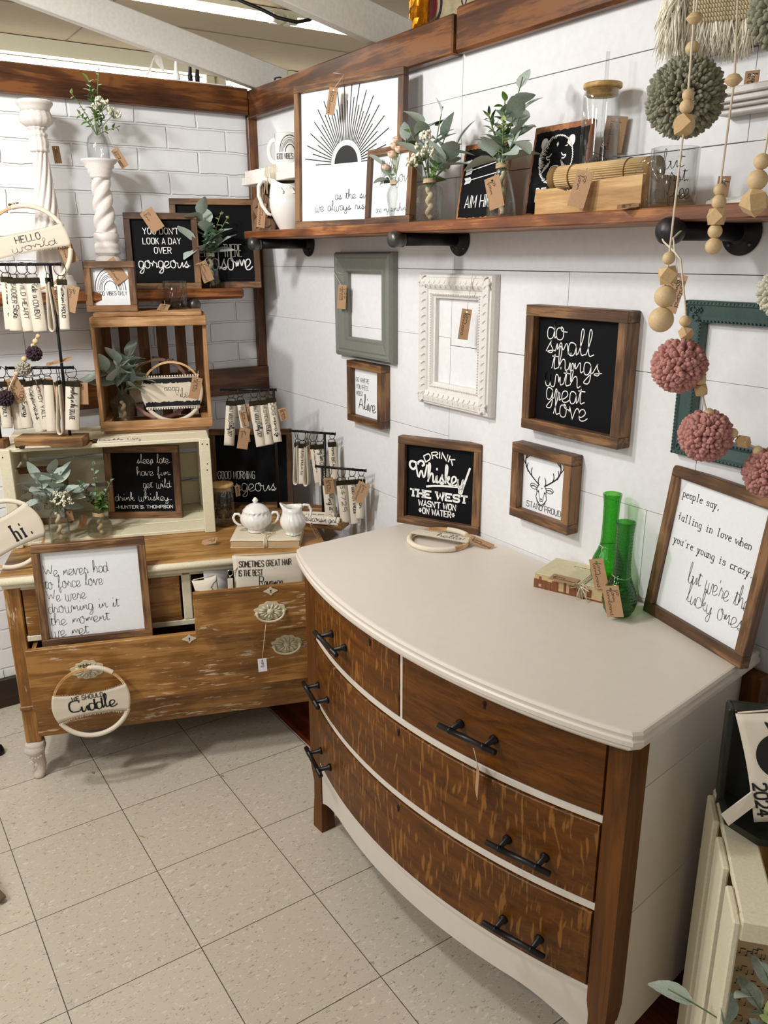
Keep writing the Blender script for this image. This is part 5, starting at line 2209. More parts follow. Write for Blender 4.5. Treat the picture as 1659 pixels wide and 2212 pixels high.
def flat_fob(label, loc, yaw, text, pitch=0, roll=0, L=.145, wd=.03):
    r = thing('key_fob', label, 'key fob', loc, (roll, pitch, yaw), 'canvas key fobs')
    s = MB()
    s.box((.016, -wd / 2, 0), (L, wd / 2, .0022), 0, .0008)
    s.box((.016, -wd / 2 + .0005, .0026), (L - .002, wd / 2 - .0005, .0044), 0, .0008)
    s.build('strap', CANVAS(), r)
    c = MB()
    c.box((0, -wd / 2 - .001, 0), (.016, wd / 2 + .001, .006), 0, .0012)
    c.tube([(0, -wd * .36, .003), (-.009, -wd * .36, .003), (-.011, 0, .003), (-.009, wd * .36, .003), (0, wd * .36, .003)], .0013, 6)
    c.build('clasp', OLDB, r)
    t = MB()
    ls = place_text(text, 'script' if text[1].islower() else 'caps', .022, L - .008, -wd * .22, wd * (.3 if text[1].islower() else .45))
    stroke_mesh(t, ls, .0008, lambda u, v: (u, v, .0049))
    t.build('lettering', INK(), r, fix=False)
    return r


flat_fob('cream key fob lying flat on the cream crate, in front of the wooden rack block', (.318, -.985, CT + .0005), 1.18, 'FREE spirit')
flat_fob('cream key fob reading buckle up lying at the front of the pine crate', (.362, -.782, CT + .0005), 1.16, 'Buckle Up!')
flat_fob('cream key fob propped behind the creamer beside the rack block', (.60, -.215, LZ + .035), .85, 'WIFE?', roll=1.25)
flat_fob('cream key fob reading wisconsin girl resting on the front corner rack block', (.622, -.205, LZ + .028), .72, 'Wisconsin girl', roll=.9)

# ------------------------------------------------------------------ embroidery hoops
RING = wood('hoop_wood', '#a97b47', '#cfa36b', '#e2c190', 'x', .5)
MACR = plain('cream_cotton_wrap', '#ded3bf', .85, noise=.08, scale=220, bmp=.3)
LINEN = plain('hoop_linen', '#d5c9b5', .85, noise=.06, scale=320, bmp=.3)


def hoop(label, cen, R, Mrot, wraps, band, text, wrapmat=None, extra=None, group='embroidery hoop signs', screw=True, linen=None, ink=None):
    """ring in local x-z; front is -y. wraps: (deg0, deg1); band: (lower v, upper v, tilt)"""
    r = thing('embroidery_hoop', label, 'embroidery hoop', cen, (0, 0, 0), group)
    r.matrix_world = Matrix.Translation(Vector(cen)) @ Mrot
    b = MB()
    for (r0, yo) in ((R, 0), (R - .0035, -.0005)):
        ring_pts = [(math.cos(t) * r0, yo, math.sin(t) * r0) for t in [2 * PI * i / 72 for i in range(72)]]
        vs, fs = [], []
        for p in ring_pts:
            d = Vector((p[0], 0, p[2])).normalized()
            for (a, y) in ((-.0015, -.0045), (.0015, -.0045), (.0015, .0045), (-.0015, .0045)):
                vs.append(Vector(p) + d * a + Vector((0, y, 0)))
        for i in range(72):
            j = (i + 1) % 72
            for k in range(4):
                k2 = (k + 1) % 4
                fs.append((i * 4 + k, i * 4 + k2, j * 4 + k2, j * 4 + k))
        b.add(vs, fs)
    b.build('ring', RING, r)
    for a0, a1 in wraps:
        w_ = MB()
        n = int(abs(a1 - a0) * R / .9 / 1.2) * 2 + 40
        pts, rr = [], []
        for i in range(n + 1):
            t = math.radians(a0 + (a1 - a0) * i / n)
            pts.append((math.cos(t) * (R - .001), 0, math.sin(t) * (R - .001)))
            rr.append(.0074 if i % 2 else .0067)
        w_.tube(pts, rr, 10)
        w_.build('cord_wrap', wrapmat or MACR, r)
    if screw:
        s = MB()
        s.box((-.006, -.004, R + .002), (-.002, .004, R + .011))
        s.box((.002, -.004, R + .002), (.006, .004, R + .011))
        s.tube([(-.016, 0, R + .0075), (.012, 0, R + .0075)], .0018, 8)
        s.tube([(-.018, 0, R + .0075), (-.011, 0, R + .0075)], .0036, 8)
        s.build('tension_screw', plain('hoop_brass', '#6d6452', .35, metal=.8, noise=.1), r)
    if band:
        v0, v1, sag = band
        f = MB()
        vs, fs = [], []
        n = 32
        m = 8
        for i in range(n + 1):
            for j in range(m + 1):
                q = j / m
                v = v0 + (v1 - v0) * q
                hw = math.sqrt(max(.0, (R + .0025) ** 2 - v * v))
                u = -hw + 2 * hw * i / n
                vv = v + sag * (1 - (2 * i / n - 1) ** 2) * (q - .5) * -2
                vs.append((u, -.0062 - .0006 * math.sin(q * 40), vv))
        for i in range(n):
            for j in range(m):
                fs.append((i * (m + 1) + j, (i + 1) * (m + 1) + j, (i + 1) * (m + 1) + j + 1, i * (m + 1) + j + 1))
        f.add(vs, fs, 0, True)
        f.build('fabric_band', linen or LINEN, r, fix=False, solid=.0012)
        for e in (0, 1):
            g = MB()
            rn = random.Random(e + int(R * 1000))
            v = v0 if e == 0 else v1
            hw = math.sqrt(R * R - v * v) * .96
            for k in range(60):
                u = -hw + 2 * hw * k / 59
                vv = v + sag * (1 - (u / hw) ** 2) * (1 if e == 0 else -1)
                g.tube([(u, -.0072, vv), (u + rn.uniform(-.002, .002), -.009, vv + (-.005 if e == 0 else .004) * rn.uniform(.5, 1.2))], .0006, 4)
            g.build('frayed_edge', LINEN, r)
    if text:
        t = MB()
        mp = lambda u, v: (u, -.0076, v)
        for ln in text:
            tx, fo, u0, u1, v, hh, sw = ln[:7]
            op = dict(ln[7]) if len(ln) > 7 else {}
            br = op.pop('brush', 0)
            stroke_mesh(t, place_text(tx, fo, u0, u1, v, hh, **op), sw / 2, mp, 0, br)
        t.build('lettering', INK(), r, fix=False)
    if extra:
        extra(r)
    return r


def face(yaw, tilt=0, spin=0):
    return Matrix.Rotation(yaw, 4, 'Z') @ Matrix.Rotation(-tilt, 4, 'X') @ Matrix.Rotation(spin, 4, 'Y')


hoop('large cream embroidery hoop reading hello world, leaning against the tall candlestick', (.178, -.862, SA + .1315), .124, face(1.15, .12, -.2), [(20, 95), (-60, -12), (-170, -120)], (-.018, .05, .006),
     [('HELLO', 'caps', -.028, .045, .018, .019, .0024), ('world', 'script', -.045, .088, -.004, .0085, .0012)])
hoop('white wrapped hoop reading hi, leaning on the left end of the cream crate', (.493, -1.078, LZ + .1045), .098, face(1.22, .18, -.42), [(28, 92), (-128, -48)], (-.052, .058, .008),
     [('hi.', 'type', .012, .060, -.028, .026, .0040, dict(brush=.5))])
hoop('hoop reading we should cuddle, hanging from the lower drawer of the distressed dresser', tuple(Lw(.203, -.117, .310)), .107, face(LY, .08, -.06), [(48, 88), (-152, -22)], (-.046, .040, .012),
     [('WE SHOULD', 'caps', -.052, .035, .014, .0125, .0018), ('Cuddle', 'script', -.062, .07, -.020, .015, .0030, dict(brush=.8))])


def wcl(x, y, z):
    return Vector((wc0.x + math.cos(wyaw) * x - math.sin(wyaw) * y, wc0.y + math.sin(wyaw) * x + math.cos(wyaw) * y, wc0.z + z))


def gv_extra(r):
    k = MB()
    for v, s in ((.046, 1), (-.052, -1)):
        hw = math.sqrt(.098 ** 2 - v * v) + .002
        for i in range(22):
            k.ball((-hw + 2 * hw * i / 21, -.008, v + s * .005), .0032, 7)
        k.tube([(-hw, -.0075, v), (hw, -.0075, v)], .0016, 6)
    k.build('pom_pom_trim', plain('trim_white', '#eae2d6', .8), r)
    k = MB()
    rn = random.Random(8)
    for v0, v1 in ((.026, .043), (-.049, -.032)):
        n = 40
        top, bot = [], []
        for i in range(n + 1):
            f = i / n
            hw = math.sqrt(.098 ** 2 - ((v0 + v1) / 2) ** 2)
            u = -hw + 2 * hw * f
            ragged = rn.uniform(0, .005)
            if v0 > 0:
                top.append((u, v1)), bot.append((u, v0 + ragged))
            else:
                top.append((u, v1 - ragged)), bot.append((u, v0))
        vs = [(a, -.0079, b) for a, b in top] + [(a, -.0079, b) for a, b in bot]
        k.add(vs, [(i, i + 1, n + 2 + i, n + 1 + i) for i in range(n)])
    k.build('black_stripe', plain('black_felt', '#121212', .9), r, fix=False)


hoop('round hoop with black stripes reading good vibes, inside the pine crate', tuple(wcl(.232, .088, .1065)), .099, face(wyaw, .2, 0), [(-150, -30)], (-.05, .044, 0),
     [('GOOD', 'caps', -.025, .022, .002, .011, .0011), ('Vibes', 'script', .008, .062, -.020, .012, .0010)], extra=gv_extra)
hoop('pink wrapped hoop with faux leaves behind the good vibes hoop, inside the pine crate', tuple(wcl(.190, .160, .1065)), .1, face(wyaw, .22, 0), [(30, 88), (-145, -35)], (-.045, .035, .004),
     [('lovely', 'script', -.06, .05, -.012, .014, .0016)], wrapmat=plain('pink_cotton_wrap', '#c39a92', .85, noise=.08, scale=220, bmp=.3))
hoop('cream wrapped hoop reading hello, lying flat on the white dresser', (1.300, -.133, DZ + .0085), .083, Matrix.Rotation(.47, 4, 'Z') @ Matrix.Rotation(-PI / 2 + .02, 4, 'X'), [(50, 100), (-165, -35)], (-.012, .034, .003),
     [('hello!', 'script', -.01, .066, .002, .0095, .0013)])

# ------------------------------------------------------------------ drinkware and crockery
def handle_pts(r, zc, hh, out, n=18):
    return [(r - .004 + out * math.sin(PI * i / n) ** .7, 0, zc + hh * math.cos(PI * i / n)) for i in range(n + 1)]


def mug(label, loc, R, H, rz, mat, art=None, wall=.004, glassy=False, name='mug'):
    r = thing(name, label, 'mug', loc, (0, 0, rz), None)
    b = MB()
    b.lathe([(.0005, 0), (R * .93, 0), (R, .004), (R, H - .001), (R - wall * .5, H), (R - wall, H - .001), (R - wall, .010), (R * .6, .0085), (.0005, .0085)], 48)
    b.build('body', mat, r)
    h = MB()
    h.tube(handle_pts(R, H * .5, H * .34, .030), .0058, 12, ry=1.25)
    h.build('handle', mat, r)
    if art:
        t = MB()
        art(t, lambda u, v: ((R + .0006) * math.cos(u / R), (R + .0006) * math.sin(u / R), v))
        t.build('lettering', INK(), r, fix=False)
    return r


def cam_yaw(p):
    return math.atan2(CAMP.y - p[1], CAMP.x - p[0])


def subdiv(lines, step):
    out = []
    for l in lines:
        q = [l[0]]
        for a, b in zip(l, l[1:]):
            n = max(1, int(math.hypot(b[0] - a[0], b[1] - a[1]) / step))
            for i in range(1, n + 1):
                q.append((a[0] + (b[0] - a[0]) * i / n, a[1] + (b[1] - a[1]) * i / n))
        out.append(q)
    return out


def rb_mug(t, mp):
    off = .032
    for i, r0 in enumerate((.034, .029, .025, .0225, .020, .015)):
        q = [(off + r0 * math.cos(PI * k / 30), .043 + r0 * 1.4 * math.sin(PI * k / 30)) for k in range(31)]
        stroke_mesh(t, [q], .0012 if i in (0, 5) else .0006, mp)
    stroke_mesh(t, subdiv(place_text('GOOD VIBES ONLY', 'caps', -.018, .07, .022, .0165), .003), .0008, mp)


p = (.435, -.095, 1.8235)
# handle to the left in the picture
mug('white mug with a black rainbow and good vibes only, on the small corner ledge', p, .043, .100, cam_yaw(p) - 2.0, CERAMIC(), None)
r = bpy.data.objects[-1] if False else None
m_ = [o for o in COL.objects if o.name.startswith('mug')][-1]
t = MB()
a0 = 2.0
rb_mug(t, lambda u, v: (.0436 * math.cos(u / .043 + a0 - .62), .0436 * math.sin(u / .043 + a0 - .62), v))
t.build('lettering', INK(), m_, fix=False)


def glassmug(label, p, R, H, art, hyaw=-2.0):
    m = mug(label, p, R, H, cam_yaw(p) + hyaw, CLEAR(), None, .0042, True, 'glass_mug')
    t = MB()
    art(t, lambda u, v: ((R + .0006) * math.cos(u / R - hyaw), (R + .0006) * math.sin(u / R - hyaw), v))
    t.build('lettering', INK(), m, fix=False)
    return m


glassmug('clear glass mug with number 54729 on top of the pine crate', (.205, -.42, WT), .040, .092,
         lambda t, mp: stroke_mesh(t, subdiv(place_text('54729', 'caps', -.034, .036, .026, .044), .003), .0007, mp), -2.0)
glassmug('clear glass mug reading but first coffee on the right of the long shelf', (1.965, -.15, SB), .041, .098,
         lambda t, mp: (stroke_mesh(t, subdiv(place_text('but', 'script', -.018, .016, .064, .0115), .003), .0006, mp), stroke_mesh(t, subdiv(place_text('first,', 'script', -.022, .026, .042, .011), .003), .0006, mp), stroke_mesh(t, subdiv(place_text('coffee', 'script', -.030, .032, .016, .012), .003), .0006, mp)), -2.0)


def can_glass(label, loc, R, H, art, straw):
    r = thing('glass_tumbler', label, 'tumbler', loc, (0, 0, cam_yaw(loc)), 'can-shaped glass tumblers')
    b = MB()
    o = [(.0005, 0), (R * .8, 0), (R * .93, .004), (R, .014), (R, H - .018), (R * .97, H - .01), (R * .9, H - .003), (R * .88, H)]
    i_ = [(q - .0025, z) for q, z in o[:0:-1]]
    i_[-1] = (R * .78, .008)
    b.lathe(o + [(q, z if k < len(i_) - 1 else .008) for k, (q, z) in enumerate(i_)] + [(.0005, .008)], 40)
    b.build('glass', CLEAR(), r)
    l = MB()
    l.lathe([(.0001, H - .014), (R * .80, H - .013), (R * .83, H + .001), (R * .98, H + .001), (R * 1.0, H + .003), (R * 1.0, H + .008), (R * .97, H + .010), (.0001, H + .010)], 40)
    l.build('bamboo_lid', wood('bamboo', '#9a7340', '#bd9658', '#d1ae74', 'x', .5), r)
    s = MB()
    s.tube([(.002, .004, .011), (.0, .006, H + straw)], .0036, 14)
    s.build('straw', CLEAR(), r)
    t = MB()
    art(t, lambda u, v: ((R + .0007) * math.cos(u / R), (R + .0007) * math.sin(u / R), v))
    t.build('lettering', INK(), r, fix=False)
    return r


def girl(t, mp):
    for ln in (('small', 'script', -.03, .016, .094, .012), ('town', 'script', -.032, .012, .060, .013)):
        stroke_mesh(t, subdiv(place_text(*ln), .003), .00065, mp)
    stroke_mesh(t, subdiv(place_text('GIRL', 'caps', -.016, .018, .026, .024), .003), .0009, mp)
    out = [(-.034, .022), (-.030, .055), (-.034, .09), (-.030, .118), (-.022, .126), (-.019, .120), (.0, .113), (.014, .107), (.018, .098), (.014, .088), (.019, .078), (.022, .086), (.018, .06), (.020, .04), (.016, .022), (-.034, .022)]
    stroke_mesh(t, subdiv([out], .003), .0005, mp)


can_glass('clear can-shaped glass tumbler with bamboo lid reading small town girl, on the long shelf', (1.706, -.060, SB), .038, .236, girl, .066)
can_glass('can-shaped glass tumbler with bamboo lid in front of the good morning sign', (.462, -.402, LZ), .037, .135,
          lambda t, mp: [stroke_mesh(t, subdiv(place_text(a, 'script', -.032, .032, z, .012), .003), .0012, mp) for a, z in (('here', .085), ('comes', .062), ('the sun', .035))], .05)

# box and bamboo roll on the shelf
byaw = 0.0
r = thing('wooden_box', 'small open wooden box with a broken front board on the long shelf', 'box', (1.668, -.192, SB), (0, 0, .05))
b = MB()
pale = lambda a: wood('pale_pine', '#9a7243', '#bd935c', '#d0ab77', a, .6)
b.prism([(0, 0), (.255, 0), (.255, .058), (.17, .056), (.12, .048), (.08, .040), (.055, .047), (.0, .047)], 0, .009)
b.build('front_board', pale('x'), r)
b = MB()
b.box((0, .009, 0), (.009, .11, .047), 0, .001)
b.box((.246, .009, 0), (.255, .11, .06), 0, .001)
b.box((.009, .101, 0), (.246, .11, .05), 0, .001)
b.box((.009, .009, 0), (.246, .101, .006))
b.build('side_board', pale('y'), r)
r = thing('bamboo_roll', 'rolled bamboo table runner with brown edging in the wooden box', 'table runner', (1.655, -.13, SB + .0715), (0, 0, .05))
b = MB()
n = 30
for k in range(n):
    t = 2 * PI * k / n
    b.tube([(.018, .0205 * math.cos(t), .0205 * math.sin(t)), (.232, .0205 * math.cos(t), .0205 * math.sin(t))], .0023, 6)
b.tube([(.019, 0, 0), (.231, 0, 0)], .0195, 18)
b.build('bamboo_slat', wood('bamboo_pale', '#b28f5c', '#d2b27f', '#e2c79a', 'x', .6), r)
b = MB()
b.tube([(0, 0, 0), (.018, 0, 0)], .0225, 24)
b.tube([(.232, 0, 0), (.25, 0, 0)], .0225, 24)
for x in (.055, .19):
    b.tube([(x, .0235 * math.cos(t), .0235 * math.sin(t)) for t in [2 * PI * i / 24 for i in range(24)]], .0012, 6, closed=True)
b.build('woven_edge', plain('gold_braid', '#8a6a35', .6, noise=.3, scale=400, bmp=.6), r)

# white pitcher and the carved wooden block behind it
r = thing('pitcher', 'white glazed pitcher with embossed scrolls at the left end of the long shelf', 'pitcher', (.475, -.118, SB), (0, 0, 0.98))


def spout(rr, z, t):
    k = max(0, (z - .085) / .06)
    f = max(0, math.cos(t)) ** 6
    return (rr * (1 + .28 * f * k), z + (.03 * f - .012 * max(0, math.cos(2 * t + PI)) + .008 * max(0, -math.cos(t)) ** 4) * k, t)


b = MB()
b.lathe([(.0005, .003), (.034, 0), (.036, .004), (.044, .018), (.058, .045), (.064, .07), (.065, .09), (.0635, .097), (.064, .099), (.062, .115), (.058, .135), (.060, .148), (.057, .148), (.055, .135), (.06, .09), (.05, .03), (.03, .01), (.0005, .008)], 56, mod=spout)
for k in range(7):
    a = -1.9 + k * .55
    R0 = .0625
    pts = [((R0 + .002) * math.cos(a + .16 * math.sin(q * 1.1)), (R0 + .002) * math.sin(a + .16 * math.sin(q * 1.1)), .104 + .03 * q / 5 + .004 * math.cos(q * 2)) for q in range(6)]
    b.tube(pts, [.0008, .002, .0026, .0026, .002, .0008], 6)
b.build('body', CERAMIC(), r)
b = MB()
b.tube([(-.054, 0, .140), (-.066, 0, .154), (-.085, 0, .152), (-.097, 0, .132), (-.098, 0, .105), (-.088, 0, .075), (-.072, 0, .052), (-.060, 0, .046)], [.006, .0065, .0065, .0062, .006, .006, .0055, .0045], 12)
b.build('handle', CERAMIC(), r)
r = thing('carved_wood_block', 'dark carved wooden baluster block behind the white pitcher', 'wood carving', (.300, -.155, SB), (0, 0, .35))
b = MB()
cw = wood('carved_wood', '#3a2517', '#61452f', '#80614a', 'z', .5)
b.prism([(0, 0), (.085, 0), (.09, .02), (.075, .036), (.05, .042), (.064, .06), (.075, .085), (.062, .105), (.044, .115), (.046, .145), (.052, .165), (.012, .165), (.014, .14), (.006, .11), (-.012, .095), (-.013, .07), (.004, .046), (-.008, .036), (-.013, .02)], 0, .045)
b.build('block', cw, r)
b = MB()
for sx in (0,):
    for q in range(3):
        b.tube([(.0 + .012 * q, -.001, .012 + .006 * q), (.03 + .01 * q, -.003, .022 - .004 * q), (.06 + .004 * q, -.001, .012 + .004 * q)], .0022, 6)
        b.tube([(.0 + .01 * q, -.001, .075 + .006 * q), (.028 + .01 * q, -.003, .088 - .004 * q), (.058, -.001, .074 + .006 * q)], .0022, 6)
b.build('carving', cw, r)

# teapot set on a stack of folded paper books
BK = Vector((.690, -.480, LZ))
byw = math.radians(57)
pages = lambda: plain('book_pages', '#c2a97f', .8, noise=.12, scale=160, bmp=.3)
paper = lambda: plain('cover_paper', '#d6cbb4', .75, noise=.05, scale=30)
r = thing('paper_covered_book', 'cream coverless book tied with twine under the sugar bowl and creamer', 'book', BK, (0, 0, byw), 'old books tied with twine')
b = MB()
b.box((.0, .0, .002), (.215, .155, .022), 0, .002)
b.build('page_block', pages(), r)
b = MB()
vs, fs = [], []
for i in range(13):
    for j in range(7):
        vs.append((-.002 + .219 * i / 12, -.002 + .159 * j / 6, .0228 + .0006 * math.sin(i * 1.3 + j)))
for i in range(12):
    for j in range(6):
        fs.append((i * 7 + j, i * 7 + 7 + j, i * 7 + 8 + j, i * 7 + j + 1))
b.add(vs, fs, 0, True)
b.box((-.001, -.001, 0), (.216, .156, .0018))
b.build('cover', paper(), r, fix=False, solid=.0008)
b = MB()
for k in range(4):
    x = .104 + .003 * k
    b.tube([(x + .012, .156, .0245), (x, .05, .0247), (x, -.003, .0245), (x, -.0035, .0)], .0011, 5)
for k in range(3):
    b.tube([(.108, .03, .0255), (.092 - .006 * k, .05 + .012 * k, .029), (.118 + .008 * k, .058, .029), (.11, .03, .0255)], .0011, 5)
b.build('twine', CORD(), r)
b = MB()
b.box((.185, .07, .0239), (.202, .105, .0243))
b.build('stamp_label', plain('faded_stamp', '#8c8266', .8), r)


def swirl(lobes, amt, tw):
    return lambda rr, z, t: (rr * (1 + amt * math.cos(lobes * (t - tw * z))), z, t)


BT = LZ + .0247
r = thing('sugar_bowl', 'white swirl-fluted lidded sugar bowl with two handles, on the tied book', 'sugar bowl', (.652, -.372, BT), (0, 0, cam_yaw((.64, -.37)) + PI / 2))
b = MB()
b.lathe([(.0005, .004), (.026, .0), (.030, .002), (.028, .006), (.027, .010)], 56)
b.lathe([(.027, .0095), (.036, .017), (.047, .03), (.0505, .042), (.049, .052), (.043, .061), (.041, .065), (.042, .0665), (.038, .067), (.036, .06), (.03, .02), (.0005, .015)], 72, mod=swirl(16, .04, 26))
b.build('bowl', CERAMIC(), r)
b = MB()
b.lathe([(.0405, .067), (.042, .069), (.039, .073), (.030, .083), (.018, .090), (.009, .093)], 72, mod=swirl(16, .03, 20))
b.lathe([(.009, .0925), (.006, .096), (.009, .101), (.0095, .104), (.006, .108), (.003, .112), (.0001, .113)], 24)
b.build('lid', CERAMIC(), r)
for s in (-1, 1):
    b = MB()
    b.tube([(s * .046, 0, .05), (s * .055, 0, .060), (s * .066, 0, .060), (s * .072, 0, .049), (s * .068, 0, .035), (s * .058, 0, .025), (s * .047, 0, .022)], [.0042, .0046, .0046, .0044, .0042, .004, .0036], 10)
    b.build('handle', CERAMIC(), r)

r = thing('creamer', 'white swirl-fluted creamer jug with open spout, on the tied book', 'creamer', (.745, -.288, BT), (0, 0, cam_yaw((.745, -.3)) - PI / 2 + .1))


def jug(rr, z, t):
    k = max(0, (z - .062) / .03)
    f = max(0, math.cos(t)) ** 5
    sw = 1 + (.035 * math.cos(16 * (t - 26 * z)) if z < .072 else 0)
    return (rr * sw * (1 + .36 * f * k), z + (.016 * f + .006 * max(0, -math.cos(t)) ** 3) * k, t)


b = MB()
b.lathe([(.0005, .004), (.022, .0), (.026, .002), (.024, .006), (.023, .01), (.031, .018), (.039, .031), (.041, .042), (.038, .055), (.031, .067), (.0285, .075), (.031, .090), (.028, .0905), (.026, .077), (.034, .045), (.02, .015), (.0005, .013)], 72, mod=jug)
b.build('body', CERAMIC(), r)
b = MB()
b.tube([(-.029, 0, .086), (-.036, 0, .094), (-.050, 0, .092), (-.058, 0, .077), (-.056, 0, .058), (-.047, 0, .044), (-.037, 0, .038)], [.0042, .0046, .0046, .0044, .0042, .004, .0036], 10)
b.build('handle', CERAMIC(), r)

# ------------------------------------------------------------------ green vases and the worn book on the white dresser
g1 = glass('bottle_green_glass', (.42, .80, .30, 1), .03, .25, 95)
g2 = glass('bottle_green_glass_deep', (.36, .74, .30, 1), .04, .2, 60)
r = thing('worn_book', 'worn coverless book with torn spine tied with twine, under the taller green vase', 'book', (1.675, -.146, DZ), (0, 0, math.radians(20)), 'old books tied with twine')
b = MB()
b.box((.0, .004, .001), (.205, .125, .0335), 0, .002)
b.build('page_block', pages(), r)
b = MB()
b.box((-.001, .003, .0335), (.206, .126, .035), 0, .0005)
b.build('title_page', plain('aged_title_page', '#d0c7a4', .75, noise=.05, scale=20), r)
b = MB()
stroke_mesh(b, place_text('pictures', 'type', .06, .10, .095, .0035), .0004, lambda u, v: (u, v, .0354))
for k in range(9):
    stroke_mesh(b, [[(.07 + .003 * (k % 3), .085 - .008 * k), (.17, .085 - .008 * k + .001)]], .0004, lambda u, v: (u, v, .0354))
b.build('print', plain('faded_print', '#857c62', .8), r, fix=False)
b = MB()
rn = random.Random(12)
x = 0
while x < .2:
    w_ = rn.uniform(.006, .02)
    if rn.random() < .72:
        z0 = rn.uniform(.0, .014) if rn.random() < .6 else 0
        b.box((x, .0025, z0), (min(.205, x + w_ * .9), .0048, rn.uniform(.02, .0335)), 0, .0006)
    x += w_
b.box((.0, .0036, .0), (.205, .0044, .004))
b.build('torn_spine', plain('torn_leather', '#7e4a28', .7, noise=.35, scale=150, bmp=.5), r)
b = MB()
for k in range(4):
    xx = .112 + .0035 * k
    b.tube([(xx, .126, .0362), (xx, .002, .0362), (xx, .0012, .0)], .0011, 5)
for q in ((-.016, -.012), (.016, -.010)):
    b.tube([(.117, .0, .035), (.117 + q[0], -.008, .036), (.117 + q[0] * 1.4, -.006, .024), (.117, .0, .03)], .0011, 5)
for q in (-.004, .022):
    b.tube([(.117, -.001, .03), (.117 + q * .6, -.008, .018), (.117 + q, -.012, .002)], .0011, 5)
b.build('twine', CORD(), r)


def green_vase(label, loc, prof, mat, mod, n=48):
    r = thing('green_bud_vase', label, 'vase', loc, (0, 0, .3), 'green glass bud vases')
    inner = [(max(.001, q - .0028), z) for q, z in prof][::-1]
    b = MB()
    b.lathe([(.0005, 0)] + prof + [(q, z) for q, z in inner if z > .012] + [(.012, .01), (.0005, .009)], n, mod=mod)
    b.build('body', mat, r)
    b = MB()
    z = .088
    rr = [q for q, zz in prof if zz <= z][-1]
    b.tube([((.0195) * math.cos(t), (.0195) * math.sin(t), z + .002 * math.sin(2 * t)) for t in [2 * PI * i / 20 for i in range(20)]], .0011, 6, closed=True)
    b.tube([(-.006, -.0195, z), (-.006, -.022, z - .012), (-.008, -.026, z - .022)], .0009, 5)
    b.build('string', CORD(), r)
    return r


pv = [(.024, 0), (.027, .002), (.032, .012), (.0365, .03), (.036, .045), (.031, .062), (.023, .08), (.0185, .095), (.0175, .115), (.0172, .15), (.0178, .185), (.0195, .2), (.0205, .206), (.0200, .209)]


def diamond(rr, z, t):
    k = math.sin(8 * t + z * 330) * math.sin(8 * t - z * 330)
    return (rr * (1 + (.028 * k if .008 < z < .064 else 0)), z, t)


def beaded(rr, z, t):
    k = abs(math.sin(8 * t)) ** .5
    v = math.cos(z * 900)
    return (rr * (1 + (.03 * v * (1 - k) + .012 * (k - .6) + .012 * v if .01 < z < .195 else 0)), z, t)


def dense(p, n=90):
    out = []
    for i in range(n + 1):
        z = p[-1][1] * i / n
        for (a, b_) in zip(p, p[1:]):
            if a[1] <= z <= b_[1]:
                f = (z - a[1]) / max(1e-6, b_[1] - a[1])
                out.append((a[0] + (b_[0] - a[0]) * f, z))
                break
    return out


green_vase('tall smooth-necked green glass vase standing on the worn book', (1.808, -.052, DZ + .0352), dense(pv, 80), g1, diamond, 64)
green_vase('beaded green glass vase standing on the white dresser beside the worn book', (1.888, -.098, DZ), dense(pv, 120), g2, beaded, 96)

# ------------------------------------------------------------------ pouches
def pouch(label, loc, rot, w, h, cutz, lines, strap=None, mat=None, bulge=.012, group='canvas zip pouches', art=None):
    r = thing('zip_pouch', label, 'pouch', loc, rot, group)
    b = MB()
    n, m = 16, 12
    idx = lambda s, i, j: s * (n + 1) * (m + 1) + i * (m + 1) + j
    vs, fs = [], []
    rn = random.Random(int(w * 1e4))
    for s in (0, 1):
        for i in range(n + 1):
            for j in range(m + 1):
                u, v = i / n, j / m
                e = (math.sin(PI * min(1, max(0, u))) ** .6) * (math.sin(PI * v) ** .6)
                wv = .0015 * math.sin(9 * u + 5 * v) + .001 * math.sin(23 * v + 4 * u)
                y = (-1 if s == 0 else 1) * (.0006 + bulge * e + wv * e)
                x = w * u + .004 * math.sin(PI * v) * (1 if u < .5 else -1) * abs(2 * u - 1)
                z = h * v - .006 * math.sin(PI * u) * (1 if v > .5 else 0) * (2 * v - 1)
                vs.append((x, y, z))
    for s in (0, 1):
        for i in range(n):
            for j in range(m):
                fs.append((idx(s, i, j), idx(s, i + 1, j), idx(s, i + 1, j + 1), idx(s, i, j + 1)))
    b.add(vs, fs, 0, True)
    b.build('pouch_body', mat or CANVAS(), r, fix=False, solid=.0008)
    b = MB()
    b.tube([(.004, 0, h + .001), (w - .004, 0, h - .001)], .0016, 6)
    b.build('zip', plain('zip_cream', '#c9beab', .7), r)
    if lines or art:
        t = MB()

        def mp(u, v):
            e = (math.sin(PI * min(1, max(0, u / w))) ** .6) * (math.sin(PI * min(1, max(0, v / h))) ** .6)
            wv = .0015 * math.sin(9 * u / w + 5 * v / h) + .001 * math.sin(23 * v / h + 4 * u / w)
            return (u, -(.0006 + bulge * e + wv * e) - .0016, v)
        for ln in lines:
            stroke_mesh(t, subdiv(place_text(*ln[:6]), .004), ln[6] / 2, mp, 0, ln[7] if len(ln) > 7 else 0)
        if art:
            art(t, mp)
        t.build('lettering', INK(), r, fix=False)
    if strap:
        strap(r)
    return r


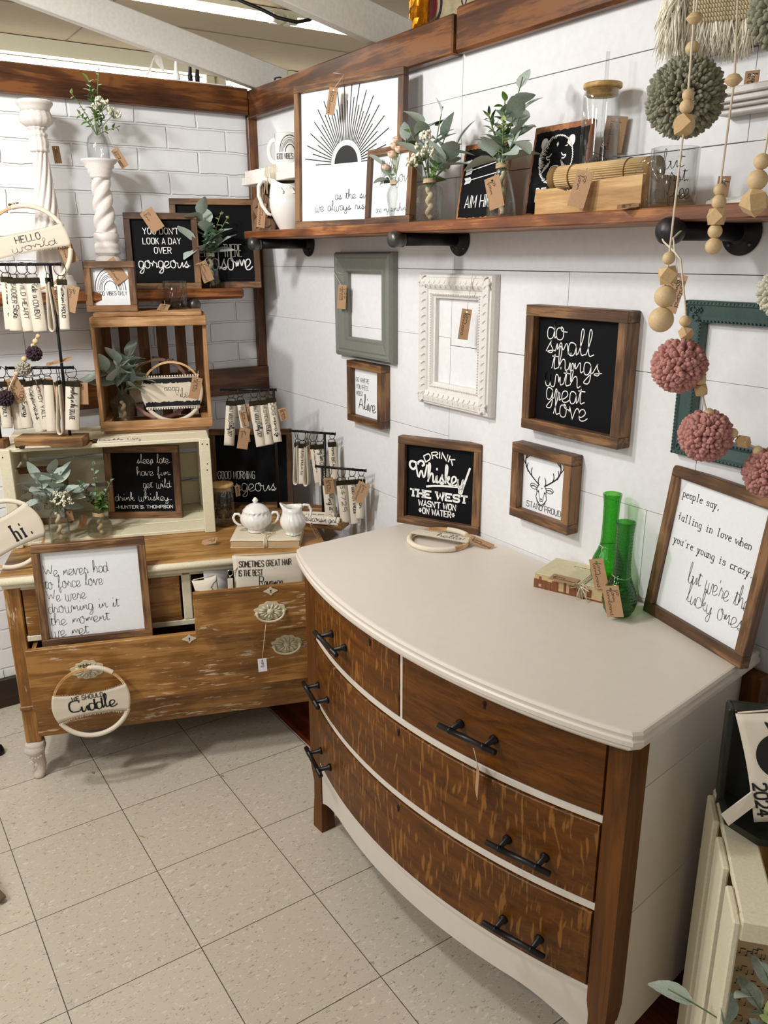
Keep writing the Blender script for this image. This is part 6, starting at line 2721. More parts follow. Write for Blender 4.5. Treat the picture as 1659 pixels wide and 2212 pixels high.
def strap1(r):
    s = MB()
    s.box((-.016, -.012, -.06), (.0, -.009, .072), 0, .001)
    s.box((-.015, -.0085, -.06), (-.001, -.0055, .07), 0, .001)
    s.build('wrist_strap', CANVAS(), r)
    k = MB()
    k.tube([(-.008 + .008 * math.cos(t), -.009, .088 + .009 * math.sin(t)) for t in [2 * PI * i / 16 for i in range(16)]], .0012, 6, closed=True)
    k.tube([(-.008, -.009, .072), (-.008, -.009, .08)], .003, 8)
    k.tube([(.0, -.009, .094), (.012, -.004, .098), (.018, -.002, .104)], .0016, 6)
    k.build('clip', plain('clip_nickel', '#b9b2a2', .25, metal=.9), r)


o = Lw(.632, -.062, .560)
pouch('cream pouch reading sometimes great hair is the best, standing in the open upper drawer', o, (-.14, .035, LY), .222, .138, 0,
      [('SOMETIMES GREAT HAIR', 'caps', .020, .176, .103, .0175, .0018), ('IS THE BEST', 'caps', .018, .088, .076, .0175, .0018), ('Revenge', 'script', .078, .15, .040, .014, .0018)], strap1)
o = Lw(.545, -.035, .545)
pouch('white pouch beside the lettered pouch in the open upper drawer', o, (-.2, .1, LY + .3), .085, .120, 0, [], None, plain('white_cotton', '#e7e6e6', .85, noise=.03))
o = Lw(.528, -.085, .54)
pouch('cream pouch with a black outline map at the left of the open upper drawer', o, (-.3, -.12, LY + .1), .075, .100, 0, [], None, None,
      art=lambda t, mp: stroke_mesh(t, subdiv([[(.05, .035), (.047, .05), (.055, .058), (.05, .068), (.06, .078), (.072, .085)]], .003), .0008, mp))
o = Lw(.80, -.10, .505)
pouch('white edge of a pouch at the right of the open upper drawer', o, (-.1, 0, LY), .05, .105, 0, [], None, plain('white_cotton', '#e7e6e6'))

# black tray with the cat pouch on the crate by the white dresser
def C3(x, y, z):
    return Vector((ca.x + math.cos(cyw) * x - math.sin(cyw) * y, ca.y + math.sin(cyw) * x + math.cos(cyw) * y, z))


tb_ = plain('black_painted_tray', '#1f211a', .4, noise=.15)
r = thing('black_tray', 'black wooden tray propped on top of the cream crate beside the white dresser', 'tray', C3(.0, .20, CH + .004), (-.08, 0, cyw))
b = MB()
b.box((.0, .09, .0), (.245, .098, .205), 0, .002)
b.build('back', tb_, r)
b = MB()
b.box((-.004, .055, .03), (.006, .09, .205), 0, .002)
b.prism([(-.004, .03), (.05, .0), (.245, .0), (.245, .012), (.053, .012), (.006, .036)], -.02, .09)
b.box((.006, .055, .195), (.245, .09, .205), 0, .002)
b.build('rim', tb_, r)


def cat(t, mp):
    # crescent moon with a sitting cat
    w, h = .2, .185
    c = (.062, .118)
    outer = [(c[0] + .042 * math.cos(a), c[1] + .042 * math.sin(a)) for a in [math.radians(70 + 250 * i / 30) for i in range(31)]]
    inner = [(c[0] + .012 + .033 * math.cos(a), c[1] + .004 + .033 * math.sin(a)) for a in [math.radians(310 - 235 * i / 30) for i in range(31)]]
    for i in range(30):
        t.add([mp(*outer[i]), mp(*outer[i + 1]), mp(*inner[29 - i]), mp(*inner[30 - i])], [(0, 1, 2, 3)])
    poly_fill(t, chaikin([(x - .026, y + .013) for x, y in [(.072, .152), (.066, .168), (.074, .163), (.084, .164), (.092, .170), (.092, .152), (.10, .13), (.10, .108), (.078, .108), (.076, .13), (.072, .152)]], 1)[:-1], mp)
    ls = place_text('2024', 'type', 0, .055, 0, .013)
    ls = place_text('2024', 'caps', 0, .060, -.01, .020)
    stroke_mesh(t, subdiv([[(.018 + b_, .072 - a) for a, b_ in l] for l in ls], .003), .0019, mp)


def strap2(r):
    s = MB()
    s.add([(.004, -.006, .058), (-.05, -.02, .028), (-.042, -.02, .008), (.006, -.006, .034)], [(0, 1, 2, 3)])
    s.build('wrist_strap', CANVAS(), r, fix=False, solid=.004)


pouch('cream pouch with a black moon and cat over 2024, leaning in the black tray', C3(.045, .200, CH + .036), (-.12, -.25, cyw), .2, .195, 0, [], strap2, art=cat)
# sheet music and greenery inside the standing crate
r = thing('sheet_music', 'yellowed sheet music page propped inside the standing cream crate', 'sheet music', C3(.006, .06, .24), (-.06, 0, cyw))
b = MB()
b.box((0, 0, 0), (.225, .003, .325), 0, .0005)
b.build('page', plain('music_paper', '#c7a983', .8, noise=.06, scale=20), r)
t = MB()
rn = random.Random(21)
mp = lambda u, v: (u, -.0006, v)
for sy in range(7):
    z = .305 - sy * .032
    for q in range(5):
        stroke_mesh(t, [[(.012, z - q * .0022), (.215, z - q * .0022)]], .00012, mp)
    x = .016
    while x < .212:
        zz = z - rn.uniform(-.003, .012)
        poly_fill(t, [(x + .0016 * math.cos(a), zz + .0012 * math.sin(a)) for a in [2 * PI * i / 8 for i in range(8)]], mp)
        stroke_mesh(t, [[(x + .0014, zz), (x + .0014, zz + .009)]], .0003, mp)
        if rn.random() < .5:
            stroke_mesh(t, [[(x + .0014, zz + .009), (x + .009, zz + .0085)]], .0008, mp)
        x += rn.uniform(.005, .011)
t.build('notation', INK(), r, fix=False)
r = thing('potted_greenery', 'faux eucalyptus bunch at the bottom right inside the standing crate', 'faux plant', C3(.11, .02, .30), (0, 0, cyw))
greens(r, (0, 0, .0), [('lamb', -.20, -.02, .15, 3, .075), ('lamb', -.07, .0, .22, 5, .06), ('lamb', -.06, -.05, .12, 4, .06), ('lamb', -.09, -.02, .18, 5, .05), ('lime', -.06, -.04, .16, 14, .024), ('lime', -.04, -.05, .13, 14, .024), ('dark', -.02, -.03, .17, 24, .03), ('dark', .02, -.03, .18, 24, .03),
                       ('green', .0, -.05, .16, 22, .03), ('green', -.06, -.03, .12, 16, .028), ('euc', .04, -.04, .17, 18, .026), ('euc', -.03, -.06, .12, 14, .026), ('green', .05, -.04, .14, 16, .03)], 31)
b = MB()
b.lathe([(.0005, -.277), (.045, -.277), (.055, -.1), (.06, .0), (.055, .0), (.05, -.02), (.0005, -.02)], 28)
b.build('pot', plain('pot_grey', '#8a8479', .7), r)

# ------------------------------------------------------------------ garlands of beads and pom poms
def cubocta(mb, c, s, M=None, squash=1):
    vs = []
    for i in range(3):
        for a in (-1, 1):
            for b_ in (-1, 1):
                p = [0, 0, 0]
                p[(i + 1) % 3], p[(i + 2) % 3] = a, b_
                vs.append(Vector(p) * s)
    bm = bmesh.new()
    for v in vs:
        bm.verts.new(v)
    bmesh.ops.convex_hull(bm, input=bm.verts)
    bmesh.ops.dissolve_limit(bm, angle_limit=.05, verts=bm.verts, edges=bm.edges)
    bm.verts.index_update()
    R = Matrix.Translation(Vector(c)) @ (M or Matrix())
    mb.add([R @ v.co for v in bm.verts], [[v.index for v in f.verts] for f in bm.faces])
    bm.free()


def pompom(parent, c, R, mat, n=620, seed=1, th=.075):
    rn = random.Random(seed)
    b = MB()
    b.ball((0, 0, 0), R * .62, 14)
    for k in range(n):
        z = 1 - 2 * (k + .5) / n
        a = k * 2.39996
        rr = math.sqrt(1 - z * z)
        d = Vector((rr * math.cos(a), rr * math.sin(a), z))
        o = d.orthogonal().normalized()
        o = Matrix.Rotation(rn.random() * 6.28, 3, d) @ o
        e = R * rn.uniform(.9, 1.04)
        q = th * R * rn.uniform(.8, 1.25)
        b.tube([d * R * .5, d * R * .74 + o * q * .5, d * e * .95 + o * q * 1.0, d * e + o * q * 1.2], [q * .8, q * .95, q * .85, q * .35], 6)
    return b.build('pom_pom', mat, parent, loc=c)


def garland(label, loc, path, items, sr=.0016, group='bead and pom pom garlands', cord=None):
    """path and items in world space; items: (kind, pos, radius, extra)"""
    r = thing('bead_garland', label, 'garland', loc, (0, 0, 0), group)
    o = Vector(loc)
    s = MB()
    for pth in path:
        s.tube([Vector(p) - o for p in pth], sr, 7)
    s.build('string', cord or CORD(), r)
    for i, it in enumerate(items):
        k, p, R = it[:3]
        p = Vector(p) - o
        if k == 'ball':
            b = MB()
            b.ball((0, 0, 0), R, 18)
            b.build('wood_bead', BEAD(), r, loc=p)
        elif k == 'disc':
            b = MB()
            b.lathe([(.0003, -R * .75), (R * .55, -R * .55), (R * .95, -R * .08), (R, 0), (R * .95, R * .08), (R * .55, R * .55), (.0003, R * .7)], 24)
            b.build('wood_bead', BEAD(), r, loc=p)
        elif k == 'geo':
            b = MB()
            cubocta(b, (0, 0, 0), R, Matrix.Rotation(.5 + i, 4, 'Z') @ Matrix.Rotation(it[3] if len(it) > 3 else .2, 4, 'X'))
            b.build('faceted_bead', plain('facet_bead', '#cfae7f', .6, noise=.1, scale=60), r, loc=p)
        elif k == 'pom':
            pompom(r, p, R, it[3], it[4], i + 3, it[5] if len(it) > 5 else .1)
    return r


sage = plain('sage_wool', '#8f8d78', .95, noise=.15, scale=90)
pinkw = plain('dusty_pink_wool', '#b9847c', .95, noise=.12, scale=120)
creamw = plain('pale_sage_wool', '#c9c6b2', .95, noise=.1, scale=120)
purw = plain('plum_wool', '#3a2830', .95, noise=.2, scale=150)
greyw = plain('grey_wool', '#a8a291', .95, noise=.15, scale=150)
garland('long cord of wooden beads hanging in front of the large sage pom pom', (2.125, -.343, 2.25), [[(2.122, -.345, 2.25), (2.124, -.345, 1.9), (2.126, -.343, 1.85), (2.127, -.342, 1.77), (2.126, -.343, 1.73), (2.123, -.345, 1.549), (2.121, -.347, 1.46)]],
        [('disc', (2.126, -.343, 1.869), .0115), ('ball', (2.127, -.342, 1.772), .0085), ('ball', (2.127, -.343, 1.757), .0100), ('geo', (2.126, -.343, 1.733), .0125), ('ball', (2.123, -.345, 1.549), .0095), ('geo', (2.124, -.345, 1.524), .0125), ('ball', (2.123, -.345, 1.493), .0165), ('ball', (2.121, -.347, 1.458), .0192)])
garland('large sage wool pom pom with a bead above it, hanging before the long shelf', (2.06, -.255, 2.25), [[(2.056, -.25, 2.25), (2.060, -.255, 1.9), (2.062, -.26, 1.78)]],
        [('ball', (2.062, -.258, 1.853), .0105), ('pom', (2.060, -.262, 1.785), .059, sage, 1100, .062)])
garland('cord with a flat bead and stacked beads hanging right of the large sage pom pom', (2.165, -.297, 2.25), [[(2.16, -.30, 2.25), (2.161, -.299, 1.89), (2.167, -.295, 1.79), (2.164, -.297, 1.645), (2.164, -.297, 1.568)]],
        [('disc', (2.166, -.296, 1.79), .0125), ('ball', (2.164, -.297, 1.645), .0088), ('ball', (2.165, -.297, 1.628), .0105), ('geo', (2.164, -.297, 1.6075), .0115, 0), ('ball', (2.164, -.297, 1.587), .0105), ('ball', (2.164, -.297, 1.566), .0122)])
garland('short bead cord at the right edge of the picture beside the shelf', (2.258, -.342, 2.25), [[(2.262, -.34, 2.25), (2.259, -.341, 1.70), (2.254, -.344, 1.61)]],
        [('ball', (2.256, -.342, 1.673), .0105), ('ball', (2.254, -.344, 1.650), .0135), ('geo', (2.253, -.344, 1.622), .0145, .6)])
garland('sage wool pom pom at the top right edge beside the macrame fringe', (2.235, -.31, 2.25), [[(2.235, -.31, 2.25), (2.235, -.31, 1.85)]], [('pom', (2.237, -.308, 1.858), .044, sage, 420)])
garland('pale wool pom pom at the right edge in front of the teal frame', (2.276, -.284, 1.7), [[(2.276, -.284, 2.2), (2.276, -.284, 1.5)]], [('pom', (2.274, -.284, 1.502), .034, creamw, 360)])
cap = Vector((2.012, -.213, ZP))
garland('pink pom pom garland with wooden beads looped over the round pipe cap', (2.07, -.25, 1.56),
        [[(2.012 + .022 * math.cos(a), -.205, ZP + .0195 * math.sin(a)) for a in [PI * .0 + PI * i / 10 for i in range(11)]][::-1] + [(2.045, -.238, 1.58), (2.066, -.258, 1.558)],
         [(1.99, -.205, ZP), (2.02, -.23, 1.575), (2.066, -.258, 1.558), (2.08, -.26, 1.547), (2.091, -.251, 1.475), (2.096, -.248, 1.432), (2.093, -.25, 1.377), (2.122, -.228, 1.34), (2.136, -.219, 1.29), (2.138, -.217, 1.263), (2.171, -.193, 1.266), (2.182, -.185, 1.258), (2.207, -.167, 1.242), (2.216, -.16, 1.206)]],
        [('ball', (2.093, -.25, 1.450), .0092), ('geo', (2.096, -.248, 1.431), .0095), ('ball', (2.098, -.25, 1.413), .0085), ('pom', (2.092, -.252, 1.377), .045, pinkw, 620), ('ball', (2.124, -.236, 1.357), .0095), ('geo', (2.124, -.231, 1.339), .0090), ('ball', (2.139, -.224, 1.301), .0092), ('pom', (2.136, -.222, 1.263), .044, pinkw, 620), ('ball', (2.171, -.2, 1.270), .0092), ('geo', (2.184, -.187, 1.257), .0095), ('ball', (2.203, -.172, 1.243), .0085), ('pom', (2.220, -.158, 1.206), .042, pinkw, 620)])
K = lambda p: tuple(CAMP + (Vector(p) - CAMP) * 1.035)
garland('small plum and grey pom pom garland draped by the lower left rack', K((.415, -.92, 1.36)),
        [[K(q) for q in ((.417, -.905, 1.50), (.417, -.913, 1.344), (.413, -.932, 1.309), (.414, -.93, 1.29), (.408, -.957, 1.274), (.407, -.963, 1.248), (.403, -.982, 1.236), (.397, -1.0, 1.205), (.395, -1.019, 1.165))]],
        [('ball', K((.417, -.913, 1.337)), .0068), ('ball', K((.415, -.922, 1.322)), .0085), ('ball', K((.413, -.930, 1.310)), .0068), ('pom', K((.414, -.930, 1.288)), .024, purw, 160, .13), ('ball', K((.408, -.957, 1.274)), .0082), ('pom', K((.407, -.963, 1.247)), .023, greyw, 160, .13), ('ball', K((.403, -.982, 1.234)), .0075), ('pom', K((.395, -1.019, 1.165)), .026, purw, 160, .13)])

# macrame hanging with fringe
r = thing('macrame_hanging', 'cream macrame with a knotted bar and long loose fringe, top right', 'macrame', (2.05, -.215, 1.90), (0, 0, .62))
b = MB()
rn = random.Random(6)
for i in range(22):
    for j in range(6):
        x = -.025 + i * .0042
        z = .028 - j * .0060
        b.tube([(x - .0022, -.004, z + .003), (x, -.0075, z), (x + .0022, -.004, z - .003)], .0021, 6)
for j in range(3):
    b.tube([(-.028, 0, .026 - .012 * j), (.068, 0, .026 - .012 * j)], .006, 8)
b.build('knotted_bar', plain('macrame_rope', '#d5c6a3', .9, noise=.12, scale=260, bmp=.4), r)
b = MB()
for k in range(420):
    x = rn.uniform(-.028, .066)
    y = rn.uniform(-.006, .006)
    L = rn.uniform(.028, .058) * (1 if x > -.02 else .9)
    dx, dy = rn.uniform(-.012, .012), rn.uniform(-.008, .008)
    b.tube([(x, y, -.004), (x + dx * .4, y + dy * .5, -.004 - L * .5), (x + dx, y + dy + rn.uniform(-.004, .004), -.004 - L)], [.0011, .0009, .0004], 4)
o = b.build('fringe', plain('fringe_cotton', '#fbf4e2', .9, noise=.06, scale=100), r)
b = MB()
for k in range(520):
    a = rn.random() * 6.28
    x = -.046 + .018 * math.cos(a) * rn.random() ** .5
    y = .016 * math.sin(a) * rn.random() ** .5
    z0 = rn.uniform(-.01, .05)
    dx, dy = rn.uniform(-.018, .008), rn.uniform(-.012, .012)
    L = rn.uniform(.025, .055)
    b.tube([(x, y, z0), (x + dx * .6, y + dy * .6, z0 - L * .45), (x + dx, y + dy + rn.uniform(-.005, .005), z0 - L)], [.0012, .001, .0004], 4)
b.build('tassel', MATS['fringe_cotton'], r)
b = MB()
b.tube([(.0, .003, .026), (.0, .003, .35)], .0012, 6)
b.tube([(.055, .003, .026), (.055, .003, .35)], .0012, 6)
b.build('cord', CORD(), r)

# ------------------------------------------------------------------ tags
T = kraft_tag
Ny = (0.25, -1, .1)
Nx = (1, -.35, .1)
T('kraft price tag hanging behind the tall candlestick', (.062, -.720, 1.885), (.060, -.715, 1.835), .028, (1, .5, 0), 1)
T('kraft price tag hanging from the bottle on the barley-twist candlestick', (.115, -.552, 1.882), (.128, -.525, 1.828), .030, (.45, -1, .2), 1, [(.112, -.566, 1.925)])
T('kraft price tag on the hello world hoop', (.212, -.772, 1.617), (.218, -.747, 1.535), .042, Nx, 2, [(.20, -.768, 1.65)])
T('kraft price tag hanging beside the wisconsin proud fob', (.392, -.792, 1.472), (.387, -.812, 1.399), .032, Nx, 1)
T('kraft price tag in front of the looped fob on the upper left rack', (.372, -.842, 1.471), (.373, -.834, 1.392), .021, (1, .1, 0), 1)
T('kraft price tag draped over the good vibes only rainbow sign', (.212, -.636, WT + .158), (.232, -.600, WT + .093), .046, Nx, 2, [(.190, -.634, WT + .162)])
T('kraft price tag draped over the top of the gorgeous sign', (.112, -.466, 1.700), (.140, -.436, 1.638), .046, Nx, 2, [(.085, -.47, 1.70)])
T('kraft price tag on the eucalyptus bottle on the left wall shelf', (.178, -.312, 1.535), (.186, -.288, 1.471), .038, Nx, 2, [(.150, -.268, 1.555)])
T('kraft price tag lying by the glass mug on the pine crate', (.222, -.462, WT + .018), (.250, -.485, WT + .0008), .034, (.6, -.25, 1.0), 1, [(.20, -.456, WT + .03)])
T('kraft price tag at the left of the lower left rack', (.300, -.985, 1.209), (.304, -.958, 1.135), .042, Nx, 2)
T('small kraft price tag between the match energy and happiness fobs', (.326, -.908, 1.203), (.330, -.895, 1.145), .026, (1, .4, 0), 1)
T('kraft price tag between the happiness and rowdy fobs', (.338, -.888, 1.205), (.340, -.872, 1.13), .032, (1, -.9, 0), 1)
T('kraft price tag lying across the lower bar of the left rack', (.338, -.885, 1.245), (.362, -.815, 1.262), .032, (.2, -.1, 1), 1)
T('kraft price tag turned like a diamond beside the orange fob', (.384, -.800, 1.190), (.388, -.785, 1.125), .036, Nx, 1, roll=.3)
T('kraft price tag lying on the cream crate beside the buckle up fob', (.372, -.790, CT + .0035), (.388, -.826, CT + .0012), .034, (.1, 0, 1), 1)
T('kraft price tag on the good vibes hoop', (.350, -.418, 1.170), (.344, -.435, 1.100), .034, Nx, 2, [(.335, -.408, 1.19)])
T('kraft price tag in front of the proud mama fob', (.432, -.303, 1.062), (.438, -.293, 1.005), .023, Nx, 1)
T('kraft price tag hanging lowest under the middle rack', (.438, -.297, 1.000), (.432, -.310, .930), .036, Nx, 1, [(.43, -.288, 1.03)])
T('kraft price tag behind the folded mama fob', (.425, -.272, 1.078), (.430, -.268, 1.02), .026, (1, -.8, 0), 1)
T('kraft price tag at the right of the dog mama fob', (.498, -.188, 1.066), (.503, -.180, 1.025), .028, Nx, 1)
T('kraft price tag half hidden on the rear corner rack', (.520, -.096, .930), (.526, -.088, .882), .026, (.6, -1, 0), 1)
T('kraft price tag turned sideways at the left of the front corner rack', (.694, -.128, .858), (.700, -.124, .805), .033, Nx, 1)
T('kraft price tag at the right end of the front corner rack', (.800, -.053, .853), (.786, -.074, .791), .040, (.8, -.9, .1), 2, [(.778, -.05, .868)])
T('kraft price tag on the tumbler before the good morning sign', (.487, -.360, .822), (.490, -.358, .785), .018, (1, .3, 0), 1)
T('kraft price tag lying at the foot of the sugar bowl', (.640, -.505, LZ + .016), (.600, -.540, LZ + .0015), .026, (.4, -.3, 1), 1)
T('kraft price tag hanging from the creamer handle beside the book', (.806, -.258, .755), (.818, -.236, .702), .018, (.7, .6, .3), 1, [(.79, -.27, .762)])
T('kraft price tag tied to the pitcher handle', (.424, -.19, 1.715), (.420, -.198, 1.641), .026, (.8, -.6, 0), 1, [(.42, -.185, 1.77)])
T('kraft price tag hanging over the top of the sunburst sign', (.826, -.156, 1.992), (.818, -.166, 1.924), .028, (.5, -1, 0), 1, [(.832, -.160, 2.026), (.832, -.125, 2.027)])
T('kraft price tag behind the square diamond-cut vase', (1.199, -.125, 1.716), (1.201, -.122, 1.640), .024, (.4, -1, 0), 0)
T('kraft price tag tied to the conical vase', (1.530, -.190, 1.713), (1.547, -.186, 1.650), .038, Ny, 2, [(1.524, -.164, 1.73)])
T('kraft price tag seen through the small town girl tumbler', (1.712, -.018, 1.822), (1.722, -.014, 1.755), .046, (.3, -1, 0), 1, roll=.3)
T('large kraft price tag tied to the bamboo roll', (1.806, -.199, 1.703), (1.795, -.210, 1.640), .036, Ny, 2, [(1.78, -.168, 1.712)])
T('kraft price tag lying at the shelf edge by the glass mug handle', (1.900, -.185, SB + .010), (1.925, -.214, SB + .0012), .038, (.25, -.45, 1), 1)
T('kraft price tag standing behind the but first coffee mug', (2.018, -.080, 1.684), (2.015, -.082, SB + .001), .022, Ny, 1)
T('kraft price tag hanging in the grey-green empty frame', (.651, -.034, 1.466), (.648, -.038, 1.392), .032, (.5, -1, 0), 2, [(.645, -.034, 1.50), (.60, -.034, 1.506)], txt=['EB B22', 'Square', 'Frame'])
T('kraft price tag hanging in the ornate white empty frame', (1.279, -.040, 1.422), (1.273, -.048, 1.345), .026, (1, -1, 0), 2, [(1.283, -.036, 1.46), (1.292, -.036, 1.512)])
T('kraft price tag hanging from the pink pom pom garland', (2.062, -.235, 1.523), (2.051, -.243, 1.462), .030, Ny, 2, [(2.066, -.256, 1.555)], txt=['EB B22', 'Pom Pom', 'Garland'])
T('kraft price tag standing on the upper right moulded ledge', (2.035, -.060, 1.848), (2.035, -.062, 1.8165), .024, Ny, 1)
T('kraft price tag sticking out of the hello hoop on the white dresser', (1.365, -.082, DZ + .020), (1.422, -.050, DZ + .0030), .026, (.0, -.5, 1), 1)
T('kraft price tag on the tall green vase', (1.812, -.095, .914), (1.833, -.092, .849), .035, Ny, 2)
T('kraft price tag on the beaded green vase', (1.896, -.142, .890), (1.915, -.139, .824), .038, Ny, 2)
T('kraft price tag lying on the worn book', (1.715, -.130, DZ + .0375), (1.775, -.108, DZ + .0372), .034, (-.02, -.06, 1), 2)
T('kraft price tag at the neck of the white flower vase', (.372, -.878, .795), (.372, -.875, .760), .018, Nx, 0)
T('kraft price tag behind the squat eucalyptus vase', (.352, -.828, .765), (.348, -.842, .722), .022, Nx, 0)
T('white price tag on a string under the open upper drawer', (.926, -.502, .409), (.926, -.501, .366), .026, (1, -.4, 0), 0, [(.912, -.475, .525)], 'price tags', plain('white_card', '#e6e2ea', .7))
T('kraft price tag seen edge-on below the top right bar pull', tuple(Vector((1.948, -.535, .628))), (1.946, -.536, .568), .034, (.55, .84, 0), 0, [(1.9475, -.548, .675)])
b = MB()
tg = [o for o in COL.objects if o.name.startswith('price_tag')][-2]
ls = place_text('NFS', 'caps', .010, .028, -.004, .008)
stroke_mesh(b, [[(b_, -a) for a, b_ in l] for l in ls], .0005, lambda u, v: (u, -.0006, v))
b.build('handwriting', plain('pencil_grey', '#3a322b'), tg, fix=False)

# ------------------------------------------------------------------ over the partition: light strip, plugs, foil roll, papers
tube_on = emit('fluorescent_tube', '#fffaf0', 7.0)
hs = plain('fixture_cream', '#e3dcc0', .6, noise=.02)
for x, y0, y1, lab in ((-1.22, -2.2, 1.7, 'long fluorescent light fixture beyond the brick partition'), (-.225, -.75, 2.2, 'fluorescent light fixture on the ceiling behind the rafters')):
    r = thing('ceiling_light', lab, 'ceiling light', (x, 0, CZ - .003), (0, 0, 0), 'fluorescent ceiling lights')
    b = MB()
    b.prism([(-.03, -.055), (.03, -.055), (.075, 0), (-.075, 0)] if x < -1 else [(-.02, -.016), (.02, -.016), (.03, 0), (-.03, 0)], y0, y1)
    b.build('housing', hs, r)
    n = 3
    for k in range(n):
        a = y0 + .05 + k * (y1 - y0 - .1) / n
        c = y0 + .05 + (k + 1) * (y1 - y0 - .1) / n
        t = MB()
        if x < -1:
            t.tube([(0, a + .05, -.082), (0, c - .05, -.082)], .0165, 14)
        else:
            t.tube([(.0, a + .03, -.030), (.0, c - .03, -.030)], .0125, 14)
        t.build('tube', tube_on, r)
        e = MB()
        dz = 0 if x < -1 else .058
        for q in (a + .03, c - .03):
            e.box((-.024, q - .022, -.10 + dz), (.024, q + .022, -.055 + dz), 0, .003)
        e.build('lamp_holder', hs, r)
r = thing('power_strip', 'white power strip with plugs behind the top of the brick partition', 'power strip', (-.12, -.10, 2.115), (0, 0, 0))
b = MB()
b.box((-.02, -.18, 0), (.02, .075, .032), 0, .004)
b.build('housing', plain('strip_white', '#cfcfca', .5), r)
for y, m, lab in ((-.135, plain('plug_white', '#d9d9d6', .5), None), (-.085, IRON(), None), (-.058, IRON(), None)):
    b = MB()
    b.tube([(0, y, .03), (0, y, .05), (0, y, .058), (0, y + .003, .09), (0, y + .02, .12)], [.012, .012, .008, .006, .005] if m is not IRON() else [.008, .009, .007, .005, .004], 12)
    b.build('plug', m, r)
s = MB()
rn = random.Random(2)
s.add([(-.1, -.36, 2.13), (-.1, -.335, 2.165), (-.098, -.315, 2.215), (-.095, -.295, 2.21), (-.1, -.285, 2.16), (-.1, -.30, 2.175), (-.1, -.325, 2.20)], [(0, 1, 6), (1, 2, 6), (2, 3, 5), (2, 5, 6), (3, 4, 5)])
o = s.build('plastic_bag', plain('cloudy_plastic', '#c9c2bd', .3, noise=.1), None, solid=.001)
tag_(o, 'crumpled clear plastic bag tucked over the brick partition beside the plugs', 'bag')
cb = MB()
cb.tube([CAMP + (Vector(q) - CAMP) * .85 for q in ((-.62, .19, 2.60), (-.58, .243, 2.561), (-.53, .301, 2.531), (-.478, .358, 2.494), (-.43, .419, 2.476), (-.403, .465, 2.485), (-.37, .53, 2.53), (-.34, .58, 2.60))], .006, 10)
tag_(cb.build('cable', IRON()), 'black cable sagging under the ceiling between the rafters', 'cable')
cb = MB()
cb.tube([(.16, .005, 2.112), (.16, .008, 2.135), (.19, .01, 2.133), (.23, .012, 2.118)], .0028, 8)
tag_(cb.build('cable', IRON()), 'short black wire on the corner of the timber top rail', 'cable')
b = MB()
n = 28
vs, fs = [], []
rn = random.Random(3)
for i in range(26):
    for k in range(n):
        t = 2 * PI * k / n
        rr = .031 * (1 + rn.uniform(-.06, .06))
        vs.append((.662 + rr * math.cos(t), .25 + rr * math.sin(t), 2.0 + .4 * i / 25))
for i in range(25):
    for k in range(n):
        fs.append((i * n + k, i * n + (k + 1) % n, (i + 1) * n + (k + 1) % n, (i + 1) * n + k))
b.add(vs, fs, 0, False)
tag_(b.build('foil_roll', plain('gold_foil', '#d98a1c', .22, metal=.9, noise=.2)), 'shiny orange-gold foil roll standing behind the right partition', 'foil roll')
b = MB()
b.box((.640, .30, 1.9), (1.25, .315, 2.448), 0, .002)
o = b.build('display_board', plain('stained_paper', '#b3a684', .8, noise=.22, scale=7))
tag_(o, 'stained paper display board with round logo and lettering behind the right partition', 'display board')
t = MB()
mp = lambda u, v: (u, .2992, v)
cx, cz = .655, 2.285
for r0, m in ((.052, 0), (.030, 1)):
    if m == 0:
        stroke_mesh(t, [[(cx + r0 * math.cos(a), cz + r0 * math.sin(a)) for a in [2 * PI * i / 40 for i in range(41)]]], .006, mp)
t.build('ring_mark', plain('board_ink', '#2b2b35', .6), o, fix=False)
t = MB()
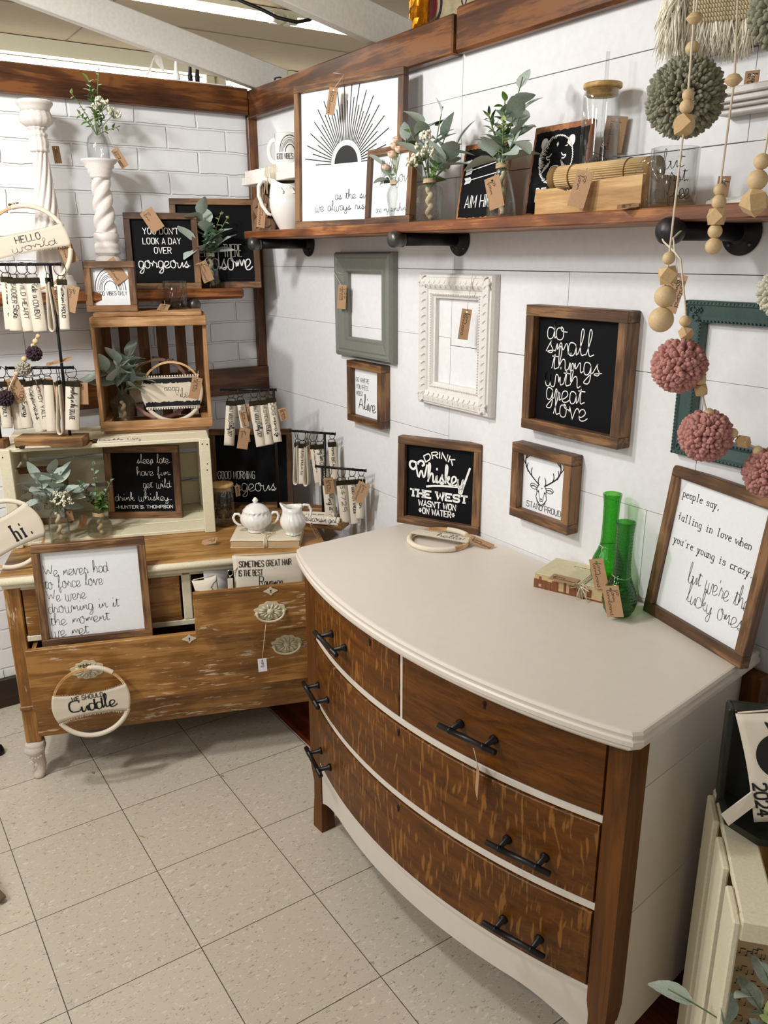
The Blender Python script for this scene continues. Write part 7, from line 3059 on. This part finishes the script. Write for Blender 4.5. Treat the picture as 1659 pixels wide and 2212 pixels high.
poly_fill(t, [(cx + .034 * math.cos(a), cz + .034 * math.sin(a)) for a in [2 * PI * i / 30 for i in range(30)]], mp)
t.build('red_disc', plain('board_red', '#a52b35', .6), o, fix=False)
t = MB()
stroke_mesh(t, place_text('V', 'caps', .805, .828, 2.243, .026), .003, mp)
t.build('lettering', MATS['board_ink'], o, fix=False)
t = MB()
stroke_mesh(t, place_text('M', 'caps', .872, .892, 2.262, .02), .002, mp)
t.build('lettering', MATS['board_red'], o, fix=False)
# far beam seen between the rafter and the foil
b = MB()
b.box((-3.5, 2.6, 2.2), (2.0, 2.75, 2.3), 0, .004)
o = b.build('trim_8', plain('far_wall_paint', '#cfc8ae'))
struct(o)

# ------------------------------------------------------------------ floor bits at the left edge
b = MB()
A_, B_ = Vector((1.022, -1.292, .012)), Vector((1.022 - .558 * .22, -1.292 - .83 * .22, .30))
b.tube([A_ + (A_ - B_).normalized() * .006, A_, B_], [.012, .016, .030], 4, sm=False)
o = b.build('furniture_leg', wood('leg_grey_wood', '#34291f', '#574738', '#75624d', 'z', .6))
tag_(o, 'tapered dark wooden furniture leg at the lower left edge of the floor', 'furniture leg')
b = MB()
b.lathe([(.0005, 0), (.018, 0), (.02, .01), (.014, .028), (.0005, .03)], 20)
o = b.build('rubber_foot', IRON())
o.location = (.318, -1.178, 0)
tag_(o, 'small black foot of something at the left edge behind the dresser leg', 'foot')
rn = random.Random(4)
for (x, y, l, w_, a, c, lab) in ((.98, -.92, .022, .004, .6, '#b89468', 'tan wood splinter on the tiles near the middle of the floor'), (.845, -.62, .016, .008, .3, '#a38b66', 'small tan scrap on the floor in front of the distressed dresser'), (.60, -.95, .013, .009, .2, '#8f856f', 'grey crumb of debris on the floor left of the tan scraps')):
    b = MB()
    b.prism([(-l / 2, 0), (0, -w_ / 2), (l / 2, 0), (0, w_ / 2)], 0, .0012)
    o = b.build('floor_scrap', plain('scrap' + c[1:], c, .8))
    o.location = (x, y, .0014)
    o.rotation_euler = (PI / 2, 0, a)
    tag_(o, lab, 'scrap')
